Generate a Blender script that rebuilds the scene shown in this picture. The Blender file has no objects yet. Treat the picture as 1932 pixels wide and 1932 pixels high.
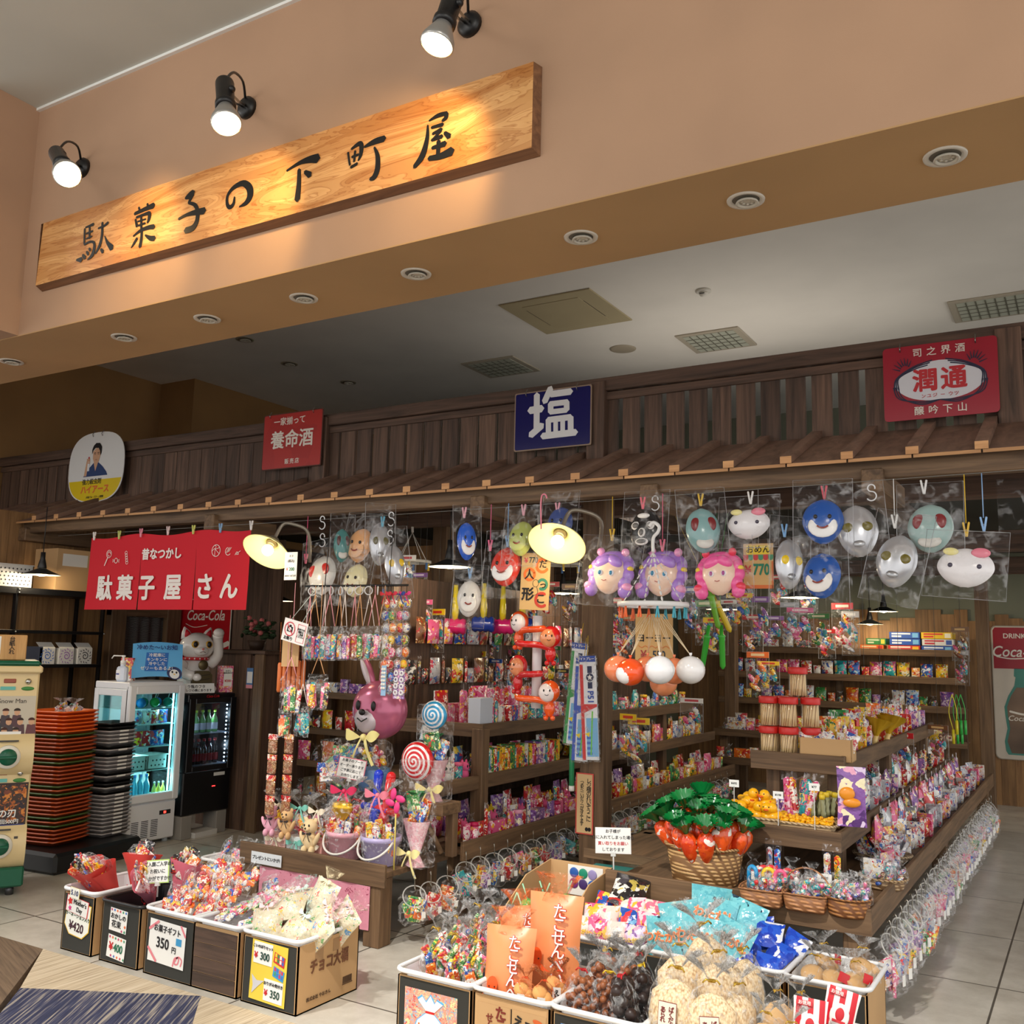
import bpy, math, random
from mathutils import Vector, Matrix, Euler
R = math.radians
rnd = random.Random(7)
S = bpy.context.scene
COL = S.collection
# ------------------------------------------------------------------ camera, light, exposure
FPX = 1826.087
_yaw, _pit, _rol = -0.54125845, 0.13688564, 0.02372458
_f = Vector((math.sin(_yaw)*math.cos(_pit), math.cos(_yaw)*math.cos(_pit), math.sin(_pit)))
_r0 = Vector((math.cos(_yaw), -math.sin(_yaw), 0)); _u0 = _r0.cross(_f)
_r = _r0*math.cos(_rol) + _u0*math.sin(_rol); _u = _u0*math.cos(_rol) - _r0*math.sin(_rol)
EYE = Vector((0, 0, 1.5))
cd = bpy.data.cameras.new('camera'); cam = bpy.data.objects.new('camera', cd); COL.objects.link(cam)
cd.sensor_width = 36; cd.sensor_height = 36; cd.lens = FPX/1932*36; cd.clip_start = 0.05; cd.clip_end = 60
cam.matrix_world = Matrix(((_r.x, _u.x, -_f.x, EYE.x), (_r.y, _u.y, -_f.y, EYE.y), (_r.z, _u.z, -_f.z, EYE.z), (0, 0, 0, 1)))
S.camera = cam
S.view_settings.view_transform = 'Standard'; S.view_settings.look = 'None'
S.view_settings.exposure = 0.3; S.view_settings.gamma = 1
S.view_settings.use_curve_mapping = False
S.cycles.max_bounces = 8; S.cycles.transparent_max_bounces = 16
S.cycles.sample_clamp_indirect = 4.0
w = bpy.data.worlds.new('world'); S.world = w; w.use_nodes = True
w.node_tree.nodes['Background'].inputs[0].default_value = (0.92, 0.90, 0.87, 1)
w.node_tree.nodes['Background'].inputs[1].default_value = 1.35

def area(name, loc, tgt, size, e, col, spread=180):
 l = bpy.data.lights.new(name, 'AREA'); l.energy = e; l.size = size; l.color = col; l.spread = R(spread)
 o = bpy.data.objects.new(name, l); COL.objects.link(o); o.location = loc
 o.rotation_euler = (Vector(tgt)-Vector(loc)).to_track_quat('-Z', 'Y').to_euler()
 return o
def spot(name, loc, tgt, e, col, ang, blend=0.6, rad=0.05):
 l = bpy.data.lights.new(name, 'SPOT'); l.energy = e; l.color = col; l.spot_size = R(ang); l.spot_blend = blend; l.shadow_soft_size = rad
 o = bpy.data.objects.new(name, l); COL.objects.link(o); o.location = loc
 o.rotation_euler = (Vector(tgt)-Vector(loc)).to_track_quat('-Z', 'Y').to_euler()
 return o
def point(name, loc, e, col, rad=0.04):
 l = bpy.data.lights.new(name, 'POINT'); l.energy = e; l.color = col; l.shadow_soft_size = rad
 o = bpy.data.objects.new(name, l); COL.objects.link(o); o.location = loc; return o
# the mall's ceiling lamps over the corridor in front of the shop
area('mall_lamp_light', (1.5, -1.0, 4.35), (-1.5, 4, 1.0), 1.2, 55, (1.0, 0.93, 0.84))
area('mall_lamp_light', (-3.5, -0.5, 4.35), (-3.2, 4, 0.3), 1.2, 26, (1.0, 0.95, 0.88))
spot('mall_spot_light', (-3.6, 0.9, 4.35), (-3.5, 3.3, 0.2), 430, (1, 0.95, 0.88), 42, 0.7, 0.08)
spot('mall_spot_light', (-1.6, 0.9, 4.35), (-1.6, 3.5, 0.3), 620, (1, 0.95, 0.88), 42, 0.7, 0.08)
area('mall_lamp_light', (-8.0, 1.5, 4.3), (-6, 4.5, 1.0), 0.8, 30, (1.0, 0.95, 0.9))

# pixel of the 1932-square photograph -> point on a plane of the place
def ray(px, py): return (px-966)/FPX*_r - (py-966)/FPX*_u + _f
def atx(px, py, X): d = ray(px, py); return EYE + d*(X/d.x)
def aty(px, py, Y): d = ray(px, py); return EYE + d*(Y/d.y)
def atz(px, py, Z): d = ray(px, py); return EYE + d*((Z-1.5)/d.z)

# ------------------------------------------------------------------ materials
def lin(c):
 return tuple(((x/255)/12.92 if x/255 <= 0.04045 else ((x/255+0.055)/1.055)**2.4) for x in c)
MC = {}
def new_mat(name):
 m = bpy.data.materials.new(name); m.use_nodes = True
 nt = m.node_tree; b = nt.nodes['Principled BSDF']
 return m, nt, b
def mat(c, rough=0.5, metal=0.0, emit=0.0, coat=0.0, alpha=None, spec=None):
 k = (tuple(c), rough, metal, emit, coat, alpha, spec)
 if k in MC: return MC[k]
 m, nt, b = new_mat('plain'); L_ = lin(c)
 b.inputs['Base Color'].default_value = (*L_, 1); b.inputs['Roughness'].default_value = rough; b.inputs['Metallic'].default_value = metal
 if coat: b.inputs['Coat Weight'].default_value = coat
 if spec is not None: b.inputs['Specular IOR Level'].default_value = spec
 if emit: b.inputs['Emission Color'].default_value = (*L_, 1); b.inputs['Emission Strength'].default_value = emit
 if alpha is not None: b.inputs['Alpha'].default_value = alpha
 MC[k] = m; return m
def N(nt, t, **kw):
 n = nt.nodes.new(t)
 for k, v in kw.items():
  if k in n.inputs: n.inputs[k].default_value = v
  else: setattr(n, k, v)
 return n
def ramp(nt, stops, interp='LINEAR'):
 n = nt.nodes.new('ShaderNodeValToRGB'); e = n.color_ramp; e.interpolation = interp
 while len(e.elements) < len(stops): e.elements.new(0.5)
 for i, (p, c) in enumerate(stops): e.elements[i].position = p; e.elements[i].color = (*lin(c), 1)
 return n
def bump(nt, b, src, s, d=0.01):
 n = N(nt, 'ShaderNodeBump'); n.inputs['Strength'].default_value = s; n.inputs['Distance'].default_value = d
 nt.links.new(src, n.inputs['Height']); nt.links.new(n.outputs[0], b.inputs['Normal'])
def tone(nt, colsock, amt):
 a = N(nt, 'ShaderNodeAttribute', attribute_name='tone')
 mr = N(nt, 'ShaderNodeMapRange'); mr.inputs['To Min'].default_value = 1-amt; mr.inputs['To Max'].default_value = 1+amt
 nt.links.new(a.outputs['Fac'], mr.inputs['Value'])
 h = N(nt, 'ShaderNodeHueSaturation'); nt.links.new(colsock, h.inputs['Color']); nt.links.new(mr.outputs[0], h.inputs['Value'])
 return h.outputs[0]
def wood(c1, c2, axis='Z', rough=0.6, scale=1.0, amt=0.25, knots=True):
 k = ('wood', c1, c2, axis, rough, scale, amt)
 if k in MC: return MC[k]
 m, nt, b = new_mat('wood'); ln = nt.links.new
 tc = N(nt, 'ShaderNodeTexCoord'); mp = N(nt, 'ShaderNodeMapping')
 s = [28*scale]*3; s['XYZ'.index(axis)] = 1.6*scale; mp.inputs['Scale'].default_value = s
 at = N(nt, 'ShaderNodeAttribute', attribute_name='tone')
 mu = N(nt, 'ShaderNodeMath', operation='MULTIPLY'); mu.inputs[1].default_value = 37; ln(at.outputs['Fac'], mu.inputs[0])
 ln(tc.outputs['Object'], mp.inputs['Vector']); ln(mu.outputs[0], mp.inputs['Location'])
 no = N(nt, 'ShaderNodeTexNoise', Scale=1.0, Detail=5.0, Roughness=0.6, Distortion=0.8); ln(mp.outputs[0], no.inputs['Vector'])
 rp = ramp(nt, [(0.3, c1), (0.7, c2)]); ln(no.outputs['Fac'], rp.inputs[0])
 ln(tone(nt, rp.outputs[0], amt), b.inputs['Base Color']); b.inputs['Roughness'].default_value = rough
 bump(nt, b, no.outputs['Fac'], 0.15, 0.004)
 MC[k] = m; return m
def plaster(c, var=0.04, rough=0.9, bsc=220):
 k = ('plaster', c, var, rough)
 if k in MC: return MC[k]
 m, nt, b = new_mat('plaster'); ln = nt.links.new
 tc = N(nt, 'ShaderNodeTexCoord')
 no = N(nt, 'ShaderNodeTexNoise', Scale=1.3, Detail=3.0); ln(tc.outputs['Object'], no.inputs['Vector'])
 lo = tuple(x*(1-var) for x in c); hi = tuple(min(255, x*(1+var)) for x in c)
 rp = ramp(nt, [(0.35, lo), (0.65, hi)]); ln(no.outputs['Fac'], rp.inputs[0]); ln(rp.outputs[0], b.inputs['Base Color'])
 n2 = N(nt, 'ShaderNodeTexNoise', Scale=bsc, Detail=2.0); ln(tc.outputs['Object'], n2.inputs['Vector']); bump(nt, b, n2.outputs['Fac'], 0.12, 0.002)
 b.inputs['Roughness'].default_value = rough
 MC[k] = m; return m
def printed(pal, scale=28, rough=0.28, weights=None, stretch=(1, 1, 1), crinkle=0.25, metal=0.0):
 """printed candy wrapping: patches of the pack's own colours, another cut on every copy"""
 k = ('printed', tuple(pal), scale, rough, tuple(weights or ()), stretch, metal)
 if k in MC: return MC[k]
 m, nt, b = new_mat('printed'); ln = nt.links.new
 tc = N(nt, 'ShaderNodeTexCoord'); oi = N(nt, 'ShaderNodeObjectInfo')
 mu = N(nt, 'ShaderNodeMath', operation='MULTIPLY'); mu.inputs[1].default_value = 50; ln(oi.outputs['Random'], mu.inputs[0])
 mp = N(nt, 'ShaderNodeMapping'); mp.inputs['Scale'].default_value = stretch
 ln(tc.outputs['Object'], mp.inputs['Vector']); ln(mu.outputs[0], mp.inputs['Location'])
 vo = N(nt, 'ShaderNodeTexVoronoi', Scale=float(scale)); vo.inputs['Randomness'].default_value = 1
 no = N(nt, 'ShaderNodeTexNoise', Scale=scale*1.3, Detail=2.0); ln(mp.outputs[0], no.inputs['Vector'])
 mx = N(nt, 'ShaderNodeMixRGB', blend_type='ADD'); mx.inputs[0].default_value = 0.05
 ln(mp.outputs[0], mx.inputs[1]); ln(no.outputs['Color'], mx.inputs[2]); ln(mx.outputs[0], vo.inputs['Vector'])
 sp = N(nt, 'ShaderNodeSeparateColor'); ln(vo.outputs['Color'], sp.inputs[0])
 n = len(pal); wts = weights or [4.5]+[1]*(n-1); tot = sum(wts); st = []; acc = 0
 for c, q in zip(pal, wts): st.append((acc/tot, c)); acc += q
 rp = ramp(nt, st, 'CONSTANT'); ln(sp.outputs[0], rp.inputs[0])
 if scale > 12:
  v2 = N(nt, 'ShaderNodeTexVoronoi', Scale=scale*2.9); ln(mx.outputs[0], v2.inputs['Vector']); s2 = N(nt, 'ShaderNodeSeparateColor'); ln(v2.outputs['Color'], s2.inputs[0])
  r2 = ramp(nt, st, 'CONSTANT'); ln(s2.outputs[0], r2.inputs[0])
  gt = N(nt, 'ShaderNodeMath', operation='GREATER_THAN'); gt.inputs[1].default_value = 0.62; ln(s2.outputs[1], gt.inputs[0])
  m2 = N(nt, 'ShaderNodeMixRGB'); ln(gt.outputs[0], m2.inputs[0]); ln(rp.outputs[0], m2.inputs[1]); ln(r2.outputs[0], m2.inputs[2]); rp = m2
  b.inputs['Coat Weight'].default_value = 0.5; b.inputs['Coat Roughness'].default_value = 0.12
 ln(rp.outputs[0], b.inputs['Base Color']); b.inputs['Roughness'].default_value = rough; b.inputs['Metallic'].default_value = metal
 if crinkle:
  n3 = N(nt, 'ShaderNodeTexNoise', Scale=38.0, Detail=2.0); ln(mp.outputs[0], n3.inputs['Vector']); bump(nt, b, n3.outputs['Fac'], crinkle, 0.02)
 MC[k] = m; return m
def film(tint=(235, 238, 240), op=0.16, rough=0.12, crinkle=0.9, sc=30):
 """thin clear wrapping film: mostly see-through, crinkled, with highlight streaks painted in as whiter patches"""
 k = ('film', tint, op, rough, sc)
 if k in MC: return MC[k]
 m, nt, b = new_mat('film'); ln = nt.links.new
 out = nt.nodes['Material Output']
 tr = N(nt, 'ShaderNodeBsdfTransparent'); mx = N(nt, 'ShaderNodeMixShader')
 tc = N(nt, 'ShaderNodeTexCoord'); oi = N(nt, 'ShaderNodeObjectInfo')
 mu = N(nt, 'ShaderNodeMath', operation='MULTIPLY'); mu.inputs[1].default_value = 40; ln(oi.outputs['Random'], mu.inputs[0])
 mp = N(nt, 'ShaderNodeMapping'); ln(tc.outputs['Object'], mp.inputs['Vector']); ln(mu.outputs[0], mp.inputs['Location'])
 no = N(nt, 'ShaderNodeTexNoise', Scale=float(sc), Detail=3.0, Distortion=1.2); ln(mp.outputs[0], no.inputs['Vector'])
 b.inputs['Base Color'].default_value = (*lin(tint), 1); b.inputs['Roughness'].default_value = rough; b.inputs['Specular IOR Level'].default_value = 1.0; b.inputs['Metallic'].default_value = 0.0
 bump(nt, b, no.outputs['Fac'], crinkle, 0.03)
 lw = N(nt, 'ShaderNodeLayerWeight', Blend=0.3); ad = N(nt, 'ShaderNodeMath', operation='MULTIPLY_ADD'); ad.inputs[1].default_value = 0.25; ln(lw.outputs['Facing'], ad.inputs[0]); ln(no.outputs['Fac'], ad.inputs[2])
 rp = N(nt, 'ShaderNodeMapRange'); rp.inputs['From Min'].default_value = 0.56; rp.inputs['From Max'].default_value = 0.80  # noise masks pale opaque streaks that imitate highlights on the film
 rp.inputs['To Min'].default_value = op*0.12; rp.inputs['To Max'].default_value = min(1, op*3.4); ln(ad.outputs[0], rp.inputs['Value'])
 ln(rp.outputs[0], mx.inputs[0]); ln(tr.outputs[0], mx.inputs[1]); ln(b.outputs[0], mx.inputs[2]); ln(mx.outputs[0], out.inputs[0])
 MC[k] = m; return m
def glass(tint=(225, 240, 238), op=0.12, rough=0.03):
 k = ('glass', tint, op, rough)
 if k in MC: return MC[k]
 m, nt, b = new_mat('glass'); ln = nt.links.new; out = nt.nodes['Material Output']
 tr = N(nt, 'ShaderNodeBsdfTransparent'); tr.inputs[0].default_value = (*lin(tint), 1)
 gl = N(nt, 'ShaderNodeBsdfGlossy', Roughness=rough); mx = N(nt, 'ShaderNodeMixShader')
 lw = N(nt, 'ShaderNodeLayerWeight', Blend=0.25); mr = N(nt, 'ShaderNodeMapRange'); mr.inputs['To Min'].default_value = op*0.5; mr.inputs['To Max'].default_value = min(1, op*4)
 ln(lw.outputs['Fresnel'], mr.inputs['Value']); ln(mr.outputs[0], mx.inputs[0]); ln(tr.outputs[0], mx.inputs[1]); ln(gl.outputs[0], mx.inputs[2]); ln(mx.outputs[0], out.inputs[0])
 MC[k] = m; return m
def weave(c1, c2, sx=70, sz=110):
 k = ('weave', c1, c2, sx)
 if k in MC: return MC[k]
 m, nt, b = new_mat('wicker'); ln = nt.links.new; tc = N(nt, 'ShaderNodeTexCoord')
 wv = N(nt, 'ShaderNodeTexWave', Scale=sz/6.3, Distortion=0.6, bands_direction='Z'); wv.inputs['Detail Scale'].default_value = 8
 ln(tc.outputs['Object'], wv.inputs['Vector'])
 w2 = N(nt, 'ShaderNodeTexWave', Scale=sx/6.3, Distortion=0.4, bands_direction='DIAGONAL'); ln(tc.outputs['Object'], w2.inputs['Vector'])
 mu = N(nt, 'ShaderNodeMath', operation='MULTIPLY'); ln(wv.outputs['Fac'], mu.inputs[0]); ln(w2.outputs['Fac'], mu.inputs[1])
 rp = ramp(nt, [(0.05, c1), (0.5, c2)]); ln(mu.outputs[0], rp.inputs[0]); ln(rp.outputs[0], b.inputs['Base Color']); bump(nt, b, mu.outputs[0], 0.8, 0.006)
 b.inputs['Roughness'].default_value = 0.55
 MC[k] = m; return m

# ------------------------------------------------------------------ mesh building
I4 = Matrix.Identity(4)
def T(x=0, y=0, z=0): return Matrix.Translation((x, y, z))
def RX(a): return Matrix.Rotation(R(a), 4, 'X')
def RY(a): return Matrix.Rotation(R(a), 4, 'Y')
def RZ(a): return Matrix.Rotation(R(a), 4, 'Z')
def SC(x, y=None, z=None):
 y = x if y is None else y; z = x if z is None else z
 return Matrix.Diagonal((x, y, z, 1))
class MB:
 def __init__(s, m=None):
  s.v = []; s.f = []; s.mi = []; s.sm = []; s.tn = []; s.mats = []; s.cur = 0; s.M = I4; s.t = 0.5
  if m: s.m(m)
 def m(s, mt):
  if mt not in s.mats: s.mats.append(mt)
  s.cur = s.mats.index(mt); return s
 def add(s, vs, fs, smooth=False):
  o = len(s.v); M = s.M
  s.v += [tuple(M @ Vector(p)) for p in vs]
  for f in fs: s.f.append(tuple(i+o for i in f)); s.mi.append(s.cur); s.sm.append(smooth); s.tn.append(s.t)
  return s
 def box(s, x0, y0, z0, x1, y1, z1, b=0.0, M=None):
  if b > 0:
   cx, cy, cz = (x0+x1)/2, (y0+y1)/2, (z0+z1)/2; h = ((x1-x0)/2, (y1-y0)/2, (z1-z0)/2)
   b = min(b, min(h)*0.9); vs = []; idx = {}
   for sx in (-1, 1):
    for sy in (-1, 1):
     for sz in (-1, 1):
      sg = (sx, sy, sz)
      for a in range(3):
       p = [c + g*(hh-b) for c, g, hh in zip((cx, cy, cz), sg, h)]; p[a] = (cx, cy, cz)[a] + sg[a]*h[a]
       idx[sg+(a,)] = len(vs); vs.append(p)
   fs = []
   for a in range(3):
    o1, o2 = [k for k in range(3) if k != a]
    for g in (-1, 1):
     q = []
     for u, v in ((-1, -1), (1, -1), (1, 1), (-1, 1)):
      sg = [0, 0, 0]; sg[a] = g; sg[o1] = u; sg[o2] = v; q.append(idx[tuple(sg)+(a,)])
     fs.append(q if (g > 0) != (a == 1) else q[::-1])
   for a in range(3):
    o1, o2 = [k for k in range(3) if k != a]
    for u in (-1, 1):
     for v in (-1, 1):
      q = []
      for g, ax in ((-1, o1), (1, o1), (1, o2), (-1, o2)):
       sg = [0, 0, 0]; sg[a] = g; sg[o1] = u; sg[o2] = v; q.append(idx[tuple(sg)+(ax,)])
      fs.append(q if (u*v > 0) == (a != 1) else q[::-1])
   for sx in (-1, 1):
    for sy in (-1, 1):
     for sz in (-1, 1):
      q = [idx[(sx, sy, sz, a)] for a in range(3)]; fs.append(q if sx*sy*sz > 0 else q[::-1])
  else:
   vs = [(x0, y0, z0), (x1, y0, z0), (x1, y1, z0), (x0, y1, z0), (x0, y0, z1), (x1, y0, z1), (x1, y1, z1), (x0, y1, z1)]
   fs = [(3, 2, 1, 0), (4, 5, 6, 7), (0, 1, 5, 4), (1, 2, 6, 5), (2, 3, 7, 6), (3, 0, 4, 7)]
  if M is not None: vs = [M @ Vector(p) for p in vs]
  return s.add(vs, fs)
 def cbox(s, c, size, b=0.0, rot=None):
  x, y, z = [q/2 for q in size]; M = T(*c) @ (rot or I4)
  return s.box(-x, -y, -z, x, y, z, b, M)
 def lathe(s, prof, n=24, M=None, sx=1, sy=1, fn=None, smooth=True, cap=True):
  vs = []; fs = []
  for i, (r, z) in enumerate(prof):
   for j in range(n):
    a = 2*math.pi*j/n; rr = r*(fn(a, z) if fn else 1); vs.append((rr*math.cos(a)*sx, rr*math.sin(a)*sy, z))
  for i in range(len(prof)-1):
   for j in range(n):
    k = (j+1) % n; fs.append((i*n+j, i*n+k, (i+1)*n+k, (i+1)*n+j))
  if cap:
   if prof[0][0] > 1e-5: fs.append(tuple(range(n))[::-1])
   if prof[-1][0] > 1e-5: fs.append(tuple((len(prof)-1)*n+j for j in range(n)))
  if M is not None: vs = [M @ Vector(p) for p in vs]
  return s.add(vs, fs, smooth)
 def cyl(s, p0, p1, r0, r1=None, n=12, smooth=True):
  r1 = r0 if r1 is None else r1; p0 = Vector(p0); p1 = Vector(p1); d = p1-p0
  M = Matrix.Translation(p0) @ d.to_track_quat('Z', 'Y').to_matrix().to_4x4()
  return s.lathe([(r0, 0), (r1, d.length)], n, M, smooth=smooth)
 def tube(s, pts, r, n=8, closed=False):
  pts = [Vector(p) for p in pts]; k = len(pts); vs = []; fs = []
  rr = r if isinstance(r, (list, tuple)) else [r]*k; up = None
  for i, p in enumerate(pts):
   if closed: d = pts[(i+1) % k]-pts[i-1]
   else: d = pts[min(i+1, k-1)]-pts[max(i-1, 0)]
   d = d.normalized() if d.length > 1e-9 else Vector((0, 0, 1))
   if up is None: up = Vector((0, 0, 1)) if abs(d.z) < 0.9 else Vector((1, 0, 0))
   a = d.cross(up)
   a = a.normalized() if a.length > 1e-6 else d.orthogonal().normalized()
   b = a.cross(d).normalized(); up = b
   for j in range(n):
    t = 2*math.pi*j/n; vs.append(p + a*math.cos(t)*rr[i] + b*math.sin(t)*rr[i])
  for i in range(k if closed else k-1):
   q = (i+1) % k
   for j in range(n):
    e = (j+1) % n; fs.append((i*n+j, i*n+e, q*n+e, q*n+j))
  if not closed: fs.append(tuple(range(n))[::-1]); fs.append(tuple((k-1)*n+j for j in range(n)))
  return s.add(vs, fs, True)
 def ell(s, c, rad, M=None, nu=16, nv=10):
  if not isinstance(rad, (list, tuple)): rad = (rad,)*3
  vs = [(0, 0, -rad[2])]; fs = []
  for i in range(1, nv):
   t = -math.pi/2 + math.pi*i/nv
   for j in range(nu):
    a = 2*math.pi*j/nu; vs.append((rad[0]*math.cos(t)*math.cos(a), rad[1]*math.cos(t)*math.sin(a), rad[2]*math.sin(t)))
  vs.append((0, 0, rad[2])); L_ = len(vs)-1
  for j in range(nu): fs.append((0, 1+(j+1) % nu, 1+j))
  for i in range(nv-2):
   for j in range(nu):
    a = 1+i*nu; fs.append((a+j, a+(j+1) % nu, a+nu+(j+1) % nu, a+nu+j))
  for j in range(nu): fs.append((L_, 1+(nv-2)*nu+j, 1+(nv-2)*nu+(j+1) % nu))
  X = T(*c) @ (M or I4)
  return s.add([X @ Vector(p) for p in vs], fs, True)
 def prism(s, poly, y0, y1, M=None):
  """polygon in XZ (counter-clockwise seen from -Y), thick from y0 (front) to y1"""
  n = len(poly); vs = [(x, y0, z) for x, z in poly] + [(x, y1, z) for x, z in poly]
  fs = [tuple(range(n)), tuple(range(n, 2*n))[::-1]] + [((i+1) % n, i, n+i, n+(i+1) % n) for i in range(n)]
  if M is not None: vs = [M @ Vector(p) for p in vs]
  return s.add(vs, fs)
 def grid(s, fn, nu, nv, smooth=True):
  vs = [fn(i/nu, j/nv) for j in range(nv+1) for i in range(nu+1)]
  fs = [(j*(nu+1)+i, j*(nu+1)+i+1, (j+1)*(nu+1)+i+1, (j+1)*(nu+1)+i) for j in range(nv) for i in range(nu)]
  return s.add(vs, fs, smooth)
 def mesh(s, name):
  me = bpy.data.meshes.new(name); me.from_pydata(s.v, [], s.f)
  for mt in s.mats: me.materials.append(mt)
  me.polygons.foreach_set('material_index', s.mi); me.polygons.foreach_set('use_smooth', s.sm)
  a = me.attributes.new('tone', 'FLOAT', 'FACE'); a.data.foreach_set('value', s.tn)
  me.update(); return me
 def build(s, name, parent=None, loc=(0, 0, 0), rot=None, **kw):
  o = bpy.data.objects.new(name, s.mesh(name)); COL.objects.link(o); o.location = loc
  if rot: o.rotation_euler = rot
  if parent: o.parent = parent
  for k, v in kw.items(): o[k] = v
  return o
LABELS = {}
def tag(o, label, cat, group=None):
 n = len(label.split())
 if not 4 <= n <= 16: print('LABEL WORDS', n, label)
 LABELS[label] = LABELS.get(label, 0)+1
 if LABELS[label] > 1: print('DUP LABEL', label)
 o['label'] = label; o['category'] = cat
 if group: o['group'] = group
 return o
def thing(name, label, cat, loc=(0, 0, 0), rz=0, group=None, rot=None, sc=None):
 o = bpy.data.objects.new(name, None); COL.objects.link(o); o.empty_display_size = 0.05
 o.location = loc; o.rotation_euler = rot or (0, 0, R(rz))
 if sc: o.scale = (sc, sc, sc) if not isinstance(sc, (tuple, list)) else sc
 return tag(o, label, cat, group)
def struct(name, mb, **kw):
 o = mb.build(name); o['kind'] = 'structure'
 for k, v in kw.items(): o[k] = v
 return o
def one(mesh, name, label, cat, loc, rot=(0, 0, 0), group=None, sc=None):
 """a further copy of a mesh already built, as a thing of its own"""
 o = bpy.data.objects.new(name, mesh); COL.objects.link(o); o.location = loc; o.rotation_euler = rot
 if sc: o.scale = (sc, sc, sc) if not isinstance(sc, (tuple, list)) else sc
 return tag(o, label, cat, group)
def kid(mesh, name, parent, loc=(0, 0, 0), rot=(0, 0, 0), **kw):
 o = bpy.data.objects.new(name, mesh); COL.objects.link(o); o.parent = parent; o.location = loc; o.rotation_euler = rot
 for k, v in kw.items(): o[k] = v
 return o
def dup(root, label, loc, rot=None, sc=None):
 c = root.copy(); COL.objects.link(c); c.location = loc
 if rot: c.rotation_euler = rot
 if sc: c.scale = (sc,)*3 if not isinstance(sc, (tuple, list)) else sc
 tag(c, label, root['category'], root.get('group'))
 for ch in list(root.children):
  d = ch.copy(); COL.objects.link(d); d.parent = c
  for g in list(ch.children):
   e = g.copy(); COL.objects.link(e); e.parent = d
 return c
def text(body, parent, loc, size, m, rz=0, bold=0.0, align='CENTER', vert=False, rot=None, shear=0, ext=0.0006, name='lettering', sx=1.0, space=1.0):
 c = bpy.data.curves.new(name, 'FONT')
 c.body = '\n'.join(body) if vert else body
 c.size = size; c.align_x = align; c.align_y = 'CENTER'; c.extrude = ext; c.shear = shear
 c.resolution_u = 3; c.space_character = space
 if vert: c.space_line = 0.8*space
 c.materials.append(m)
 o = bpy.data.objects.new(name, c); COL.objects.link(o); o.parent = parent; o.location = loc; o['bold'] = bold
 o.rotation_euler = rot if rot else (R(90), 0, R(rz)); o.scale = (sx, 1, 1)
 return o
SN = [0]
def stroke(mb, pts, wds, y, th, M=None, n=None):
 """a brush stroke: ribbon through (x, z) points with widths, a thin raised slab"""
 n = len(pts); L_ = []; Rr = []; SN[0] = (SN[0]+1) % 12; y -= SN[0]*.00008
 for i in range(n):
  a = Vector(pts[max(i-1, 0)]); b = Vector(pts[min(i+1, n-1)]); d = (b-a); d = d.normalized() if d.length else Vector((1, 0))
  q = Vector((-d.y, d.x)); w_ = wds[i]/2 if isinstance(wds, (list, tuple)) else wds/2
  p = Vector(pts[i]); L_.append(p+q*w_); Rr.append(p-q*w_)
 d0 = (Vector(pts[0])-Vector(pts[1])).normalized(); d1 = (Vector(pts[-1])-Vector(pts[-2])).normalized()
 w0 = (wds[0] if isinstance(wds, (list, tuple)) else wds)/2; w1 = (wds[-1] if isinstance(wds, (list, tuple)) else wds)/2
 poly = [Vector(pts[0])+d0*w0*0.8] + Rr + [Vector(pts[-1])+d1*w1*0.8] + L_[::-1]
 # quads rather than one n-gon, so curved strokes stay clean
 vs = []; fs = []
 for a, b in zip(L_, Rr): vs += [(a.x, y, a.y), (b.x, y, b.y), (a.x, y+th, a.y), (b.x, y+th, b.y)]
 k0 = len(vs); e0 = Vector(pts[0])+d0*w0*0.8; e1 = Vector(pts[-1])+d1*w1*0.8; vs += [(e0.x, y, e0.y), (e1.x, y, e1.y)]
 for i in range(n-1):
  a = i*4; b = a+4; fs += [(a, a+1, b+1, b), (a+1, a+3, b+3, b+1), (a+2, a, b, b+2)]
 fs += [(k0, 1, 0), (k0+1, (n-1)*4, (n-1)*4+1)]
 if M is not None: vs = [M @ Vector(p) for p in vs]
 return mb.add(vs, fs)
def smooth_path(pts, k=4):
 out = []; n = len(pts); P = [Vector(p) for p in pts]
 for i in range(n-1):
  p0 = P[max(i-1, 0)]; p1 = P[i]; p2 = P[i+1]; p3 = P[min(i+2, n-1)]
  for j in range(k):
   t = j/k; out.append(0.5*((2*p1)+(p2-p0)*t+(2*p0-5*p1+4*p2-p3)*t*t+(3*p1-p0-3*p2+p3)*t**3))
 out.append(P[-1]); return out
_O = 'first second third fourth fifth sixth seventh eighth ninth tenth eleventh twelfth thirteenth fourteenth fifteenth sixteenth seventeenth eighteenth nineteenth'.split()
def ordw(n):
 n += 1
 if n < 20: return _O[n-1]
 t_, u_ = divmod(n, 10); w_ = ('twent', 'thirt', 'fort', 'fift', 'sixt', 'sevent')[t_-2]
 return w_+'ieth' if u_ == 0 else w_+'y-'+_O[u_-1]
# ------------------------------------------------------------------ the setting
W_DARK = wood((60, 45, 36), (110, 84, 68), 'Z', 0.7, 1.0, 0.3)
W_DARKX = wood((60, 45, 36), (110, 84, 68), 'X', 0.7, 1.0, 0.3)
W_DARKY = wood((60, 45, 34), (104, 80, 60), 'Y', 0.7, 1.0, 0.3)
W_SHX = wood((78, 58, 40), (128, 100, 72), 'X', 0.65, 1.0, 0.2)
W_SHY = wood((78, 58, 40), (128, 100, 72), 'Y', 0.65, 1.0, 0.2)
W_SHZ = wood((78, 58, 40), (128, 100, 72), 'Z', 0.65, 1.0, 0.2)
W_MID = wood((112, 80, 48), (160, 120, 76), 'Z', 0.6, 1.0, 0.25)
W_MIDX = wood((130, 94, 58), (176, 134, 88), 'X', 0.6, 1.0, 0.25)
W_LIGHT = wood((176, 130, 76), (214, 168, 108), 'Z', 0.6, 1.0, 0.2)
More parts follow.
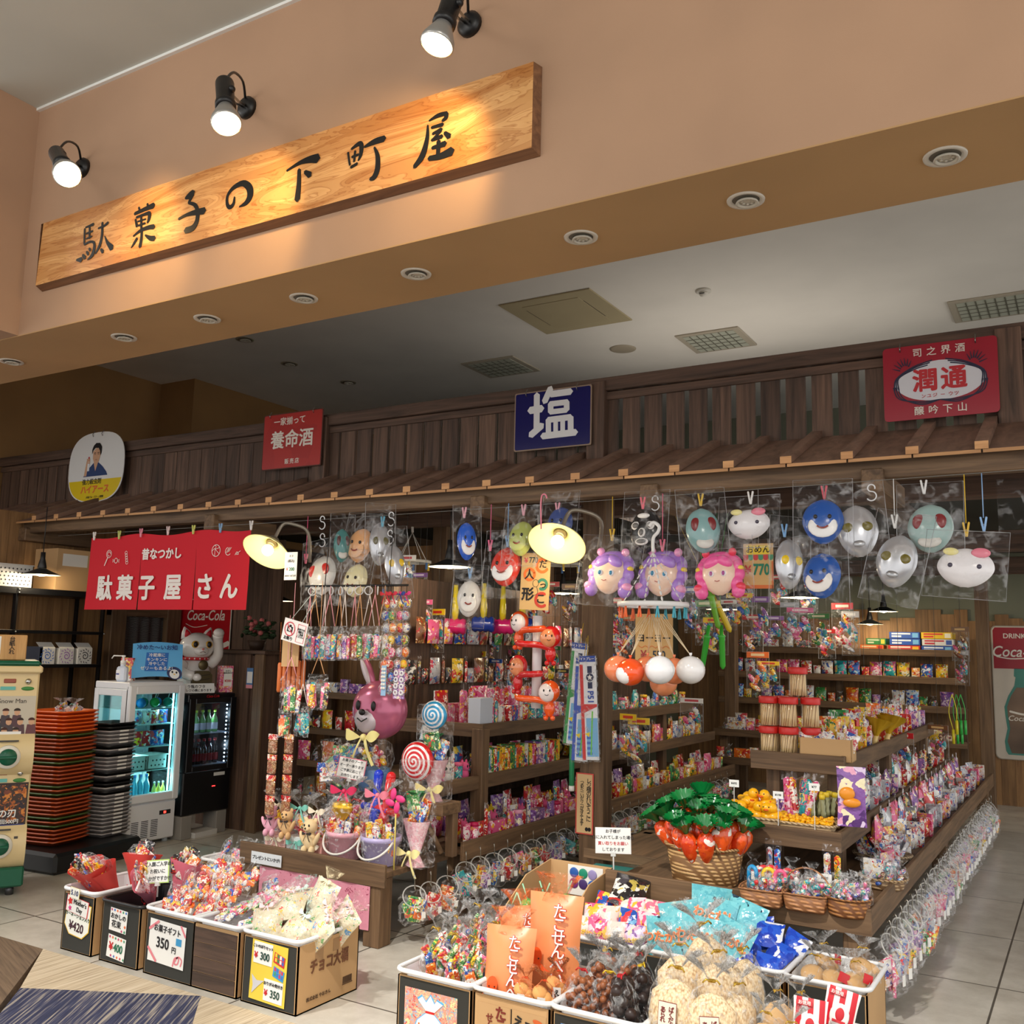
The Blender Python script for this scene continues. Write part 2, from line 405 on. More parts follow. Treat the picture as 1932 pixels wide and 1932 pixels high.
WHITE = mat((236, 236, 232), 0.4); BLACK = mat((16, 16, 18), 0.4); INK = mat((22, 20, 24), 0.7)
RED = mat((196, 28, 36), 0.5); REDF = mat((200, 22, 40), 0.85); KRAFT = plaster((194, 156, 110), 0.05, 0.85, 400)

def tile_mat():
 m, nt, b = new_mat('floor_tile'); ln = nt.links.new; tc = N(nt, 'ShaderNodeTexCoord'); mp = N(nt, 'ShaderNodeMapping')
 mp.inputs['Location'].default_value = (0.46, -5.18, 0); ln(tc.outputs['Object'], mp.inputs['Vector'])
 br = N(nt, 'ShaderNodeTexBrick', offset=0.0, squash=1.0); br.inputs['Scale'].default_value = 1.0
 br.inputs['Brick Width'].default_value = 0.9; br.inputs['Row Height'].default_value = 0.9; br.inputs['Mortar Size'].default_value = 0.005; br.inputs['Mortar Smooth'].default_value = 0.1
 br.inputs['Color1'].default_value = (*lin((214, 209, 200)), 1); br.inputs['Color2'].default_value = (*lin((206, 202, 194)), 1); br.inputs['Mortar'].default_value = (*lin((96, 92, 86)), 1)
 ln(mp.outputs[0], br.inputs['Vector'])
 no = N(nt, 'ShaderNodeTexNoise', Scale=5.0, Detail=6.0, Roughness=0.7); ln(tc.outputs['Object'], no.inputs['Vector'])
 rp = ramp(nt, [(0.3, (215, 212, 206)), (0.7, (255, 255, 252))]); ln(no.outputs['Fac'], rp.inputs[0])
 mx = N(nt, 'ShaderNodeMixRGB', blend_type='MULTIPLY'); mx.inputs[0].default_value = 1; ln(br.outputs['Color'], mx.inputs[1]); ln(rp.outputs[0], mx.inputs[2])
 ln(mx.outputs[0], b.inputs['Base Color']); b.inputs['Roughness'].default_value = 0.28
 return m
m = MB(tile_mat()); m.box(-10, 3.07, -0.1, 5, 12, 0); struct('floor', m)
def carpet_mat(c1, c2, c3, ang, s):
 m, nt, b = new_mat('carpet'); ln = nt.links.new; tc = N(nt, 'ShaderNodeTexCoord'); mp = N(nt, 'ShaderNodeMapping')
 mp.vector_type = 'TEXTURE'; mp.inputs['Rotation'].default_value = (0, 0, R(ang)); mp.inputs['Scale'].default_value = (1/s, 40/s, 1/s); ln(tc.outputs['Object'], mp.inputs['Vector'])
 no = N(nt, 'ShaderNodeTexNoise', Scale=1.0, Detail=3.0, Roughness=0.7); ln(mp.outputs[0], no.inputs['Vector'])
 rp = ramp(nt, [(0.34, c1), (0.5, c2), (0.64, c3)]); ln(no.outputs['Fac'], rp.inputs[0]); ln(rp.outputs[0], b.inputs['Base Color'])
 b.inputs['Roughness'].default_value = 1; bump(nt, b, no.outputs['Fac'], 0.3, 0.004); return m
CB = carpet_mat((168, 150, 124), (200, 182, 154), (214, 198, 172), 0, 90)
CN = carpet_mat((30, 34, 62), (58, 62, 92), (170, 160, 146), 32, 80)
CR = carpet_mat((92, 74, 58), (112, 92, 72), (124, 102, 80), 70, 90)
m = MB(CB)
def poly_slab(pts, mt):
 m.m(mt); n = len(pts); vs = [(x, y, 0.0) for x, y in pts]+[(x, y, -0.1) for x, y in pts]
 m.add(vs, [tuple(range(n)), tuple(range(n, 2*n))[::-1]]+[(i, n+i, n+(i+1) % n, (i+1) % n) for i in range(n)])
poly_slab([(-10, -4), (-2.6, 1.2), (-4.42, 3.07), (-10, 3.07)], CR)
poly_slab([(-4.42, 3.07), (-4.02, 2.70), (-3.32, 3.07)], CB)
poly_slab([(-4.02, 2.70), (-2.6, 1.2), (-1.6, 1.2), (-3.28, 3.02), (-3.32, 3.07)], CN)
poly_slab([(-3.32, 3.07), (-3.28, 3.02), (-1.6, 1.2), (2.0, 3.07)], CB)
poly_slab([(-2.6, 1.2), (-10, -4), (5, -4), (5, 1.2), (-1.6, 1.2)], CR)
poly_slab([(-1.6, 1.2), (5, 1.2), (5, 3.07), (2.0, 3.07)], CN)
struct('floor_carpet', m)

PEACH = plaster((172, 138, 111), 0.03); SOFF = plaster((174, 138, 94), 0.03); GREY = plaster((226, 220, 210), 0.02); MALLC = plaster((196, 198, 190), 0.02)
TAN = plaster((140, 104, 62), 0.05)
m = MB(PEACH); m.box(-5.08, 3.05, 3.15, 4, 3.62, 4.5)
m.m(SOFF); m.box(-10, 3.05, 3.144, 4, 3.62, 3.15); struct('wall_fascia', m)
m = MB(WHITE); m.box(-5.08, 3.03, 4.485, 4, 3.05, 4.5); struct('trim_1', m)
m = MB(PEACH); m.box(-10, 2.75, 3.15, -5.08, 3.62, 4.5); struct('wall_fascia_return', m)
m = MB(MALLC); m.box(-10, -4, 4.5, 4, 3.7, 4.6); struct('ceiling_mall', m)
m = MB(GREY); m.box(-10, 3.62, 4.34, 4, 12, 4.44); struct('ceiling_shop', m)
m = MB(TAN); m.box(-9.1, 3.62, 0, -8.95, 12, 4.34); struct('wall_left', m)
m = MB(TAN); m.box(-8.95, 7.1, 2.6, -8.4, 11.4, 4.34); struct('wall_left_pier', m)
m = MB(plaster((120, 122, 104), 0.04)); m.box(-9, 11.4, 0, 4, 11.55, 4.34)
rnd.seed(3)
x = -4.4
while x < 3.0:
 m.m(W_MID); m.t = rnd.random(); h = 1.9 + rnd.choice((0, 0, .04, .09, -.03)); m.box(x, 11.36, 0, x+0.128, 11.4, h); x += 0.13
struct('wall_back', m)
# boarded partition along the left side of the sales floor
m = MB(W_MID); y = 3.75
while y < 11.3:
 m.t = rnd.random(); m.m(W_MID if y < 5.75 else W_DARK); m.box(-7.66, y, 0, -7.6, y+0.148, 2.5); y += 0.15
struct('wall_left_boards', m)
# dark inner roof of the market stalls, carried by beams
m = MB(mat((40, 42, 32), 0.9)); m.box(-7.6, 5.45, 2.58, 0.6, 11.35, 2.62); struct('ceiling_inner', m)
for i, (X0, Y0, X1, Y1, z) in enumerate([(-7.6, 5.75, 0.6, 5.87, 2.36), (-7.6, 8.2, 0.6, 8.32, 2.3), (-7.6, 10.45, 0.6, 10.57, 2.3)]):
 m = MB(W_DARKX); m.t = .4; m.box(X0, Y0, z, X1, Y1, z+.16, .005); struct('beam_cross' if i == 0 else 'beam_cross.%03d' % i, m)
for i, X in enumerate((-6.0, -4.4, -2.9, -1.15, 0.4)):
 m = MB(W_DARKY); m.t = .5; m.box(X-.05, 5.45, 2.44, X+.05, 10.6, 2.58, .005); struct('beam_long' if i == 0 else 'beam_long.%03d' % i, m)

# the plank frieze over the shop front
FY = 5.35
t = thing('plank_frieze', 'dark weathered plank frieze with posts, running the whole shop front above the awning', 'frieze', (-2.6, FY, 2.64))
m = MB(W_DARK); rnd.seed(11)
PX = [-8.93, -7.2, -4.85, -2.59, -0.30, 0.9]
for (a, b, gap) in ((PX[0], PX[1], .012), (PX[1], PX[2], .005), (PX[2], PX[3], .024), (PX[3], PX[4], .036), (PX[4], PX[5], .036)):
 k = round((b-a)/.147); p = (b-a)/k
 for i in range(k):
  x = a+p*i; m.t = rnd.random(); m.box(x+gap/2+2.6, -.012, 0, x+p-gap/2+2.6, .012, .47)
m.build('planks', t)
for i, X in enumerate(PX[1:5]):
 m = MB(W_DARK); m.t = .75; m.box(X+2.6-.06, -.07, 0, X+2.6+.06, .05, .5, .004); m.build('post', t)
m = MB(W_DARKX); m.t = .35; m.box(-6.33, -.05, .44, 3.5, .04, .525, .004); m.build('top_beam', t)
m = MB(W_DARKX); m.t = .6; m.box(-6.33, -.03, .385, 3.5, -.013, .435, .003); m.build('rail', t)
# awning
EY, EZ, AZ = 4.70, 2.40, 2.66
t = thing('plank_awning', 'brown board awning with battens and ends coloured as lit under the frieze', 'awning', (-2.6, FY, AZ))
W_AWN = wood((98, 74, 60), (134, 104, 86), 'Y', 0.75, .6, 0.12); W_LIT_END = wood((168, 122, 80), (200, 152, 104), 'X', 0.7, 1, 0.2)  # eave ends get a lighter wood that imitates light falling on them
def slope(xa, xb, w0, h0, h1, M=None):
 dy = EY-FY; dz = EZ-AZ
 return [(xa, -.01, h0), (xb, -.01, h0), (xb, dy, dz+h0), (xa, dy, dz+h0), (xa, -.01, h1), (xb, -.01, h1), (xb, dy, dz+h1), (xa, dy, dz+h1)], \
  [(0, 1, 2, 3), (4, 7, 6, 5), (2, 6, 7, 3), (0, 4, 5, 1), (1, 5, 6, 2), (0, 3, 7, 4)]
m = MB(W_AWN); xs = [-1.55-.29*k for k in range(24, -9, -1)]
for i, x in enumerate(xs):
 m.t = rnd.random(); vs, fs = slope(x+2.6+.004, x+2.6+.286, 0, 0, .016); m.m(W_AWN).add(vs, fs[:2]+fs[3:]); m.m(W_LIT_END).add(vs, fs[2:3])
m.build('boards', t)
for i, x in enumerate(xs):
 m = MB(W_AWN); m.t = .8; vs, fs = slope(x+2.6-.028, x+2.6+.028, 0, .016, .052)
 vs = [(a, b-(.008 if b < -.1 else 0), c) for a, b, c in vs]; m.add(vs, fs[:2]+fs[3:]); m.m(W_LIT_END).add(vs, fs[2:3]); m.build('batten', t)
m = MB(W_SHX); m.t = .4; m.box(-6.33, -.58, -.335, 3.5, -.49, -.24, .004); m.build('eave_beam', t)
for px, py in ((60, 1010), (412, 985), (915, 945), (1235, 925), (1652, 915)):
 q = aty(px, py, 4.82); m = MB(W_SHY); m.t = .5; x = q.x+2.6; m.box(x-.05, -.62, -.40, x+.05, 0, -.29, .006); m.build('bracket', t)
# posts of the stalls
def wpost(name, x, y, wx, wy, h, label, z0=0):
 m = MB(W_SHZ); m.t = .45; m.box(-wx/2, -wy/2, 0, wx/2, wy/2, h-z0, .006); o = m.build(name, loc=(x, y, z0)); tag(o, label, 'post'); return o
wpost('timber_post', -2.60, 5.37, .155, .13, 2.60, 'thick brown timber post in the middle of the shop front, notice pasted on it')
wpost('timber_post', -0.97, 10.9, .12, .12, 2.3, 'far brown timber post at the back shelves beside the cola bottle sign')
wpost('timber_post', -3.35, 10.2, .12, .12, 2.3, 'shadowed timber post in the back corner where the two shelf runs meet')
wpost('timber_post', -4.55, 6.5, .14, .14, 2.58, 'timber post behind the bagged sweets hanging from the black rail')
wpost('timber_post', -4.22, 7.6, .14, .14, 2.58, 'dark timber post behind the inflatable hammers in the shop')

# ceiling fittings
def downlight(x, y, z, r, label, dark=False, g=None):
 t = thing('ceiling_downlight', label, 'downlight', (x, y, z), group=g)
 m = MB(mat((150, 140, 120), .5) if dark else mat((214, 208, 196), .45)); m.lathe([(r*.72, .004), (r*.74, -.003), (r, -.006), (r*1.02, 0), (r*.72, .004)], 28, cap=False); m.build('trim_ring', t)
 m = MB(mat((104, 98, 86), .6)); m.lathe([(r*.74, .0), (r*.7, -.001), (0, -.0015)], 24, cap=False); m.build('recess', t)
 m = MB(mat((196, 190, 176), .4)); m.lathe([(0, -.004), (r*.4, -.005), (r*.58, -.008), (r*.62, -.014), (r*.5, -.015), (r*.44, -.008)], 24, T(.004, .004, 0), cap=False)
 for k in range(7):
  a = k*math.pi*2/7; m.ell((.004+r*.3*math.cos(a), .004+r*.3*math.sin(a), -.006), (r*.1, r*.1, .005), nu=8, nv=5)
 m.build('lens', t)
names = ['nearest downlight in the tan soffit, large at the upper right', 'second downlight in the tan soffit, counting from the near end', 'third downlight in the tan soffit, counting from the near end',
 'fourth downlight in the tan soffit, right under the lettered sign', 'fifth downlight in the tan soffit, counting from the near end', 'sixth downlight in the tan soffit, counting from the near end',
 'seventh downlight in the tan soffit, counting from the near end', 'downlight in the tan soffit cut by the left frame edge']
for (px, py), nm in zip(((1783, 294), (1407, 377), (1096, 447), (785, 516), (573, 562), (391, 601), (234, 636), (22, 682)), names):
 q = atz(px, py, 3.144); downlight(q.x, q.y, 3.144, .068, nm)
for (px, py), nm in zip(((462, 640), (546, 686), (657, 721)), ('small dark downlight in the grey ceiling nearest the soffit', 'small dark downlight in the grey ceiling, middle of three', 'small dark downlight in the grey ceiling closest to the frieze')):
 q = atz(px, py, 4.34); downlight(q.x, q.y, 4.338, .085, nm, True)
def ceil_panel(pix, name, label, cat, build):
 P_ = [atz(px, py, 4.34) for px, py in pix]; xs_ = [p.x for p in P_]; ys_ = [p.y for p in P_]
 x0 = (P_[0].x+P_[3].x)/2; x1 = (P_[1].x+P_[2].x)/2; y0 = (P_[0].y+P_[1].y)/2; y1 = (P_[2].y+P_[3].y)/2
 t = thing(name, label, cat, ((x0+x1)/2, (y0+y1)/2, 4.34)); build(t, (x1-x0)/2, (y1-y0)/2)
def hatch(t, a, b):
 m = MB(plaster((170, 156, 122), .02)); m.box(-a, -b, -.012, a, b, 0, .004); m.build('frame', t)
 m = MB(plaster((168, 154, 120), .02)); m.box(-a*.62, -b*.72, -.016, a*.62, b*.72, -.011, .002); m.build('door', t)
 m = MB(mat((90, 80, 60), .6))
 for x in (-a*.63, a*.63): m.box(x-.004, -b*.5, -.0135, x+.004, b*.5, -.012)
 m.build('gap', t)
def grille(t, a, b):
 m = MB(plaster((168, 158, 140), .02)); m.box(-a, -b, -.014, a, b, 0, .004); m.build('frame', t)
 m = MB(mat((176, 178, 162), .5)); m.box(-a*.8, -b*.84, -.018, a*.8, b*.84, -.013)
 m.m(mat((110, 108, 94), .6))
 for k in range(1, 7): x = -a*.8+a*1.6*k/7; m.box(x-.005, -b*.84, -.021, x+.005, b*.84, -.018)
 for k in range(1, 5): y = -b*.84+b*1.68*k/5; m.box(-a*.8, y-.005, -.021, a*.8, y+.005, -.018)
 m.build('grille', t)
ceil_panel(((938, 572), (1118, 545), (1193, 604), (1027, 628)), 'access_hatch', 'large beige inspection hatch in the grey shop ceiling', 'ceiling hatch', hatch)
ceil_panel(((870, 688), (962, 668), (1020, 697), (930, 712)), 'ceiling_vent', 'air vent grille in the ceiling above the blue salt sign', 'ceiling vent', grille)
ceil_panel(((1278, 637), (1385, 611), (1432, 650), (1312, 664)), 'ceiling_vent', 'air vent grille in the ceiling below the smoke detector', 'ceiling vent', grille)
ceil_panel(((1782, 567), (1932, 550), (1975, 585), (1805, 606)), 'ceiling_vent', 'air vent grille in the ceiling above the red liquor sign', 'ceiling vent', grille)
q = atz(1175, 658, 4.34); m = MB(plaster((160, 148, 128), .02)); m.lathe([(.0, -.012), (.10, -.012), (.125, -.006), (.128, 0)], 28); tag(m.build('ceiling_speaker', loc=q), 'round flat speaker cover in the ceiling above the frieze', 'ceiling speaker')
q = atz(1327, 548, 4.34); t = thing('smoke_detector', 'small white smoke detector on the grey shop ceiling', 'smoke detector', q)
m = MB(mat((205, 200, 188), .5)); m.lathe([(.06, 0), (.062, -.012), (.05, -.018)], 20); m.build('base', t)
m = MB(mat((215, 210, 198), .5)); m.lathe([(.035, -.018), (.034, -.03), (.026, -.045), (.0, -.05)], 20)
m.m(BLACK).box(-.02, -.036, -.036, .02, -.03, -.03); m.build('sensor_head', t)
area('added_ceiling_uplight', (-2.5, 7.6, 2.75), (-2.5, 7.0, 4.3), 2.5, 21, (1, .92, .82))  # unseen fill light, added to brighten the shop ceiling and upper back wall
# ------------------------------------------------------------------ main signboard with carved brush letters
SY = 3.0
def signwood():
 m, nt, b = new_mat('sign_wood'); ln = nt.links.new; tc = N(nt, 'ShaderNodeTexCoord'); mp = N(nt, 'ShaderNodeMapping')
 mp.inputs['Scale'].default_value = (1.1, 1, 7); ln(tc.outputs['Object'], mp.inputs['Vector'])
 no = N(nt, 'ShaderNodeTexNoise', Scale=1.2, Detail=4.0, Distortion=1.5); ln(mp.outputs[0], no.inputs['Vector'])
 mu = N(nt, 'ShaderNodeMath', operation='MULTIPLY'); mu.inputs[1].default_value = 14; ln(no.outputs['Fac'], mu.inputs[0])
 fr = N(nt, 'ShaderNodeMath', operation='FRACT'); ln(mu.outputs[0], fr.inputs[0])
 rp = ramp(nt, [(0.0, (214, 168, 112)), (0.7, (226, 184, 130)), (1.0, (188, 134, 78))]); ln(fr.outputs[0], rp.inputs[0])
 r2 = ramp(nt, [(0.38, (255, 240, 220)), (0.62, (206, 168, 122))]); ln(no.outputs['Fac'], r2.inputs[0])
 mx = N(nt, 'ShaderNodeMixRGB', blend_type='MULTIPLY'); mx.inputs[0].default_value = 1; ln(rp.outputs[0], mx.inputs[1]); ln(r2.outputs[0], mx.inputs[2])
 ln(mx.outputs[0], b.inputs['Base Color']); b.inputs['Roughness'].default_value = 0.42; return m
q0 = aty(79, 412, SY); q1 = aty(1003, 278, SY)
X0, X1, Z0, Z1 = q0.x, q1.x, q1.z, aty(1003, 117, SY).z
t = thing('shop_signboard', 'long pale wooden signboard with black brush letters high on the peach wall', 'sign', (-3.27, 3.05, Z0))
m = MB(signwood()); a = X0+3.27; b_ = X1+3.27; h = Z1-Z0
m.prism([(a, 0), (b_, 0), (b_, h), (a+.02, h)], SY-3.05, -.008);
m.m(wood((96, 64, 44), (140, 98, 66), 'X', .6, 1, .2)); e_ = aty(1008, 298, 3.048); zb = e_.z-Z0
m.add([(a, SY-3.05, 0), (b_, SY-3.05, 0), (b_+.012, -.002, zb), (a-.01, -.002, zb), (b_, SY-3.05, h), (b_+.012, -.002, h), (a-.01, -.002, h), (a, SY-3.05, h)], [(0, 3, 2, 1), (1, 2, 5, 4), (0, 7, 6, 3), (4, 5, 6, 7), (2, 3, 6, 5)])
m.build('board', t)
ST = []
def trace(ox, oy, k, L_):
 for pts, wd in L_:
  wds = wd if isinstance(wd, list) else [wd]*len(pts)
  P = [aty(ox+x*k, oy+y*k, SY-.001) for x, y in pts]
  # widths from the same scale, on the board
  px = 1/(FPX)*EYE.y if False else (P[0]-EYE).dot(_f)/FPX*1.25
  pp = [(p.x+3.27, p.z-Z0, w_*k*px*1.35) for p, w_ in zip(P, wds)]
  sp = smooth_path([(q[0], q[1], q[2]*10) for q in pp], 4) if len(pp) > 2 else [Vector((q[0], q[1], q[2]*10)) for q in pp]
  ST.append(([(q.x, q.y) for q in sp], [max(.003, q.z/10) for q in sp]))
trace(140, 200, .19669, [
 ([(112,1165),(150,1150),(186,1135)],[10,14,20]), ([(103,1180),(100,1250),(98,1320)],14), ([(150,1165),(148,1270)],14), ([(118,1225),(180,1200)],12), ([(118,1275),(172,1250)],10),
 ([(100,1330),(150,1305),(190,1310),(195,1360),(175,1430),(130,1475)],[12,14,16,22,26,6]), ([(25,1478),(70,1475)],[12,34]), ([(85,1430),(105,1458)],[16,24]), ([(122,1400),(138,1422)],[14,20]), ([(146,1368),(158,1386)],[14,18]),
 ([(235,1175),(290,1150),(328,1120)],[12,14,18]), ([(272,1120),(268,1240),(245,1340),(205,1415)],[16,20,22,12]), ([(295,1250),(320,1310),(362,1362)],[6,20,38]), ([(258,1375),(277,1400)],[16,24]),
 ([(583,1035),(680,990),(762,955)],[20,26,36]), ([(622,975),(638,1020)],14), ([(703,940),(716,978)],14), ([(590,1090),(605,1155)],[14,20]), ([(600,1070),(680,1040),(722,1032),(720,1080),(705,1120)],[14,18,26,24,14]),
 ([(612,1110),(690,1085)],10), ([(645,1070),(646,1185)],16), ([(620,1148),(682,1125)],12), ([(570,1250),(640,1195),(720,1165),(765,1160)],[10,20,26,30]), ([(650,1190),(645,1280),(632,1350)],[18,22,26]), ([(605,1270),(575,1320),(548,1360)],[18,18,6]), ([(685,1240),(730,1268),(770,1270)],[12,28,32]),
 ([(1070,885),(1110,860),(1145,830)],[16,42,38]), ([(1142,845),(1100,930)],[24,16]), ([(1100,930),(1160,950),(1185,1010),(1180,1100),(1140,1170),(1070,1195)],[16,24,28,32,38,36]), ([(1005,1085),(1080,1045),(1170,1020),(1250,1005)],[16,20,34,42]),
 ([(1540,875),(1530,940),(1495,972),(1470,940),(1475,860),(1530,785),(1620,742),(1680,782),(1690,860),(1650,930),(1585,968)],[12,22,26,22,20,26,36,46,46,30,6])])
trace(520, 180, .19669, [
 ([(110,725),(230,650),(330,615),(405,605)],[12,24,42,56]), ([(228,715),(225,850),(210,1000)],[24,32,42]), ([(285,735),(332,765)],[24,40]),
 ([(698,550),(710,640),(718,670)],13), ([(730,515),(800,465),(825,482),(818,570),(795,625)],[14,28,30,24,10]), ([(765,535),(755,635)],15), ([(735,592),(797,568)],15), ([(725,690),(785,655)],18), ([(855,495),(950,445),(1045,415)],[14,36,38]), ([(950,500),(980,580),(980,700),(950,780),(910,805)],[12,28,36,36,20]),
 ([(1475,245),(1560,195),(1645,172)],[10,26,24]), ([(1643,175),(1635,215),(1602,245)],[26,28,16]), ([(1500,310),(1606,280)],[18,24]), ([(1462,290),(1455,420),(1410,580),(1335,685)],[12,28,42,28]), ([(1510,370),(1592,330)],[16,28]), ([(1580,350),(1515,420)],16), ([(1500,430),(1597,393)],[18,26]), ([(1625,360),(1667,395)],[22,36]), ([(1505,505),(1627,463)],[20,36]), ([(1565,440),(1558,600)],28), ([(1475,605),(1580,585),(1690,535)],[30,38,54])])
CHB = [0, 14, 26, 30, 31, 34, 41, 60]
for a_, e_ in zip(CHB, CHB[1:]):
 m = MB(mat((14, 13, 12), .35))
 for pts, wds in ST[a_:e_]: stroke(m, pts, wds, SY-3.05-.003, .002)
 m.build('brush_letter', t)
# spotlights over the signboard
def sign_spot(pl, top, bulb, yt, yb, aim, label, e):
 P0 = aty(*pl, 3.05); A = aty(*top, yt); B = aty(*bulb, yb)
 t = thing('wall_spotlight', label, 'spotlight', P0); A -= P0; B -= P0; d = (B-A).normalized(); C_ = A+d*(B-A).length*.55
 m = MB(BLACK); m.lathe([(.055, 0), (.055, .018), (.035, .034), (0, .036)], 20, RX(90)); m.build('wall_plate', t)
 m = MB(mat((170, 168, 160), .25, 1)); e0 = Vector((0, -.03, 0)); mid = A+d*.05
 for s_ in (-.012, .012): m.tube([e0+Vector((s_, 0, 0)), e0.lerp(mid, .35)+Vector((s_, 0, -.01)), mid+Vector((s_, 0, 0))], .006, 6)
 m.build('arm', t)
 m = MB(BLACK); q = d.to_track_quat('Z', 'Y').to_matrix().to_4x4(); Ln = (B-A).length
 m.lathe([(.0, -.012), (.008, -.01), (.008, 0), (.038, .0), (.04, .01), (.038, Ln*.5), (.044, Ln*.52), (.044, Ln*.62), (.03, Ln*.63)], 20, Matrix.Translation(A) @ q); m.ell(A+d*.06+Vector((.04, 0, 0)), .016)
 m.build('socket', t)
 m = MB(mat((166, 164, 160), .3, .6)); m.lathe([(.03, Ln*.6), (.036, Ln*.66), (.062, Ln*.92), (.064, Ln*1.0), (.06, Ln*1.01)], 24, Matrix.Translation(A) @ q, cap=False); m.build('reflector_bulb', t)
 m = MB(mat((255, 236, 190), .3, 0, 5)); m.lathe([(.06, Ln*.985), (.045, Ln*1.0), (0, Ln*1.005)], 24, Matrix.Translation(A) @ q, cap=False); m.build('lamp_face', t)
 m = MB(BLACK); m.tube(smooth_path([(0, -.02, .03), A*.3+Vector((0, 0, .10)), A*.7+Vector((0, 0, .09)), A-d*.01], 4), .006, 6); m.build('cord', t)
 spot('sign_lamp_light', P0+B+d*.012, aim, e, (1.0, .66, .27), 100, .5, .05)
sign_spot((468, 205), (424, 156), (427, 233), 2.68, 2.62, aty(452, 400, 3.0), 'middle black spotlight over the brush-lettered signboard', 24)
sign_spot((158, 318), (107, 289), (127, 329), 2.72, 2.58, aty(245, 450, 3.0), 'leftmost black spotlight over the signboard, its face turned outward', 24)
sign_spot((888, 48), (858, -12), (824, 84), 2.70, 2.64, aty(760, 330, 3.0), 'rightmost black spotlight over the signboard, cut by the top edge', 28)

# ------------------------------------------------------------------ enamel signs on the frieze
GY = 5.262
def plate(t, x0, x1, z0, z1, mt, rim=None, r=.012, th=.006, y=-.006, name='plate'):
 def rr(a0, a1, b0, b1):
  P = []
  for cx, cz, s0 in ((a1-r, b0+r, -90), (a1-r, b1-r, 0), (a0+r, b1-r, 90), (a0+r, b0+r, 180)):
   for k in range(4): q = R(s0+30*k); P.append((cx+r*math.cos(q), cz+r*math.sin(q)))
  return P
 m = MB(rim or mt); m.prism(rr(x0, x1, z0, z1), y, y+th)
 if rim: m.m(mt); m.prism(rr(x0+.008, x1-.008, z0+.008, z1-.008), y-.0012, y)
 return m.build(name, t)
def hooks(t, xs, z, y=-.012):
 m = MB(mat((150, 150, 146), .3, 1))
 for x in xs: m.tube([(x, y, z-.03), (x, y-.01, z-.012), (x, y, z+.004), (x, y+.012, z+.02)], .003, 6)
 m.build('hook', t)
CREAM = mat((228, 222, 210), .5)
# salt
A = aty(973, 732, GY); B = aty(1116, 838, GY); w_, h_ = B.x-A.x, .385
t = thing('enamel_sign', 'blue enamel sign with one big white salt character, hung on the frieze', 'sign', (A.x, GY, B.z-.005))
plate(t, 0, w_, 0, h_, mat((20, 26, 92), .18, 0, 0, .6), mat((150, 128, 108), .6), .012)
m = MB(mat((226, 226, 226), .35)); k = w_/860
def sl(pts, w2):
 stroke(m, [((x-435)*k, (1755-y-(x-435)*.105)*k) for x, y in pts], w2*k, -.009, .002)
for pts, w2 in [([(690,1170),(695,1540)],66), ([(615,1330),(750,1310)],74), ([(630,1580),(755,1480)],70), ([(845,1105),(780,1240)],66), ([(850,1165),(1070,1140)],66),
 ([(840,1265),(1035,1245)],56), ([(845,1345),(1030,1325)],52), ([(848,1262),(850,1345)],60), ([(1025,1245),(1028,1325)],60), ([(822,1425),(1072,1395)],60), ([(825,1420),(830,1560)],58), ([(908,1410),(910,1560)],50), ([(985,1405),(988,1560)],50), ([(1072,1395),(1076,1550)],62), ([(765,1588),(1130,1545)],66)]: sl(pts, w2)
m.build('lettering', t); hooks(t, (w_*.16, w_*.82), h_)
# red small medicine liquor
A = aty(500, 785, GY); B = aty(606, 878, GY); w_, h_ = B.x-A.x, A.z-B.z-.0
t = thing('enamel_sign', 'small square red enamel sign with rusty edges on the frieze', 'sign', (A.x, GY, B.z))
plate(t, 0, w_, 0, h_, printed([(176, 44, 38), (168, 40, 36), (150, 44, 36)], 6, .4, [6, 2, 1], crinkle=0), mat((84, 46, 34), .7))
text('一家揃って', t, (w_*.45, -.0085, h_*.84), h_*.15, CREAM, bold=.012); text('養命酒', t, (w_*.5, -.0085, h_*.5), h_*.335, CREAM, bold=.02); text('販売店', t, (w_*.52, -.0085, h_*.12), h_*.10, CREAM, bold=.012, space=1.4); hooks(t, (w_*.12, w_*.85), h_)
# red liquor sign with crest
A = aty(1665, 642, GY); B = aty(1887, 766, GY); w_, h_ = B.x-A.x, .395
t = thing('enamel_sign', 'big red enamel liquor sign with white crest panel, at the right of the frieze', 'sign', (A.x, GY, B.z-.03))
plate(t, 0, w_, 0, h_, mat((160, 30, 50), .3, 0, 0, .4), None, .02)
m = MB(mat((214, 214, 220), .4)); cx, cz = w_*.5, h_*.47
P = [(cx+w_*.40*math.cos(a)*(1+.05*math.sin(3*a)), cz+h_*.24*math.sin(a)*(1+.22*max(0, math.sin(a))**3)) for a in [2*math.pi*i/40 for i in range(40)]]
m.prism(P, -.0078, -.006); m.build('crest_panel', t)
m = MB(mat((26, 28, 58), .5))
for s_ in (-1, 1):
 for k in range(3):
  stroke(m, smooth_path([(cx+s_*w_*(.06+.02*k), cz+h_*(.30-.03*k)), (cx+s_*w_*.22, cz+h_*(.24-.02*k)), (cx+s_*w_*(.38-.01*k), cz+h_*.10), (cx+s_*w_*(.40-.02*k), cz-h_*.06)], 5), [.006]*16, -.009, .002)
  stroke(m, smooth_path([(cx+s_*w_*(.41-.02*k), cz-h_*.02), (cx+s_*w_*(.36-.02*k), cz-h_*.18), (cx+s_*w_*.16, cz-h_*(.24+.02*k)), (cx, cz-h_*.235)], 5), [.005]*16, -.009, .002)
 for k in range(7):
  a = R(20+k*18); stroke(m, [(cx+s_*w_*(.30+.05*math.cos(a)), cz+h_*(.17+.10*math.sin(a))), (cx+s_*w_*(.31+.11*math.cos(a)), cz+h_*(.17+.2*math.sin(a)))], [.007, .002], -.009, .002)
m.build('crest_ornament', t)
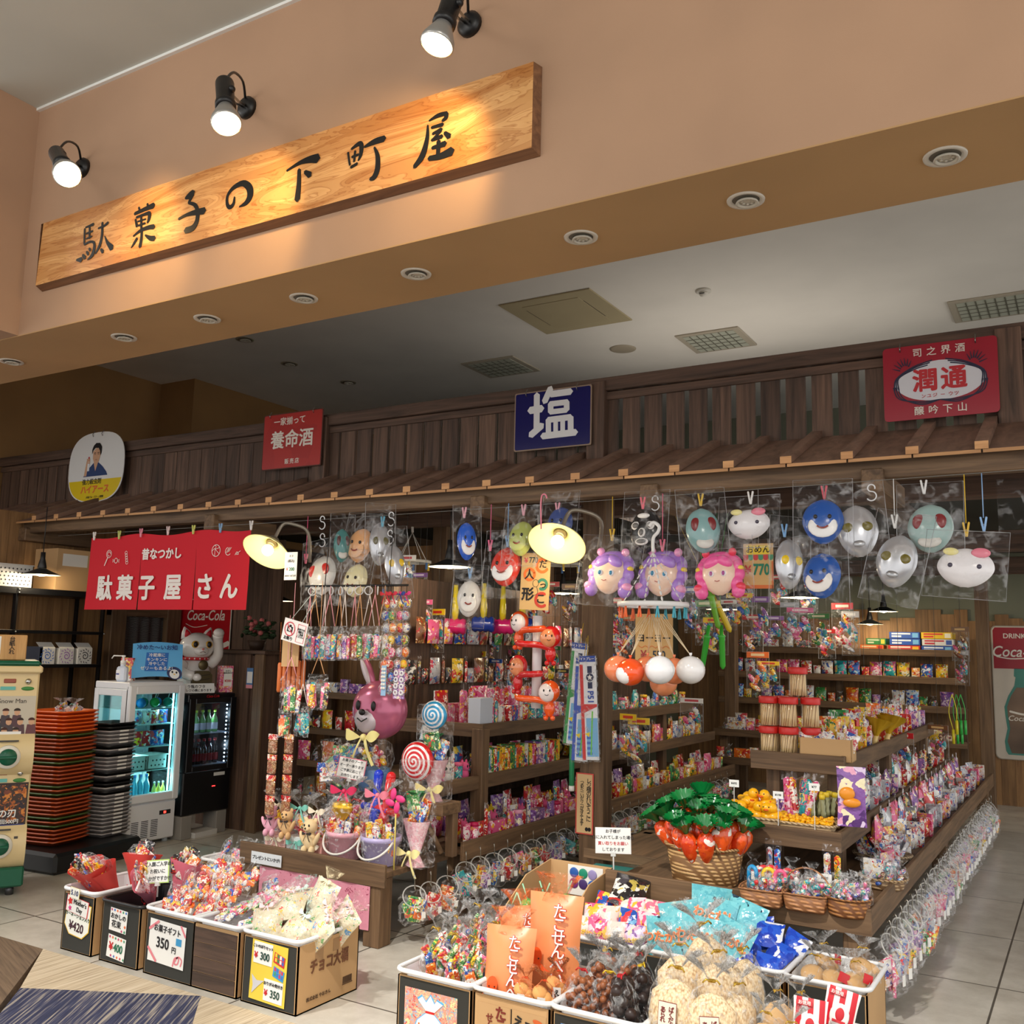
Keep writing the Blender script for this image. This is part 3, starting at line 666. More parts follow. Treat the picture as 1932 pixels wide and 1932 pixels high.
text('司之界酒', t, (cx, -.0085, h_*.885), h_*.125, CREAM, bold=.01, space=1.75); text('醸吟下山', t, (cx, -.0085, h_*.10), h_*.125, CREAM, bold=.01, space=1.75)
text('潤通', t, (cx, -.0095, h_*.49), h_*.32, mat((190, 36, 44), .5), bold=.03, space=1.15); text('ンユジ ー ウツ', t, (cx, -.0095, h_*.295), h_*.06, mat((190, 36, 44), .5), bold=.01, space=1.3); hooks(t, (w_*.16, w_*.82), h_)
# oval portrait sign
A = aty(137, 823, GY); B = aty(230, 943, GY); w_, h_ = B.x-A.x, A.z-B.z
t = thing('enamel_sign', 'oval enamel sign of a man in a blue kimono above a yellow band', 'sign', (A.x+w_/2, GY, (A.z+B.z)/2))
def oval(sx, sz, n=48): return [(sx*abs(math.cos(a))**.72*(1 if math.cos(a) > 0 else -1), sz*abs(math.sin(a))**.72*(1 if math.sin(a) > 0 else -1)) for a in [2*math.pi*i/n for i in range(n)]]
m = MB(mat((228, 228, 226), .3)); O = oval(w_/2, h_/2); m.prism(O, -.008, -.002)
m.m(mat((226, 196, 20), .35)); yb = -h_*.13; m.prism([p for p in oval(w_/2*.97, h_/2*.97) if p[1] <= yb-.001]+[(w_*.475, yb), (-w_*.475, yb)][:0], -.0095, -.008); m.build('plate', t)
SK = mat((206, 160, 126), .55)
def shp(m, mt, pts, y, s_=h_): m.m(mt); m.prism([(x*s_, z*s_) for x, z in pts], y, y+.0009)
m = MB(); shp(m, mat((30, 58, 108), .6), [(-.26, -.13), (.27, -.13), (.24, -.08), (.15, .0), (.06, .06), (-.05, .06), (-.13, .0), (-.19, -.05)], -.0105)
shp(m, SK, [(-.05, .08), (-.035, .03), (.0, -.06), (.04, .04), (.05, .09)], -.0112); shp(m, SK, [(-.075, .22), (-.07, .12), (-.035, .06), (.02, .045), (.055, .07), (.085, .15), (.085, .24), (0, .28)], -.012)
shp(m, BLACK, [(-.095, .19), (-.08, .24), (-.03, .275), (.04, .27), (.075, .225), (.09, .16), (.108, .2), (.11, .28), (.06, .34), (-.02, .345), (-.07, .31), (-.1, .25)], -.0126)
for x in (-.03, .045): shp(m, BLACK, [(x-.022, .195), (x+.022, .198), (x+.018, .206), (x-.018, .206)], -.0128); shp(m, BLACK, [(x-.015, .178), (x+.015, .178), (x+.012, .186), (x-.012, .186)], -.0128)
shp(m, mat((168, 104, 84), .6), [(-.02, .098), (.03, .098), (.02, .108), (-.01, .108)], -.0128)
shp(m, SK, [(-.245, -.12), (-.19, -.12), (-.165, .06), (-.16, .12), (-.195, .13), (-.21, .08)], -.011); shp(m, mat((230, 230, 232), .3), [(-.18, -.05), (-.135, -.05), (-.135, .10), (-.15, .14), (-.17, .14), (-.18, .10)], -.0118); shp(m, RED, [(-.172, .10), (-.142, .10), (-.145, .155), (-.17, .155)], -.0124)
for k in range(3): shp(m, SK, [(-.2, .06+.025*k), (-.13, .056+.025*k), (-.13, .076+.025*k), (-.2, .08+.025*k)], -.0128)
m.build('portrait', t)
text('強力殺虫剤', t, (-.06*h_, -.0105, -.21*h_), h_*.085, INK, bold=.015); text('ハイアース', t, (.02*h_, -.0105, -.325*h_), h_*.125, mat((222, 104, 50), .5), bold=.04); text('大塚グループアース製薬', t, (.03*h_, -.0105, -.43*h_), h_*.035, INK, bold=.015); hooks(t, (-.1*h_, .1*h_), h_*.49)

# red shop curtain pegged under the eave
NY = 4.62
A = aty(173, 1015, NY); B = aty(474, 995, NY); C_ = aty(466, 1143, NY); D = aty(162, 1150, NY)
t = thing('noren_curtain', 'red shop curtain with white lettering, pegged to the line under the eave', 'curtain', (A.x, NY, D.z))
W_ = B.x-A.x; H_ = A.z-D.z
m = MB(REDF)
for k in range(3):
 a0 = W_*(0, .345, .69)[k]; a1 = W_*(.345, .69, 1.0)[k]; g0 = .006 if k else 0; g1 = .006 if k < 2 else 0
 def fn(u, v, a0=a0, a1=a1, g0=g0, g1=g1):
  f_ = max(0, 1-v/.82); x = a0+(a1-a0)*u; x += g0*f_*(1-u)-g1*f_*u; z = v*H_ + (-.012*math.sin(x*9) if v > .95 else 0)
  return (x-.02*(1-v)*(1 if k == 0 else 0)*(1-u), .006*math.sin(x*11+v*2)*(.3+f_), z)
 m.grid(fn, 14, 12)
m.build('cloth', t)
CW = mat((236, 228, 222), .8)
for s_, x in (('駄', .125), ('菓', .262), ('子', .405), ('屋', .57), ('さ', .76), ('ん', .90)): text(s_, t, (x*W_, -.010, .27*H_), .19, CW, bold=.03, sx=.95)
text('昔なつかし', t, (.485*W_, -.010, .725*H_), .085, CW, bold=.035)
m = MB(CW)
def circ(cx, cz, r, w_=.004, n=20, a0=0, a1=360): stroke(m, [(cx+r*math.cos(R(a0+(a1-a0)*i/n)), cz+r*math.sin(R(a0+(a1-a0)*i/n))) for i in range(n+1)], [w_]*(n+1), -.0105, .001)
x, z = .14*W_, .76*H_; circ(x, z, .028); circ(x, z, .016, a1=300); stroke(m, [(x-.016, z-.03), (x-.045, z-.085)], [.008, .008], -.0105, .001)
m.build('drawing', t); m = MB(CW); x, z = .19*W_, .665*H_; circ(x, z, .018); stroke(m, [(x-.02, z), (x-.035, z+.012), (x-.035, z-.012), (x-.02, z)], [.003]*4, -.0105, .001); stroke(m, [(x+.02, z), (x+.035, z+.01), (x+.035, z-.016), (x+.02, z)], [.003]*4, -.0105, .001)
m.build('drawing', t); m = MB(CW); x, z = .255*W_, .70*H_
for k in range(5): circ(x+.004*k, z+.036-.018*k, .012, .003)
m.build('drawing', t); m = MB(CW)
x, z = .815*W_, .745*H_; circ(x, z, .04)
for k in range(5): a = R(72*k+20); stroke(m, smooth_path([(x-.01, z+.012), (x+.02*math.cos(a), z+.02*math.sin(a)+.008), (x+.038*math.cos(a+.3), z+.038*math.sin(a+.3))], 3), [.003]*7, -.0105, .001)
m.build('drawing', t); m = MB(CW); x, z = .885*W_, .73*H_; circ(x, z, .026, a0=100, a1=320)
for k in range(3): stroke(m, [(x-.02+.012*k, z-.012+.004*k), (x+.006+.012*k, z+.026)], [.003, .003], -.0105, .001)
m.build('drawing', t); m = MB(CW); stroke(m, smooth_path([(.925*W_, .68*H_), (.935*W_, .72*H_), (.945*W_, .69*H_), (.93*W_, .69*H_), (.955*W_, .73*H_)], 4), [.003]*17, -.0105, .001)
m.build('drawing', t)

# ------------------------------------------------------------------ cola signs
def cola_small():
 A = aty(342, 1140, 6.40); B = aty(430, 1252, 6.40); w_, h_ = B.x-A.x, A.z-B.z
 t = thing('cola_sign', 'red cola sign behind the beckoning cat, partly under the red curtain', 'sign', (A.x, 6.41, B.z))
 plate(t, 0, w_, -.12, h_+.05, mat((176, 16, 28), .35), CREAM, .02)
 text('Coca-Cola', t, (w_*.5, -.0085, h_*.80), .135, CREAM, bold=.012, shear=.25, sx=.88); text('Drink', t, (w_*.45, -.0085, h_*1.03), .05, CREAM, bold=.01)
 m = MB(CREAM); stroke(m, smooth_path([(w_*.55, h_*.02), (w_*.75, h_*.22), (w_*.98, h_*.34)], 5), [.004, .012, .022, .03, .036, .04, .042, .044, .045, .046, .046], -.0085, .001)
 stroke(m, smooth_path([(w_*.12, h_*.66), (w_*.3, h_*.60), (w_*.55, h_*.64)], 5), [.006]*11, -.0085, .001); m.build('ribbon', t)
cola_small()
A = aty(1868, 1180, 11.34); B = aty(1886, 1432, 11.34); h_ = A.z-B.z; w_ = .58
t = thing('cola_sign', 'tall worn enamel cola sign with a bottle on the back wall', 'sign', (A.x, 11.35, B.z))
plate(t, 0, w_, 0, h_, plaster((206, 196, 180), .08, .5), mat((150, 140, 124), .5), .05, .008)
m = MB(mat((150, 14, 34), .35)); m.prism([(.02, h_*.675), (w_-.02, h_*.675), (w_-.02, h_-.02), (.04, h_-.02), (.02, h_-.05)], -.0085, -.0072); m.build('red_panel', t)
text('Coca-Cola', t, (w_*.5, -.0095, h_*.80), .155, CREAM, bold=.012, shear=.25, sx=.86); text('DRINK', t, (w_*.38, -.0095, h_*.92), .07, CREAM, bold=.02)
m = MB(CREAM); stroke(m, smooth_path([(.05, h_*.765), (.18, h_*.75), (.34, h_*.757)], 4), [.012]*9, -.0095, .001); m.build('ribbon', t)
m = MB(mat((66, 134, 120), .4)); bx = w_*.5; hb = h_*.64
pr = [(0, .17), (.04, .19), (.15, .2), (.3, .17), (.45, .185), (.55, .19), (.68, .15), (.8, .09), (.9, .075), (.91, .09), (1, .085)]
m.prism([(bx+r, .05+z*hb) for z, r in pr]+[(bx-r, .05+z*hb) for z, r in pr[::-1]], -.0085, -.0072)
m.m(plaster((112, 92, 76), .3, .6, 30)); pr2 = [(.02, .14), (.15, .175), (.3, .145), (.45, .16), (.55, .165), (.68, .125), (.78, .07)]
m.prism([(bx+r, .05+z*hb) for z, r in pr2]+[(bx-r, .05+z*hb) for z, r in pr2[::-1]], -.0095, -.0085)
m.m(CREAM); stroke(m, smooth_path([(bx-.14, .05+.5*hb), (bx, .05+.47*hb), (bx+.14, .05+.5*hb)], 4), [.02]*9, -.0105, .001); m.build('bottle_picture', t)
text('Coca-Cola', t, (bx, -.0115, .05+.42*hb), .075, CREAM, bold=.01, shear=.25)
# ------------------------------------------------------------------ goods: one mesh of each kind, copied as things of their own
FILM = film(); FILM2 = film((226, 226, 228), .15, .1, .9, 24); GOLDTIE = mat((206, 170, 70), .3, .8)
PAL = {
 'pink': [(226, 96, 146), (250, 214, 224), (196, 24, 84), (252, 240, 240), (250, 190, 60)],
 'red': [(206, 34, 40), (250, 236, 220), (240, 190, 40), (150, 16, 26), (255, 255, 250)],
 'yellow': [(240, 200, 36), (214, 60, 40), (252, 246, 220), (60, 110, 60), (244, 150, 30)],
 'blue': [(36, 86, 178), (230, 240, 250), (120, 190, 236), (236, 60, 70), (250, 220, 80)],
 'green': [(58, 142, 70), (230, 240, 200), (240, 220, 80), (20, 90, 50), (220, 60, 60)],
 'white': [(234, 232, 226), (200, 60, 70), (60, 90, 170), (220, 180, 120), (250, 250, 248)],
 'purple': [(140, 92, 170), (230, 210, 240), (240, 170, 200), (90, 50, 120), (250, 240, 200)],
 'orange': [(234, 112, 32), (252, 220, 170), (200, 40, 30), (250, 200, 60), (255, 250, 240)],
 'teal': [(40, 160, 168), (220, 246, 240), (240, 110, 150), (250, 220, 90), (20, 90, 120)],
 'brown': [(120, 78, 48), (220, 180, 120), (90, 40, 26), (240, 220, 190), (180, 40, 30)],
 'silver': [(190, 192, 198), (230, 232, 236), (140, 140, 150), (200, 60, 80), (80, 120, 190)],
 'black': [(34, 32, 36), (200, 180, 90), (190, 40, 40), (230, 230, 226), (70, 66, 74)]}
CN_ = list(PAL)
def pm(c, s=28, **k): return printed(PAL[c], s, **k)
PM = {}
def cached(key, fn):
 if key not in PM: PM[key] = fn()
 return PM[key]
def pouch(w, h, d, m_, seal=.045, name='snack_bag', nu=10, nv=12):
 def mk():
  m = MB(m_)
  def f(sg):
   def g(u, v):
    e = (max(0, math.sin(math.pi*u))**.6)*(max(0, math.sin(math.pi*min(1, max(0, (v-seal)/(1-2*seal)))))**.55)
    return ((u-.5)*w*(1-.07*math.sin(math.pi*v)), sg*d/2*e, v*h)
   return g
  m.grid(f(-1), nu, nv);
  k = len(m.f); m.grid(f(1), nu, nv)
  m.f[k:] = [q[::-1] for q in m.f[k:]]
  return m.mesh(name)
 return cached(('pouch', w, h, d, m_.name), mk)
def carton(w, h, d, m_, name='candy_box', b=.002):
 return cached(('carton', w, h, d, m_.name), lambda: MB(m_).box(-w/2, -d/2, 0, w/2, d/2, h, b).mesh(name))
def fan(m, r, z0, h, n=26, wob=.25, fl=1.0):
 """flared, pleated top of a tied film bag"""
 pr = [(r*.12, z0), (r*.35*fl, z0+h*.4), (r*.8*fl, z0+h*.85), (r*.95*fl, z0+h)]
 m.lathe(pr, n*2, fn=lambda a, z: 1+wob*math.cos(n*a)*min(1, (z-z0)/h+.15), cap=False)
def bag_profile(w, h): return [(w*.30, 0), (w*.44, h*.04), (w*.5, h*.2), (w*.48, h*.45), (w*.36, h*.64), (w*.10, h*.76)]
def tied_bag(label, cat, loc, w=.13, h=.22, fill='multi', rz=0, group=None, tie=None, flat=.62, lean=(0, 0), fillh=.58, filmm=None, name='candy_bag'):
 """clear film bag tied at the neck: wrapper, contents, tie"""
 t = thing(name, label, cat, loc, group=group, rot=(R(lean[0]), R(lean[1]), R(rz)))
 def mkw():
  m = MB(filmm or FILM); m.lathe(bag_profile(w, h), 20, sy=flat, fn=lambda a, z: 1+.05*math.sin(5*a+z*40), cap=False); fan(m, w*.42, h*.76, h*.24); return m.mesh('wrapper')
 kid(cached(('tbw', w, h, flat, (filmm or FILM).name), mkw), 'wrapper', t)
 def mkc():
  rr = random.Random(5); m = MB()
  if fill == 'multi' or fill in PAL:
   cs = ['red', 'yellow', 'pink', 'blue', 'white', 'orange', 'green'] if fill == 'multi' else [fill, fill, 'white', 'yellow']
   for i in range(22):
    m.m(pm(cs[i % len(cs)], 40)); a = i*2.4; q = w*(.34 if i < 14 else .2)*math.sqrt(rr.random())
    M = T(q*math.cos(a), q*math.sin(a)*flat, h*(.02+.021*i)) @ RZ(rr.random()*360) @ RX(rr.uniform(-25, 25)) @ RY(rr.uniform(-35, 35))
    m.box(-w*.13, -w*.05, 0, w*.13, w*.05, w*.5, w*.02, M)
  elif isinstance(fill, tuple) and fill[0] == 'balls':
   _, col, r, n = fill; m.m(mat(col, .4)); k = 0
   for i in range(n):
    z = h*.03+r+fillh*h*i/n; a = i*2.4; q = w*.40*math.sqrt(((i*7) % 10)/10+.05)*(1 if z < h*.45 else .7)
    m.ell((q*math.cos(a), q*math.sin(a)*flat, z), r, nu=8, nv=6)
  elif isinstance(fill, tuple) and fill[0] == 'mass':
   m.m(fill[1]); m.lathe([(r*.93, z) for r, z in bag_profile(w, h) if z < fillh*h]+[(w*.2, h*fillh), (0, h*(fillh+.03))], 18, sy=flat)
  elif isinstance(fill, tuple) and fill[0] == 'discs':
   _, col, r, n = fill
   for i in range(n):
    m.m(plaster(col, .12, .8, 90)); M = T(rr.uniform(-.2, .2)*w, rr.uniform(-.1, .1)*w*flat, h*.06+i*h*.11) @ RX(rr.uniform(20, 70)) @ RY(rr.uniform(-30, 30))
    m.lathe([(0, -.012), (r, -.008), (r*1.02, .004), (r*.6, .014), (0, .016)], 16, M)
  return m.mesh('contents')
 kid(cached(('tbc', w, h, str(fill), flat, fillh), mkc), 'contents', t)
 def mkt():
  m = MB(tie or GOLDTIE); m.lathe([(w*.07, h*.745), (w*.075, h*.76), (w*.07, h*.775)], 10, cap=False)
  for s_ in (-1, 1): m.tube([(0, -w*.06, h*.76), (s_*w*.1, -w*.1, h*.78), (s_*w*.16, -w*.1, h*.74)], w*.018, 5)
  return m.mesh('tie')
 kid(cached(('tbt', w, h, (tie or GOLDTIE).name), mkt), 'tie', t)
 return t
def bow(mb, c, s_, m_, M=None):
 mb.m(m_); X = T(*c) @ (M or I4)
 for sg in (-1, 1):
  mb.grid(lambda u, v, sg=sg: tuple(X @ Vector((sg*s_*(.08+.5*math.sin(math.pi*u*.5)), -s_*.16*math.sin(math.pi*u)-.002, s_*(.16*math.sin(math.pi*u)*(1 if v > .5 else -1)*abs(2*v-1)+ .12*u)))), 8, 4)
  mb.grid(lambda u, v, sg=sg: tuple(X @ Vector((sg*s_*(.05+.34*u)+s_*.09*(v-.5), -s_*.06*math.sin(3*u)-.003, -s_*.75*u+s_*.05*(v-.5)))), 6, 1)
 mb.ell((0, 0, 0), s_*.1, X, 8, 6)
def hang_pouch(label, loc, col, rz=0, group=None, h=.17, hook=True, name='clear_pouch'):
 """clear zip pouch on a wire hook, its ring handle tilted forward"""
 t = thing(name, label, 'clear pouch of toys', loc, rz, group)
 def mk():
  m = MB(FILM2); w, d = .145+.06*(h > .2), .08
  m.box(-w/2, -d/2, -h, w/2, d/2, -h*.35, .02)
  m.grid(lambda u, v: ((u-.5)*w*(1-.25*v), -d/2+d*.5*v, -h*.35+h*.3*v), 6, 4); m.grid(lambda u, v: ((u-.5)*w*(1-.25*v), d/2-d*.3*v, -h*.35+h*.3*v), 6, 4)
  return m.mesh('pouch')
 kid(cached(('hp', h), mk), 'pouch', t)
 def mkr():
  m = MB(mat((226, 226, 222), .12, 0, 0, .5, .4)); m.tube([(.062*math.cos(a), -.012+.03*math.sin(a), -.035+.045*math.sin(a)) for a in [2*math.pi*i/24 for i in range(24)]], .0035, 6, True); return m.mesh('ring_handle')
 kid(cached('hpr', mkr), 'ring_handle', t)
 def mkc():
  m = MB(); rr = random.Random(len(PM))
  for i in range(5):
   m.m(pm(col if i % 2 == 0 else rr.choice(CN_), 36)); M = T(rr.uniform(-.03, .03), rr.uniform(-.018, .018), -h*.95+.012*i) @ RZ(rr.uniform(-40, 40)) @ RY(rr.uniform(-25, 25))
   m.box(-.035, -.006, 0, .035, .006, h*.45, .003, M)
  m.m(mat((236, 236, 232), .5)); m.box(.028, -.043, -h*.8, .05, -.0415, -h*.62)
  return m.mesh('contents')
 kid(cached(('hpc', col, h, rnd.randint(0, 2)), mkc), 'contents', t)
 if hook:
  def mkh():
   m = MB(mat((180, 178, 170), .25, 1)); m.tube(smooth_path([(0, .0, .01), (.004, -.012, -.006), (0, -.01, .018), (-.004, -.014, .05), (0, -.004, .068), (0, .006, .056)], 4), .0022, 6); return m.mesh('wire_hook')
  kid(cached('hph', mkh), 'wire_hook', t)
 return t
def peg(label, loc, col, group='clothes pegs on the line', rz=0, sc=1, tail=0):
 t = thing('clothes_peg', label, 'clothes peg', loc, rz, group, sc=sc)
 m = MB(mat(col, .4))
 for s_ in (-1, 1):
  m.box(-.004, -.006, -.03, .004, .006, .035, .002, T(s_*.006, 0, 0) @ RY(s_*10))
 if tail: m.tube([(0, 0, .03), (0, 0, .03+tail)], .0022, 5);
 m.build('jaws', t)
 m = MB(mat((150, 150, 150), .3, 1)); m.cyl((-.011, 0, 0), (.011, 0, 0), .004, n=8); m.build('spring', t); return t
def s_hook(label, loc, s_=.05, col=(226, 228, 232), rz=0):
 m = MB(mat(col, .25)); P = [(.5*math.cos(a), 0, .5+.5*math.sin(a)) for a in [R(q) for q in range(200, -91, -20)]]+[(-.6*math.cos(a), 0, -.6-.6*math.sin(a)) for a in [R(q) for q in range(-90, 151, 20)]]
 P = [(.45*math.sin(R(q))*(-1), 0, .5+.45*math.cos(R(q))) for q in range(-110, 181, 20)][::1]+[(.6*math.sin(R(q)), 0, -.55+.6*math.cos(R(q))) for q in range(0, 250, 20)]
 m.tube([(x*s_, 0, z*s_) for x, _, z in P], s_*.09, 7); o = m.build('s_hook', loc=loc, rot=(0, 0, R(rz))); return tag(o, label, 'hook')
def card(parent, x, z, w, h, m_, y=-.003, tilt=0, name='price_card', rim=None, poly=None):
 m = MB(rim or m_)
 P = poly or [(-w/2, -h/2), (w/2, -h/2), (w/2, h/2), (-w/2, h/2)]
 m.prism(P, -.001, 0)
 if rim: m.m(m_); m.prism([(a*.95, b*.95) for a, b in P], -.0016, -.001)
 return m.build(name, parent, (x, y, z), (0, R(tilt), 0))
def price_tag(parent_or_none, loc, label, body='', w=.05, h=.035, rz=0, stem=.05, tilt=0):
 t = thing('price_tag', label, 'price tag', loc, rz)
 m = MB(mat((240, 240, 236), .5)); m.box(-w/2, -.0008, stem, w/2, .0008, stem+h); c = m.build('card', t)
 m = MB(mat((220, 220, 218), .2, 0, 0, 0, .7)); m.box(-.006, -.006, 0, .006, .006, .006); m.box(-.002, -.002, 0, .002, .002, stem+.005); m.build('clip_stand', t)
 if body: text(body, t, (0, -.0015, stem+h*.5), h*.42, INK, bold=.012)
 return t
def wicker(label, loc, rx, ry, h, rz=0, c1=(112, 76, 40), c2=(196, 152, 98), handle=0, round_=True, flare=1.15, name='wicker_basket', group=None, sc=None):
 t = thing(name, label, 'basket', loc, rz, group)
 m = MB(weave(c1, c2)); pw = 1 if round_ else .28
 def sq(a, z):
  if round_: return 1
  return 1/max(abs(math.cos(a)), abs(math.sin(a)))**.72
 m.lathe([(rx*.2, .003), (rx*.96, .0), (rx*1.0, .01), (rx*flare, h), (rx*flare*.95, h), (rx*.93, .015), (0, .012)], 40, sy=ry/rx, fn=sq, cap=False); m.build('body', t)
 m = MB(weave(c1, c2, 150, 60)); k = 40; pts = [(rx*flare*sq(a, 0)*math.cos(a), ry*flare*sq(a, 0)*math.sin(a), h+.004*math.sin(a*20)*.4) for a in [2*math.pi*i/k for i in range(k)]]
 m.tube(pts, rx*.055, 8, True); m.build('rim', t)
 if handle:
  m = MB(weave(c1, c2, 150, 60)); hx = rx*flare if handle > 0 else 0
  if handle == 2: pts = [(rx*flare*math.cos(a), 0, h+rx*1.15*math.sin(a)) for a in [math.pi*i/14 for i in range(15)]]; m.tube(pts, rx*.045, 7)
  else:
   for sg in (-1, 1): m.tube([(rx*.38*math.cos(a), sg*ry*flare, h-.01+rx*.42*math.sin(a)) for a in [math.pi*i/12 for i in range(13)]], rx*.05, 7)
  m.build('handle', t)
 return t
def face_tag(m, y, z, s_, sep=.3, eye=(20, 18, 20)):
 m.m(mat(eye, .3))
 for sg in (-1, 1): m.ell((sg*sep*s_, y, z), (s_*.09, s_*.04, s_*.12), nu=8, nv=6)
def plush(label, loc, col, rz, s_=.1):
 t = thing('plush_bear', label, 'plush toy', loc, rz)
 c = mat(col, .95); m = MB(c); m.ell((0, 0, s_*.42), (s_*.24, s_*.2, s_*.34))
 m.ell((0, -.02*s_, s_*.92), (s_*.27, s_*.25, s_*.25)); m.ell((0, -s_*.24, s_*.86), (s_*.12, s_*.09, s_*.09))
 for sg in (-1, 1): m.ell((sg*s_*.2, 0, s_*1.13), (s_*.08, s_*.05, s_*.09)); m.ell((sg*s_*.3, -.04*s_, s_*.5), (s_*.09, s_*.1, s_*.26), RY(sg*25)); m.ell((sg*s_*.16, -.12*s_, s_*.1), (s_*.11, s_*.14, s_*.16))
 face_tag(m, -s_*.25, s_*.98, s_*.4, .25); m.ell((0, -s_*.33, s_*.89), s_*.035, nu=8, nv=6); m.build('body', t)
 m = MB(); bow(m, (0, -s_*.2, s_*.68), s_*.35, mat((50, 40, 38), .6)); m.build('ribbon', t); return t
# ------------------------------------------------------------------ left side: rack, fridges, trays, capsule machine
def rack():
 t = thing('steel_rack', 'black slotted-angle steel rack against the boarded left wall', 'rack', (-7.4, 4.85, 0))
 M_ = mat((20, 20, 22), .35, .3); y0, y1 = -.95, .47
 for y in (y0, -.32, y1):
  for x in (-.18, .18): m = MB(M_); m.box(x-.02, y-.02, 0, x+.02, y-.015, 1.858); m.box(x-.02, y-.02, 0, x-.015, y+.02, 1.858); m.build('upright', t)
 for z in (.5, 1.26, 1.53, 1.86): m = MB(M_); m.box(-.2, y0, z-.05 if z > 1.6 else z-.025, .2, y1, z, .003); m.build('shelf', t)
 m = MB(mat((200, 200, 196), .3, 1))
 for y in (y0, -.32, y1):
  for z in (1.515, 1.82, 1.845): m.ell((.203, y, z), .007, nu=8, nv=5)
 m.build('bolts', t)
rack()
def crate(label, loc, w, d, h, col, rz=0, holes=(40, 38, 36), name='plastic_crate'):
 t = thing(name, label, 'crate', loc, rz); m = MB(mat(col, .45)); th = .004
 for a in ((-w/2, -d/2, w/2, -d/2+th), (-w/2, d/2-th, w/2, d/2), (-w/2, -d/2, -w/2+th, d/2), (w/2-th, -d/2, w/2, d/2)): m.box(a[0], a[1], 0, a[2], a[3], h)
 m.box(-w/2, -d/2, 0, w/2, d/2, .004); m.box(-w/2-.008, -d/2-.008, h-.008, w/2+.008, -d/2+.004, h, .002); m.box(-w/2-.008, d/2-.004, h-.008, w/2+.008, d/2+.008, h, .002); m.box(-w/2-.008, -d/2, h-.008, -w/2+.004, d/2, h, .002); m.box(w/2-.004, -d/2, h-.008, w/2+.008, d/2, h, .002)
 m.build('body', t); m = MB(mat(holes, .8)); ny = max(2, int(h/.03)); nx = max(3, int(w/.032)); nd = max(3, int(d/.032))
 for j in range(ny-1):
  for i in range(nx-1): x = -w/2+w*(i+1+(.5 if j % 2 else 0)*.6)/nx; m.cbox((x, -d/2-.0005, h*(j+.8)/ny), (.011, .001, .011), rot=RY(45))
  for i in range(nd-1): y = -d/2+d*(i+1+(.5 if j % 2 else 0)*.6)/nd; m.cbox((w/2+.0005, y, h*(j+.8)/ny), (.001, .011, .011), rot=RX(45))
 m.build('holes', t); return t
crate('white punched plastic crate at the near end of the rack top', (-7.38, 4.05, 1.86), .3, .3, .17, (214, 212, 206))
crate('white punched plastic crate in the middle of the rack top', (-7.38, 4.5, 1.86), .3, .3, .18, (220, 218, 212))
o = one(carton(.3, .34, .3, KRAFT, 'cardboard_box'), 'cardboard_box', 'tall brown cardboard box on the rack top beside the white crates', 'box', (-7.38, 5.0, 1.86))
m = MB(mat((226, 222, 214), .6)); m.box(.1505, -.1, .2, .1515, .13, .3); m.build('paper_label', o)
one(carton(.26, .2, .22, plaster((140, 104, 70), .05, .8), 'cardboard_box'), 'cardboard_box', 'squat dark brown cardboard box at the far end of the rack top', 'box', (-7.4, 5.30, 1.862), (0, 0, .2))
def flowerbox(label, y, col):
 t = thing('printed_box', label, 'box', (-7.30, y, 1.262), 90); m = MB(mat((222, 220, 214), .5)); m.box(-.068, -.08, 0, .068, .08, .13, .002); m.grid(lambda u, v: (-.068+.136*u, -.078+.06*v, .13+.045*v), 2, 2); m.build('body', t)
 m = MB(mat(col, .6)); rr = random.Random(4); c = (0, .066)
 for k in range(16): a = k*.52; q = .008+.0015*k; stroke(m, smooth_path([(c[0]+q*math.cos(a), c[1]+q*math.sin(a)), (c[0]+q*1.1*math.cos(a+.5), c[1]+q*1.1*math.sin(a+.5)), (c[0]+q*math.cos(a+.9), c[1]+q*math.sin(a+.9))], 2), [.004, .006, .007, .006, .003], -.0812-.00005*k, .0006)
 for k in range(14): a = k*.45; q = .046+.006*(k % 2); stroke(m, [(c[0]+q*math.cos(a), c[1]+q*math.sin(a)), (c[0]+(q+.012)*math.cos(a+.2), c[1]+(q+.012)*math.sin(a+.2))], [.008, .003], -.0812, .0006)
 m.build('flower_print', t)
for y, c, n in ((4.83, (60, 110, 190), 'blue'), (5.0, (160, 110, 180), 'purple'), (5.17, (30, 24, 30), 'black')): flowerbox('white box with a %s flower print on the rack shelf' % n, y, c)
one(carton(.28, .14, .26, mat((60, 66, 84), .5), 'storage_box'), 'storage_box', 'dark blue box beside the flower-print boxes on the rack', 'box', (-7.36, 4.66, 1.262))
# doorway with a mesh curtain
t = thing('doorway', 'timber door frame with a grey mesh curtain behind the white fridge', 'doorway', (-7.55, 6.0, 0))
for y in (-.31, .30): m = MB(W_SHZ); m.box(-.03, y-.08, 0, .05, y+.08, 1.95, .005); m.build('jamb', t)
m = MB(W_SHY); m.box(-.03, -.39, 1.68, .045, .38, 1.85, .005); m.build('lintel', t)
cm, nt, b = new_mat('mesh_cloth'); tc = N(nt, 'ShaderNodeTexCoord'); wv = N(nt, 'ShaderNodeTexWave', Scale=26.0, Distortion=6.0, bands_direction='Z'); wv.inputs['Detail'].default_value = 1; nt.links.new(tc.outputs['Object'], wv.inputs['Vector'])
rp = ramp(nt, [(.3, (52, 50, 50)), (.8, (104, 100, 98))]); nt.links.new(wv.outputs['Fac'], rp.inputs[0]); nt.links.new(rp.outputs[0], b.inputs['Base Color']); b.inputs['Roughness'].default_value = .9
m = MB(cm); m.grid(lambda u, v: (.012*math.sin(u*24), -.23+.45*u, .05+1.63*v), 30, 4); m.build('mesh_curtain', t)
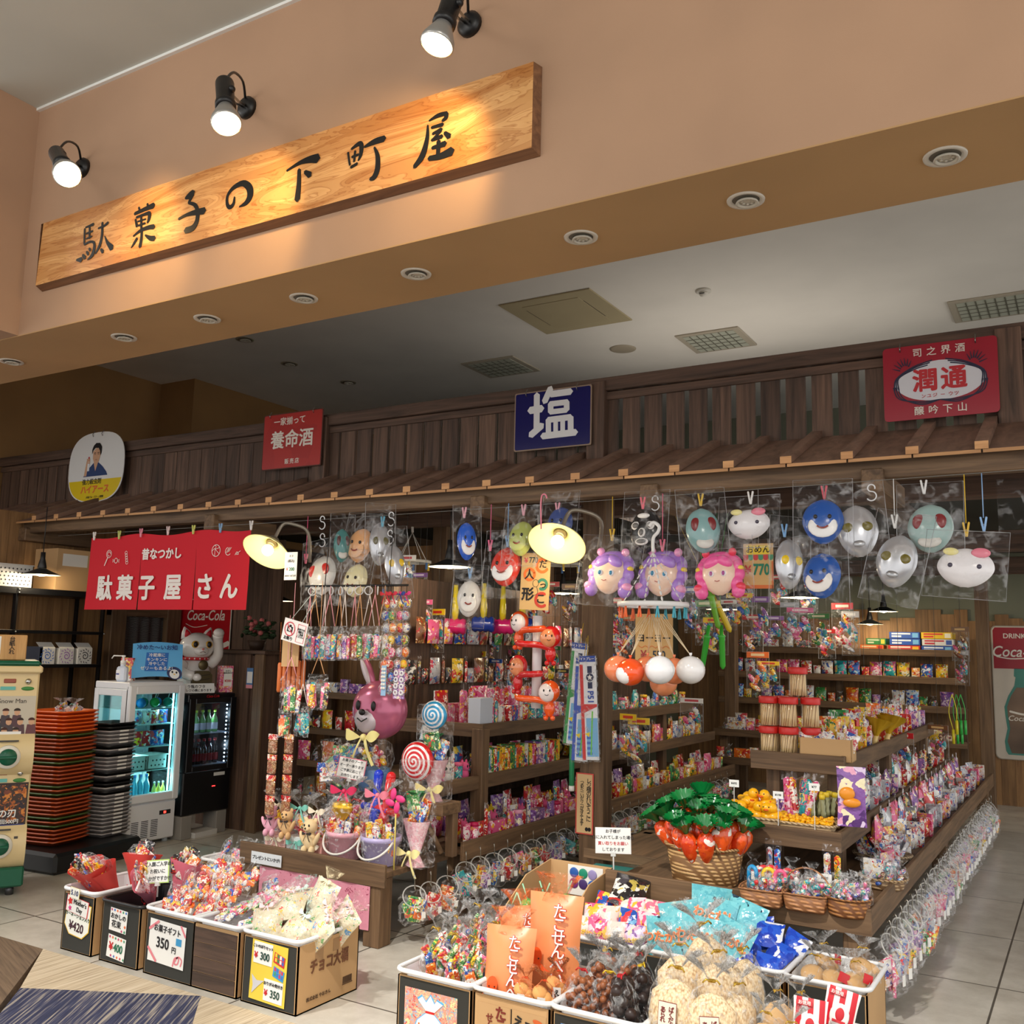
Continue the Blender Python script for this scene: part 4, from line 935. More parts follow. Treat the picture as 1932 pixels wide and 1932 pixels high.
# low wall with the cola sign, and the counter
m = MB()
for k in range(9): m.m(W_DARK); m.t = rnd.random(); m.box(-7.6+.148*k, 6.43, 0, -7.6+.148*k+.145, 6.46, 2.4)
tag(m.build('board_partition'), 'narrow dark board partition carrying the red cola sign', 'partition')
t = thing('counter_cabinet', 'dark stained timber counter cabinet beside the black drinks fridge', 'counter', (-6.06, 5.98, 0))
m = MB(W_DARK)
for k in range(4): m.t = rnd.random(); m.box(-.20+.13*k-.13, -.26, 0, -.20+.13*k-.002, -.24, 1.38)
for k in range(4): m.t = rnd.random(); m.box(.315, -.24+.13*k, 0, .33, -.24+.13*k+.128, 1.38)
m.t = .4; m.box(-.33, -.24, 0, .315, .26, 1.37); m.build('body', t)
m = MB(W_DARKX); m.t = .5; m.box(-.36, -.29, 1.38, .37, .29, 1.41, .004); m.build('top', t)
m = MB(W_SHZ); m.t = .5; m.box(.26, -.29, 0, .36, -.262, 1.38, .004); m.build('corner_post', t)
t = thing('notice_card', 'small blue and white card clipped to the counter side', 'card', (-5.86, 5.715, 1.12)); m = MB(mat((90, 130, 180), .5)); m.box(-.035, -.006, 0, .035, -.003, .15); m.m(WHITE).box(-.028, -.0075, .03, .03, -.006, .12); m.m(mat((230, 150, 160), .5)).box(-.035, -.0075, -.012, .035, -.0055, .016); m.build('card', t)
# flowers and trinkets on the counter
t = thing('flower_arrangement', 'dark flower arrangement with pink blooms standing on the counter top', 'flowers', (-6.1, 6.0, 1.41))
m = MB(mat((64, 46, 34), .6)); m.lathe([(.05, 0), (.08, .08), (.07, .08), (0, .07)], 16); m.build('pot', t)
m = MB(mat((44, 66, 34), .7)); rr = random.Random(2)
for k in range(40): a = rr.random()*6.28; q = rr.uniform(.05, .15); m.ell((q*math.cos(a), q*math.sin(a), .1+rr.random()*.17), (.035, .012, .02), RZ(rr.random()*360) @ RX(rr.random()*90), 6, 5)
m.build('leaves', t); m = MB(mat((206, 110, 110), .6))
for k in range(12): a = rr.random()*6.28; q = rr.uniform(.02, .13); m.ell((q*math.cos(a), q*math.sin(a)-.03, .14+rr.random()*.13), .022, nu=7, nv=5)
m.build('blooms', t)
# white showcase fridge
def fridge_white():
 t = thing('showcase_fridge', 'white glass-sided drinks fridge, lit inside, beside the tray stacks', 'fridge', (-6.16, 4.9, 0)); a, b = .19, .245
 Wm = mat((226, 228, 232), .35);
 m = MB(Wm); m.box(-a, -b, .03, a, b, .30, .008); m.box(-a, -b, .30, a, b, .325, .004)
 m.box(-a, -b, 1.12, a, b, 1.17, .006)
 for y in (-b, b-.03): m.box(-a, y, .32, -a+.03, y+.03, 1.12); m.box(a-.045, y, .32, a-.02, y+.03, 1.12)
 m.box(-a, -b, .32, -a+.012, b, 1.12); m.build('cabinet', t)
 m = MB(mat((190, 200, 205), .3));
 for x in (-a+.05, a-.05):
  for y in (-b+.04, b-.04): m.cyl((x, y, 0), (x, y, .035), .02, n=12)
 m.build('feet', t)
 m = MB(Wm); y0, y1 = -b, b; z0, z1 = .31, 1.145; f = .055
 for q in ((y0+f, z0, y1-f, z0+.06), (y0+f, z1-.06, y1-f, z1), (y0, z0, y0+f, z1), (y1-f, z0, y1, z1)): m.box(a-.018, q[0], q[1], a+.022, q[2], q[3], .006)
 d = m.build('door', t)
 m = MB(glass((214, 240, 240), .10)); m.box(a-.002, y0+f, z0+.06, a+.003, y1-f, z1-.06); m.build('pane', d)
 m = MB(Wm); m.box(a+.022, y0+.008, .55, a+.032, y0+.022, .85, .004); m.build('handle', d)
 m = MB(Wm)
 for q in ((-a+.05, .31, a-.07, .36), (-a+.05, 1.07, a-.07, 1.119), (-a+.001, .31, -a+.05, 1.119), (a-.07, .31, a-.02, 1.119)): m.box(q[0], -b-.004, q[1], q[2], -b+.012, q[3], .003)
 m.build('side_frame', t); m = MB(glass((200, 236, 236), .12)); m.box(-a+.05, -b+.002, .36, a-.07, -b+.006, 1.07); m.build('side_pane', t)
 for z in (.53, .70, .86, .98)[0:]: m = MB(mat((206, 226, 226), .2)); m.box(-a+.02, -b+.02, z-.006, a-.03, b-.02, z); m.build('shelf', t)
 m = MB(mat((170, 245, 255), .4, 0, 9));
 for y in (b-.062, -b+.058): m.box(a-.035, y-.005, .37, a-.028, y+.005, 1.08)
 m.build('light_strip', t)
 m = MB(mat((30, 32, 36), .4)); m.box(a+.0, .10, .205, a+.002, .20, .235);
 m.build('control_panel', t); m = MB(mat((30, 32, 36), .4))
 for k in range(3):
  for j in range(10): m.box(a, -.14+.085*k, .06+.0125*j, a+.0015, -.14+.085*k+.06, .065+.0125*j)
 m.build('vent_slots', t)
 m = MB(mat((255, 50, 40), .4, 0, 4)); m.box(a+.002, .138, .212, a+.003, .158, .228); m.build('display', t)
 m = MB(mat((40, 90, 160), .4)); m.lathe([(0, .001), (.017, .001), (.017, 0)], 20, T(a, -.2, .25) @ RY(90)); m.build('badge', t)
 point('fridge_strip_light', (-6.16+.1, 4.9+.15, .95), 3, (.6, .95, 1)); point('fridge_strip_light', (-6.16+.1, 4.9-.12, .6), 3, (.6, .95, 1)); point('fridge_strip_light', (-6.16+.1, 4.9+.15, .45), 2.4, (.6, .95, 1))
fridge_white()
def bottle_mesh(liq, cap, h, lab=None, key=None):
 def mk():
  m = MB(liq); r = h*.145; m.lathe([(r*.9, 0), (r, .006), (r, h*.5), (r*.8, h*.62), (r*.36, h*.76), (r*.36, h*.92)], 14)
  m.m(cap); m.lathe([(r*.45, h*.9), (r*.45, h), (0, h)], 12)
  if lab: m.m(lab); m.lathe([(r*1.02, h*.12), (r*1.02, h*.42)], 14, cap=False)
  return m.mesh('drink_bottle')
 return cached(('bot', key, h), mk)
CLR = mat((90, 190, 220), .1, 0, 0, .5); DRK = mat((26, 14, 12), .1, 0, 0, .6); YCAP = mat((220, 200, 30), .4); GRN = mat((70, 180, 110), .15); LAB = mat((236, 220, 120), .5)
k = 0
for i in range(5): one(bottle_mesh(CLR, mat((60, 140, 220), .4), .17, None, 'ramune'), 'drink_bottle', 'pale blue marble soda bottle on the fridge floor shelf, %s from the hinge side' % ordw(i), 'bottle', (-6.06, 4.73+.052*i, .327 if i < 9 else .327), group='soda bottles in the white fridge')
for i in range(3): one(bottle_mesh(mat((226, 206, 90), .2), WHITE, .11, LAB, 'yel'), 'drink_bottle', 'short yellow-label bottle on the fridge floor shelf, %s from the hinge side' % ordw(i), 'bottle', (-6.03, 4.985+.04*i, .327), group='short bottles in the white fridge')
for i in range(5): one(bottle_mesh(DRK, YCAP, .16, None, 'cola'), 'drink_bottle', 'dark soda bottle with yellow cap in the fridge, %s from the hinge side' % ordw(i), 'bottle', (-6.13, 4.74+.065*i, .327), group='dark soda bottles in the white fridge')
for i, c in enumerate(((214, 214, 208), (224, 222, 216))): crate('white perforated basket in the fridge, %s one' % ('near' if i == 0 else 'far'), (-6.10, 4.80+.19*i, .532), .16, .17, .105, c, 0)
for i, c in enumerate(('brown', 'red', 'red', 'blue', 'blue')): one(pouch(.075, .11, .03, pm(c, 20)), 'drink_pouch', '%s drink pouch standing in the white fridge, %s of the row' % (c, ordw(i)), 'drink pouch', (-6.05, 4.76+.068*i, .702), (0, 0, R(90+rnd.uniform(-15, 15))))
for i, c in enumerate(('green', 'silver', 'white', 'red', 'blue')): one(pouch(.085, .10, .04, pm(c, 24)), 'jelly_pack', '%s jelly pack on the fridge shelf above the pouches, %s of the row' % (c, ordw(i)), 'jelly pack', (-6.05, 4.74+.075*i, .862), (0, 0, R(90+rnd.uniform(-20, 20))))
JEL = [mat((30, 170, 80), .1), mat((30, 120, 190), .1), mat((20, 140, 120), .1)]
for i in range(6):
 m = MB(JEL[i % 3]); m.ell((0, 0, .036), .036, nu=14, nv=10); m.m(WHITE); m.cyl((0, 0, .065), (.01, .01, .12), .004, n=6)
 tag(m.build('jelly_drink', loc=(-6.06+.05*(i % 2), 4.74+.06*i, .982)), '%s round jelly drink with straw on the top fridge shelf, %s of the row' % (('green', 'blue', 'teal')[i % 3], ordw(i)), 'jelly drink')
# things on the white fridge
t = thing('sanitizer_bottle', 'white pump sanitizer bottle on top of the white fridge', 'bottle', (-6.14, 4.72, 1.17), 20)
m = MB(mat((214, 222, 236), .25)); m.box(-.04, -.025, 0, .04, .025, .11, .012); m.lathe([(.02, .1), (.018, .13), (.012, .135)], 14); m.build('bottle', t)
m = MB(WHITE); m.lathe([(.02, .125), (.02, .15), (.008, .155), (.008, .175), (.014, .18), (.014, .19), (0, .192)], 14); m.tube([(0, 0, .186), (-.08, 0, .186), (-.095, 0, .165)], .005, 7); m.build('pump', t)
m = MB(mat((236, 236, 240), .5)); m.box(-.036, -.0262, .02, -.004, -.0252, .085); m.m(mat((60, 70, 150), .5)); m.box(-.034, -.027, .05, -.01, -.0262, .06); m.build('label', t)
t = thing('poster_card', 'blue curved poster card with a penguin on the white fridge', 'poster', (-6.08, 4.98, 1.205), 55)
m = MB(mat((96, 178, 230), .45)); BW, BH = .36, .27
def bend(x, z): return (x, .012*math.sin((x/BW+.5)*math.pi)+.09*(z/BH), z*.95+.03*math.cos(x*6)-.03)
m.grid(lambda u, v: bend((u-.5)*BW, v*BH), 14, 6); m.build('sheet', t)
def bp(m, mt, pts, off=-.0015): m.m(mt); m.add([tuple(Vector(bend(x, z))+Vector((0, off, 0))) for x, z in pts], [tuple(range(len(pts)))])
m = MB(); bp(m, mat((40, 110, 190), .5), [(-.09, .045), (.07, .045), (.08, .19), (-.08, .19)]); m.build('panel', t)
m = MB(); e = [(.125+.055*math.cos(a), .035+.05*math.sin(a)) for a in [2*math.pi*i/18 for i in range(18)]]; bp(m, mat((40, 50, 96), .5), e, -.002); bp(m, WHITE, [(.125+.036*math.cos(a), .028+.036*math.sin(a)) for a in [2*math.pi*i/16 for i in range(16)]], -.003)
for x in (.11, .14): bp(m, BLACK, [(x+.007*math.cos(a), .042+.009*math.sin(a)) for a in [2*math.pi*i/10 for i in range(10)]], -.004)
bp(m, mat((240, 190, 40), .5), [(.115, .03), (.125, .02), (.135, .03)], -.004); m.build('penguin', t)
rb = (R(90-18), 0, 0)
for s_, z, sz, mt in (('冷めた〜いお知', .225, .042, mat((30, 50, 120), .5)), ('冷蔵庫に', .165, .03, WHITE), ('キンキンに', .13, .03, WHITE), ('冷やした', .098, .03, WHITE), ('ゼリーもあるよ!', .062, .032, WHITE)): text(s_, t, (-.005, bend(0, z)[1]-.018, bend(0, z)[2]), sz, mt, rot=rb, bold=.015)
one(carton(.1, .17, .05, pm('red', 20), 'gift_pack'), 'gift_pack', 'dark red pack standing behind the sanitizer on the fridge', 'pack', (-6.26, 4.86, 1.17), (0, 0, R(20)))
# black drinks fridge on blocks
def fridge_black():
 t = thing('drinks_fridge', 'black drinks fridge with lit glass door beside the white one', 'fridge', (-6.13, 5.41, .17)); a, b = .19, .235
 m = MB(mat((16, 17, 20), .3)); m.box(-a, -b, 0, a, b, .32, .008); m.box(-a, -b, .84, a, b, .90, .006); m.box(-a, -b, .32, -a+.03, b, .84)
 for y in (-b, b-.03): m.box(-a, y, .32, a, y+.03, .84)
 m.build('cabinet', t)
 m = MB(mat((16, 17, 20), .3))
 for q in ((-b+.06, .32, b-.06, .36), (-b+.06, .83, b-.06, .87), (-b, .32, -b+.06, .87), (b-.06, .32, b, .87)): m.box(a, q[0], q[1], a+.02, q[2], q[3], .004)
 d = m.build('door', t); m = MB(glass((220, 232, 240), .10)); m.box(a+.006, -b+.06, .36, a+.01, b-.06, .83); m.build('pane', d)
 for z in (.36, .60): m = MB(mat((140, 146, 160), .3)); m.box(-a+.03, -b+.03, z-.006, a-.01, b-.03, z); m.build('shelf', t)
 m = MB(mat((226, 240, 255), .4, 0, 9))
 for z in range(15):
  m.ell((a-.006, b-.075, .375+.031*z), .006, nu=8, nv=6)
 m.box(a-.01, -b+.065, .60, a-.006, -b+.072, .82); m.build('light_strip', t)
 m = MB(mat((226, 226, 222), .5)); m.box(a, .06, .27, a+.002, .17, .295); m.build('label_plate', t); m = MB(mat((255, 40, 40), .4, 0, 5)); m.box(a+.0, .05, .19, a+.002, .08, .197); m.build('display', t)
 text('Coca-Cola', t, (a+.003, 0, .882), .03, mat((200, 30, 36), .5), rz=90, shear=.25)
 point('fridge_strip_light', (-6.13+.1, 5.41+.1, .17+.72), 2, (.85, .93, 1)); point('fridge_strip_light', (-6.13+.1, 5.41+.12, .17+.48), 1.6, (.85, .93, 1))
fridge_black()
for i in range(6): one(bottle_mesh(DRK, mat((190, 30, 34), .4), .19, mat((150, 24, 30), .4), 'coke'), 'drink_bottle', 'dark cola bottle on the lower shelf of the black fridge, %s of the row' % ordw(i), 'bottle', (-6.02, 5.26+.055*i, .532), group='cola bottles in the black fridge')
for i in range(5): one(bottle_mesh(mat((120, 180, 110), .15), mat((160, 210, 60), .4), .17, mat((220, 220, 230), .4), 'sod'), 'drink_bottle', 'green-capped soda bottle on the upper shelf of the black fridge, %s of the row' % ordw(i), 'bottle', (-6.02, 5.27+.062*i, .772), group='sodas in the black fridge')
for i, (x, y, hh) in enumerate(((-6.0, 5.22, .168), (-6.28, 5.25, .168), (-6.02, 5.58, .168))):
 m = MB(plaster((142, 138, 132), .08, .9, 60)); m.box(-.075, -.05, 0, .075, .05, hh, .004); tag(m.build('concrete_block', loc=(x, y, 0)), 'grey concrete block under the black fridge, %s' % ('near corner', 'rear corner', 'far corner')[i], 'block')
one(carton(.24, .04, .12, mat((206, 206, 204), .5), 'flat_box'), 'flat_box', 'flat white box lying on the floor between the concrete blocks', 'box', (-5.97, 5.40, 0), (0, 0, R(95)))
# beckoning cat
t = thing('beckoning_cat', 'large white beckoning cat figurine on the black fridge', 'figurine', (-6.15, 5.40, 1.07), 70, sc=1.1)
CW_ = mat((232, 228, 222), .18, 0, 0, .6)
m = MB(CW_); m.lathe([(.0, 0), (.11, .0), (.125, .03), (.12, .1), (.1, .18), (.075, .24)], 24, sy=.85)
m.ell((0, -.01, .33), (.125, .105, .10), nu=24, nv=14); m.ell((0, -.095, .30), (.055, .035, .035))
for s_ in (-1, 1): m.lathe([(.045, 0), (.03, .04), (.006, .075), (0, .078)], 14, T(s_*.075, 0, .395) @ RY(s_*18), sy=.6)
m.tube(smooth_path([(.1, -.02, .2), (.14, -.06, .27), (.13, -.07, .37), (.12, -.09, .42)], 4), [.042, .042, .04, .038, .037, .036, .035, .035, .035, .036, .038, .04, .036], 12); m.ell((.12, -.10, .43), (.04, .035, .035))
m.tube(smooth_path([(-.1, -.02, .2), (-.13, -.09, .15), (-.06, -.14, .12)], 4), [.042, .042, .04, .038, .037, .036, .036, .038, .03], 12); m.ell((-.04, -.145, .115), (.035, .03, .028))
for s_ in (-1, 1): m.ell((s_*.075, -.1, .03), (.05, .06, .035))
m.build('body', t)
m = MB(mat((196, 30, 44), .35))
for s_ in (-1, 1): m.lathe([(.026, .005), (.018, .032), (.004, .055)], 12, T(s_*.073, -.022, .398) @ RY(s_*18), sy=.35)
m.build('inner_ears', t)
m = MB(mat((206, 160, 50), .3))
for s_ in (-1, 1): m.ell((s_*.05, -.105, .345), (.028, .012, .026))
m.m(BLACK)
for s_ in (-1, 1): m.ell((s_*.05, -.113, .345), (.017, .01, .021));
m.m(mat((210, 120, 110), .4)).ell((0, -.13, .312), .009, nu=8, nv=6)
m.m(mat((120, 70, 50), .5)); m.tube([(-.02, -.128, .288), (0, -.131, .296), (.02, -.128, .288)], .002, 5); m.build('face', t)
m = MB(RED); m.tube([(.085*math.cos(a), .072*math.sin(a)-.005, .242) for a in [2*math.pi*i/24 for i in range(24)]], .011, 8, True); m.m(WHITE)
for k in range(7): a = R(200+23*k); m.ell((.093*math.cos(a), .08*math.sin(a)-.005, .243), .006, nu=6, nv=5)
m.build('collar', t)
m = MB(mat((96, 84, 56), .35, .6)); m.prism([(-.06, .0), (.06, .0), (.072, .06), (.07, .13), (.045, .16), (-.045, .16), (-.07, .13), (-.072, .06)], -.152, -.12); m.ell((0, -.15, .2), (.036, .012, .036)); m.m(mat((50, 42, 26), .5))
for k in range(4): stroke(m, [(-.05, .03+.03*k), (.05, .045+.03*k)], [.006, .006], -.1535, .001)
m.build('coin', t)
m = MB(mat((206, 160, 50), .3)); m.ell((-.125, -.052, .15), (.022, .04, .032)); m.m(BLACK).ell((-.133, -.062, .15), (.018, .03, .022)); m.build('patch', t)
t = thing('notice_card', 'white handwritten card leaning at the cat figurine foot on the black fridge', 'card', (-5.98, 5.30, 1.075), 75)
m = MB(WHITE); m.box(-.13, -.012, 0, .13, -.008, .075, 0, RX(-14)); m.build('card', t); text('ラ瓶のフタ', t, (-.02, -.002, .05), .03, INK, rot=(R(76), 0, 0), bold=.012); text('レジの横にあります', t, (0, -.008, .022), .024, INK, rot=(R(76), 0, 0), bold=.012)
t = thing('snack_carton', 'pink speckled carton with a price card beside the cat figurine', 'box', (-6.0, 5.58, 1.075), 70)
m = MB(pm('pink', 60)); m.box(-.055, -.03, 0, .055, .03, .21, .002); m.build('carton', t); c = card(t, .01, .12, .07, .14, mat((238, 236, 226), .5), -.031); text('おかし\n詰め合わせ', c, (0, -.003, .04), .016, INK, bold=.01); text('¥200', c, (0, -.003, -.03), .026, RED, bold=.02)
# trays
m = MB(mat((18, 18, 20), .4)); m.box(-.42, -.36, 0, .42, .36, .13, .02); o = m.build('black_crate', loc=(-6.12, 4.28, 0), rot=(0, 0, R(6))); tag(o, 'low black plastic crate under the tray stacks on the floor', 'crate')
def tray_mesh(col, key, s_=.165, hh=.032, rim=.012):
 def mk():
  m = MB(mat(col, .28, 0, 0, .3))
  f = lambda a, z: 1/max(abs(math.cos(a)), abs(math.sin(a)))**.80
  m.lathe([(0, .002), (s_*.84, 0), (s_*.99, hh*.7), (s_*1.04, hh*.72), (s_*1.04, hh), (s_*.97, hh), (s_*.82, .008), (0, .006)], 32, fn=f, cap=False); return m.mesh('serving_tray')
 return cached(('tray', key), mk)
TQ = atz(100, 1598, .13)+Vector((-.16, .10, 0)); TB = atz(188, 1582, .13)+Vector((-.11, .11, 0))
OR, RU, GR = (244, 106, 34), (186, 84, 42), (76, 98, 44)
seq = ['r']*4+['g', 'r', 'g']+['r']*5+['g', 'r', 'g']+['r']*5+['g', 'r', 'g']+['r']*4+['g']+['o']*6
nm = {'o': 'bright orange', 'r': 'rust brown', 'g': 'olive green'}
for i, c in enumerate(seq): one(tray_mesh({'o': OR, 'r': RU, 'g': GR}[c], c), 'serving_tray', '%s serving tray, %s up from the crate in the orange stack' % (nm[c], ordw(i)), 'tray', (TQ.x, TQ.y, .132+.0252*i), (0, 0, R(12)), 'serving trays in the orange stack')
for i in range(30):
 bl = i in (8, 9, 10, 12, 13, 15, 16, 20, 22, 23, 28, 29) and (i not in (23,)); c = 'b' if i > 27 or i in (11, 13, 14, 16, 21, 23) else 'w'
 def mk(c=c):
  m = MB(mat((26, 27, 30) if c == 'b' else (166, 162, 164), .4)); s_ = .112; hh = .03
  f = lambda a, z: 1/max(abs(math.cos(a)), abs(math.sin(a)))**.82
  m.lathe([(0, .002), (s_*.9, 0), (s_*1.0, hh*.6), (s_*1.06, hh*.62), (s_*1.06, hh*.9), (s_*.97, hh*.9), (s_*.88, .008), (0, .006)], 32, fn=f, sy=1.15, cap=False)
  if c == 'w': m.m(mat((232, 230, 226), .4)); m.box(s_*1.02, -.04, hh*.55, s_*1.075, .04, hh*.93)
  return m.mesh('sales_tray')
 one(cached(('bt', c), mk), 'sales_tray', '%s sales tray, %s up in the stack beside the white fridge' % ('black' if c == 'b' else 'pale grey', ordw(i)), 'tray', (TB.x, TB.y, .132+.0255*i), (0, 0, R(8)), 'grey and black sales trays stacked by the fridge')
for i, (px, py) in enumerate(((85, 1345), (117, 1345))):
 q = TQ+Vector((-.08+.12*i, .05, 0)); tied_bag('clear gift bag with mint ribbon on the orange trays, %s of two' % ('near one' if i == 0 else 'far one'), 'gift bag', (q.x, q.y, .91), .13, .16, 'silver', tie=mat((140, 214, 196), .4), rz=30*i)
# capsule toy machine
def gacha():
 q = aty(-2, 1690, 3.52); t = thing('capsule_machine', 'cream and green two-tier capsule toy machine at the left frame edge', 'vending machine', (-5.74, 3.465, 0), 60)
 CRM = mat((222, 200, 150), .4); GN = mat((16, 92, 66), .35); w = .27
 m = MB(CRM); m.box(-w, -.2, .16, w, .25, 1.28, .01)
 for z in (.46, .98): m.grid(lambda u, v, z=z: (-w+2*w*u, -.2-.07*math.sin(v*math.pi)**.6, z-.30+.24*v), 4, 10)
 m.box(-w-.012, -.235, 1.27, w+.012, .26, 1.31, .008); m.build('body', t)
 m = MB(GN); m.box(-w-.005, -.23, .05, w+.005, .26, .16, .01); m.build('base', t); m = MB(GN); m.box(-w, -.22, 1.31, w, .25, 1.34, .012); m.build('lid', t)
 m = MB(mat((90, 90, 92), .4, .8))
 for x in (-w+.06, w-.06):
  for y in (-.17, .2): m.cyl((x, y, 0), (x, y, .05), .022, n=12)
 m.build('caster', t)
 for z in (1.19, .66):
  for x in (-.135, .135):
   m = MB(mat((150, 74, 54), .4)); m.box(x-.055, -.206, z+.02, x+.01, -.198, z+.045, .004); m.m(mat((200, 200, 196), .15, 1)); m.ell((x+.075, -.205, z+.03), .018); m.m(mat((60, 130, 60), .5)); m.ell((x+.075, -.202, z-.012), (.035, .006, .012)); m.m(mat((100, 180, 170), .5)); m.box(x-.07, -.205, z-.02, x+.01, -.2, z); m.build('coin_slot', t)
 for z, kind in ((1.0, 0), (.50, 1)):
  for x in (-.135, .135):
   m = MB(mat((196, 188, 170), .5) if kind == 0 and x > 0 else mat((50, 34, 30), .5)); m.box(x-.125, -.206, z-.13, x+.125, -.2, z+.135); c = m.build('poster', t)
   if kind == 0:
    m = MB(); rr = random.Random(3 if x > 0 else 9)
    for r_ in range(3):
     for k in range(3+(r_ == 1)):
      px_ = x-.09+.06*k+.02*(r_ % 2); pz = z+.055-.055*r_; yy = -.2065-.0003*r_-.0001*k
      m.m(mat((60+15*k, 66, 72), .7)); m.prism([(px_-.03, pz-.1), (px_+.03, pz-.1), (px_+.022, pz-.03), (px_-.022, pz-.03)], yy, yy+.0001); m.m(SK); m.prism([(px_+.016*math.cos(a), pz-.015+.019*math.sin(a)) for a in [R(40*i) for i in range(9)]], yy-.0001, yy); m.m(mat((50+20*(k % 2), 36, 28), .7)); m.prism([(px_+.019*math.cos(a), pz-.006+.016*math.sin(a)) for a in [R(30*i) for i in range(7)]], yy-.0002, yy-.0001)
    m.m(WHITE); m.box(x-.08, -.2085, z-.115, x+.06, -.208, z-.07); m.build('group_picture', t)
    text('Snow Man', t, (x, -.2075, z+.105), .036, mat((70, 60, 50), .5))
   else:
    m = MB(printed([(60, 40, 30), (170, 90, 30), (30, 26, 40), (210, 130, 50), (120, 60, 40)], 30, .5, crinkle=0)); m.box(x-.118, -.2075, z-.09, x+.118, -.2065, z+.125); m.build('picture', t); text('滅の刃', t, (x+.0, -.209, z-.04), .05, WHITE, bold=.02); text('くじ 1回500円', t, (x, -.209, z-.085), .028, WHITE, bold=.015); m = MB(mat((40, 60, 130), .5)); m.box(x-.118, -.2078, z-.128, x+.118, -.2068, z-.1); m.build('blue_band', t)
 for z in (.79, .29):
  for x in (-.135, .135):
   m = MB(mat((226, 222, 208), .4)); m.lathe([(.068, 0), (.066, .012), (.05, .016), (0, .016)], 28, T(x, -.262, z+.0) @ RX(90)); m.m(GN); m.lathe([(.048, .016), (.046, .03), (0, .03)], 24, T(x, -.262, z) @ RX(90)); m.box(x-.045, -.305, z-.008, x+.045, -.29, z+.008, .004); m.build('knob', t)
   m = MB(mat((70, 66, 60), .5)); m.box(x-.05, -.263, z+.085, x+.05, -.255, z+.094); m.box(x+.07, -.262, z+.02, x+.09, -.252, z+.05); m.build('slots', t)
 t2 = thing('mount_box', 'wooden box with white paper on top of the capsule machine', 'box', (-5.72, 3.44, 1.342), 60)
 m = MB(W_LIGHT); m.box(-.2, -.1, 0, .2, .1, .15, .005); m.build('box', t2); m = MB(WHITE); m.box(-.13, -.1025, .03, .06, -.1005, .14); m.build('paper', t2); text('台紙入れ', t2, (.12, -.1025, .085), .032, INK, vert=True, bold=.015)
gacha()
# ------------------------------------------------------------------ shelving and the goods on it
def shelf_unit(name, label, loc, boards, legs, cat='shelf'):
 """boards: (x0,y0,x1,y1,ztop,thick,lip_height, lip sides) relative to loc; legs: (x,y,z0,z1,w)"""
 t = thing(name, label, cat, loc)
 for (x0, y0, x1, y1, z, th, lip, sides) in boards:
  m = MB(W_SHY if (y1-y0) > (x1-x0) else W_SHX); m.t = rnd.random(); m.box(x0, y0, z-th, x1, y1, z, .003); bd = m.build('shelf_board', t)
  for s_ in sides:
   m = MB(W_SHY if s_ in 'ew' else W_SHX); m.t = rnd.random()
   e = {'e': (x1, y0, x1+.022, y1), 'w': (x0-.022, y0, x0, y1), 's': (x0-.022, y0-.022, x1+.022, y0), 'n': (x0, y1, x1, y1+.022)}[s_]
   m.box(e[0], e[1], z-lip*.62, e[2], e[3], z+lip*.38, .003); m.build('lip_board', t)
 for (x, y, z0, z1, w_) in legs:
  m = MB(W_SHZ); m.t = rnd.random(); m.box(x-w_/2, y-w_/2, z0, x+w_/2, y+w_/2, z1, .004); m.build('leg', t)
 return t
# middle rack, running from the front bench to the back corner
shelf_unit('display_bench', 'low front bench of brown timber carrying the bear gifts and buckets', (-3.56, 4.3, 0), [(-.50, -.30, .46, .27, .36, .03, .11, 's')], [(.40, -.26, 0, .33, .1), (-.44, -.26, 0, .33, .1), (.36, .2, 0, .33, .09)])
shelf_unit('display_rack', 'long stepped timber rack along the aisle, left of and behind the post', (-3.3, 4.62, 0),
  [(-.72, 0, .24, 4.72, .38, .03, .10, 'e'), (-.72, .0, .10, 4.55, .70, .025, .08, 'es'), (-.72, .42, .09, 4.0, .995, .025, .08, 'es')],
  [(.10, .4, 0, 1.0, .08), (.04, 1.9, 0, 1.0, .07), (.04, 3.4, 0, 1.0, .07), (-.66, .45, 0, 1.9, .07), (-.66, 2.4, 0, 1.9, .07), (.16, .1, 0, .38, .09), (.16, 2.6, 0, .38, .09), (.16, 4.6, 0, .38, .09)])
m = MB()
for k in range(34): m.m(W_DARK); m.t = rnd.random(); m.box(-4.10, 5.2+.13*k, .2, -4.08, 5.2+.13*k+.128, 1.95)
tag(m.build('rack_backboard'), 'dark plank backboard behind the middle rack, hung with packets', 'backboard')
t = thing('side_stand', 'small timber side stand with diagonal brace holding the tall bouquet', 'stand', (-3.14, 4.44, .40))
m = MB(W_SHX); m.t = .7; m.box(-.14, -.06, .19, .12, .12, .25, .004); m.m(W_SHZ).box(.06, .06, -.04, .11, .11, .19, .003); m.tube([(-.08, .03, .19), (.06, .03, -.02)], .018, 4); m.box(-.13, .06, -.04, -.08, .11, .19, .003); m.build('frame', t)
# back wall shelves
shelf_unit('wall_shelf', 'four-tier timber shelf along the back wall stocked with snack bags', (-2.45, 11.0, 0), [(-1.25, -.12, 1.28, .34, z, .025, .07, 's') for z in (.62, .96, 1.25, 1.53)], [(-1.2, .2, 0, 1.6, .07), (.0, .2, 0, 1.6, .07), (1.24, .2, 0, 1.6, .07)])
shelf_unit('end_table', 'timber end table in the back corner heaped with small goods', (-2.9, 9.9, 0), [(-.42, -.3, .75, .5, .70, .025, .07, 's'), (-.42, -.5, .75, -.3, .45, .025, .07, 's')], [(-.36, -.2, 0, .7, .08), (.68, -.2, 0, .7, .08), (-.36, .4, 0, .7, .08), (.68, .4, 0, .7, .08)])
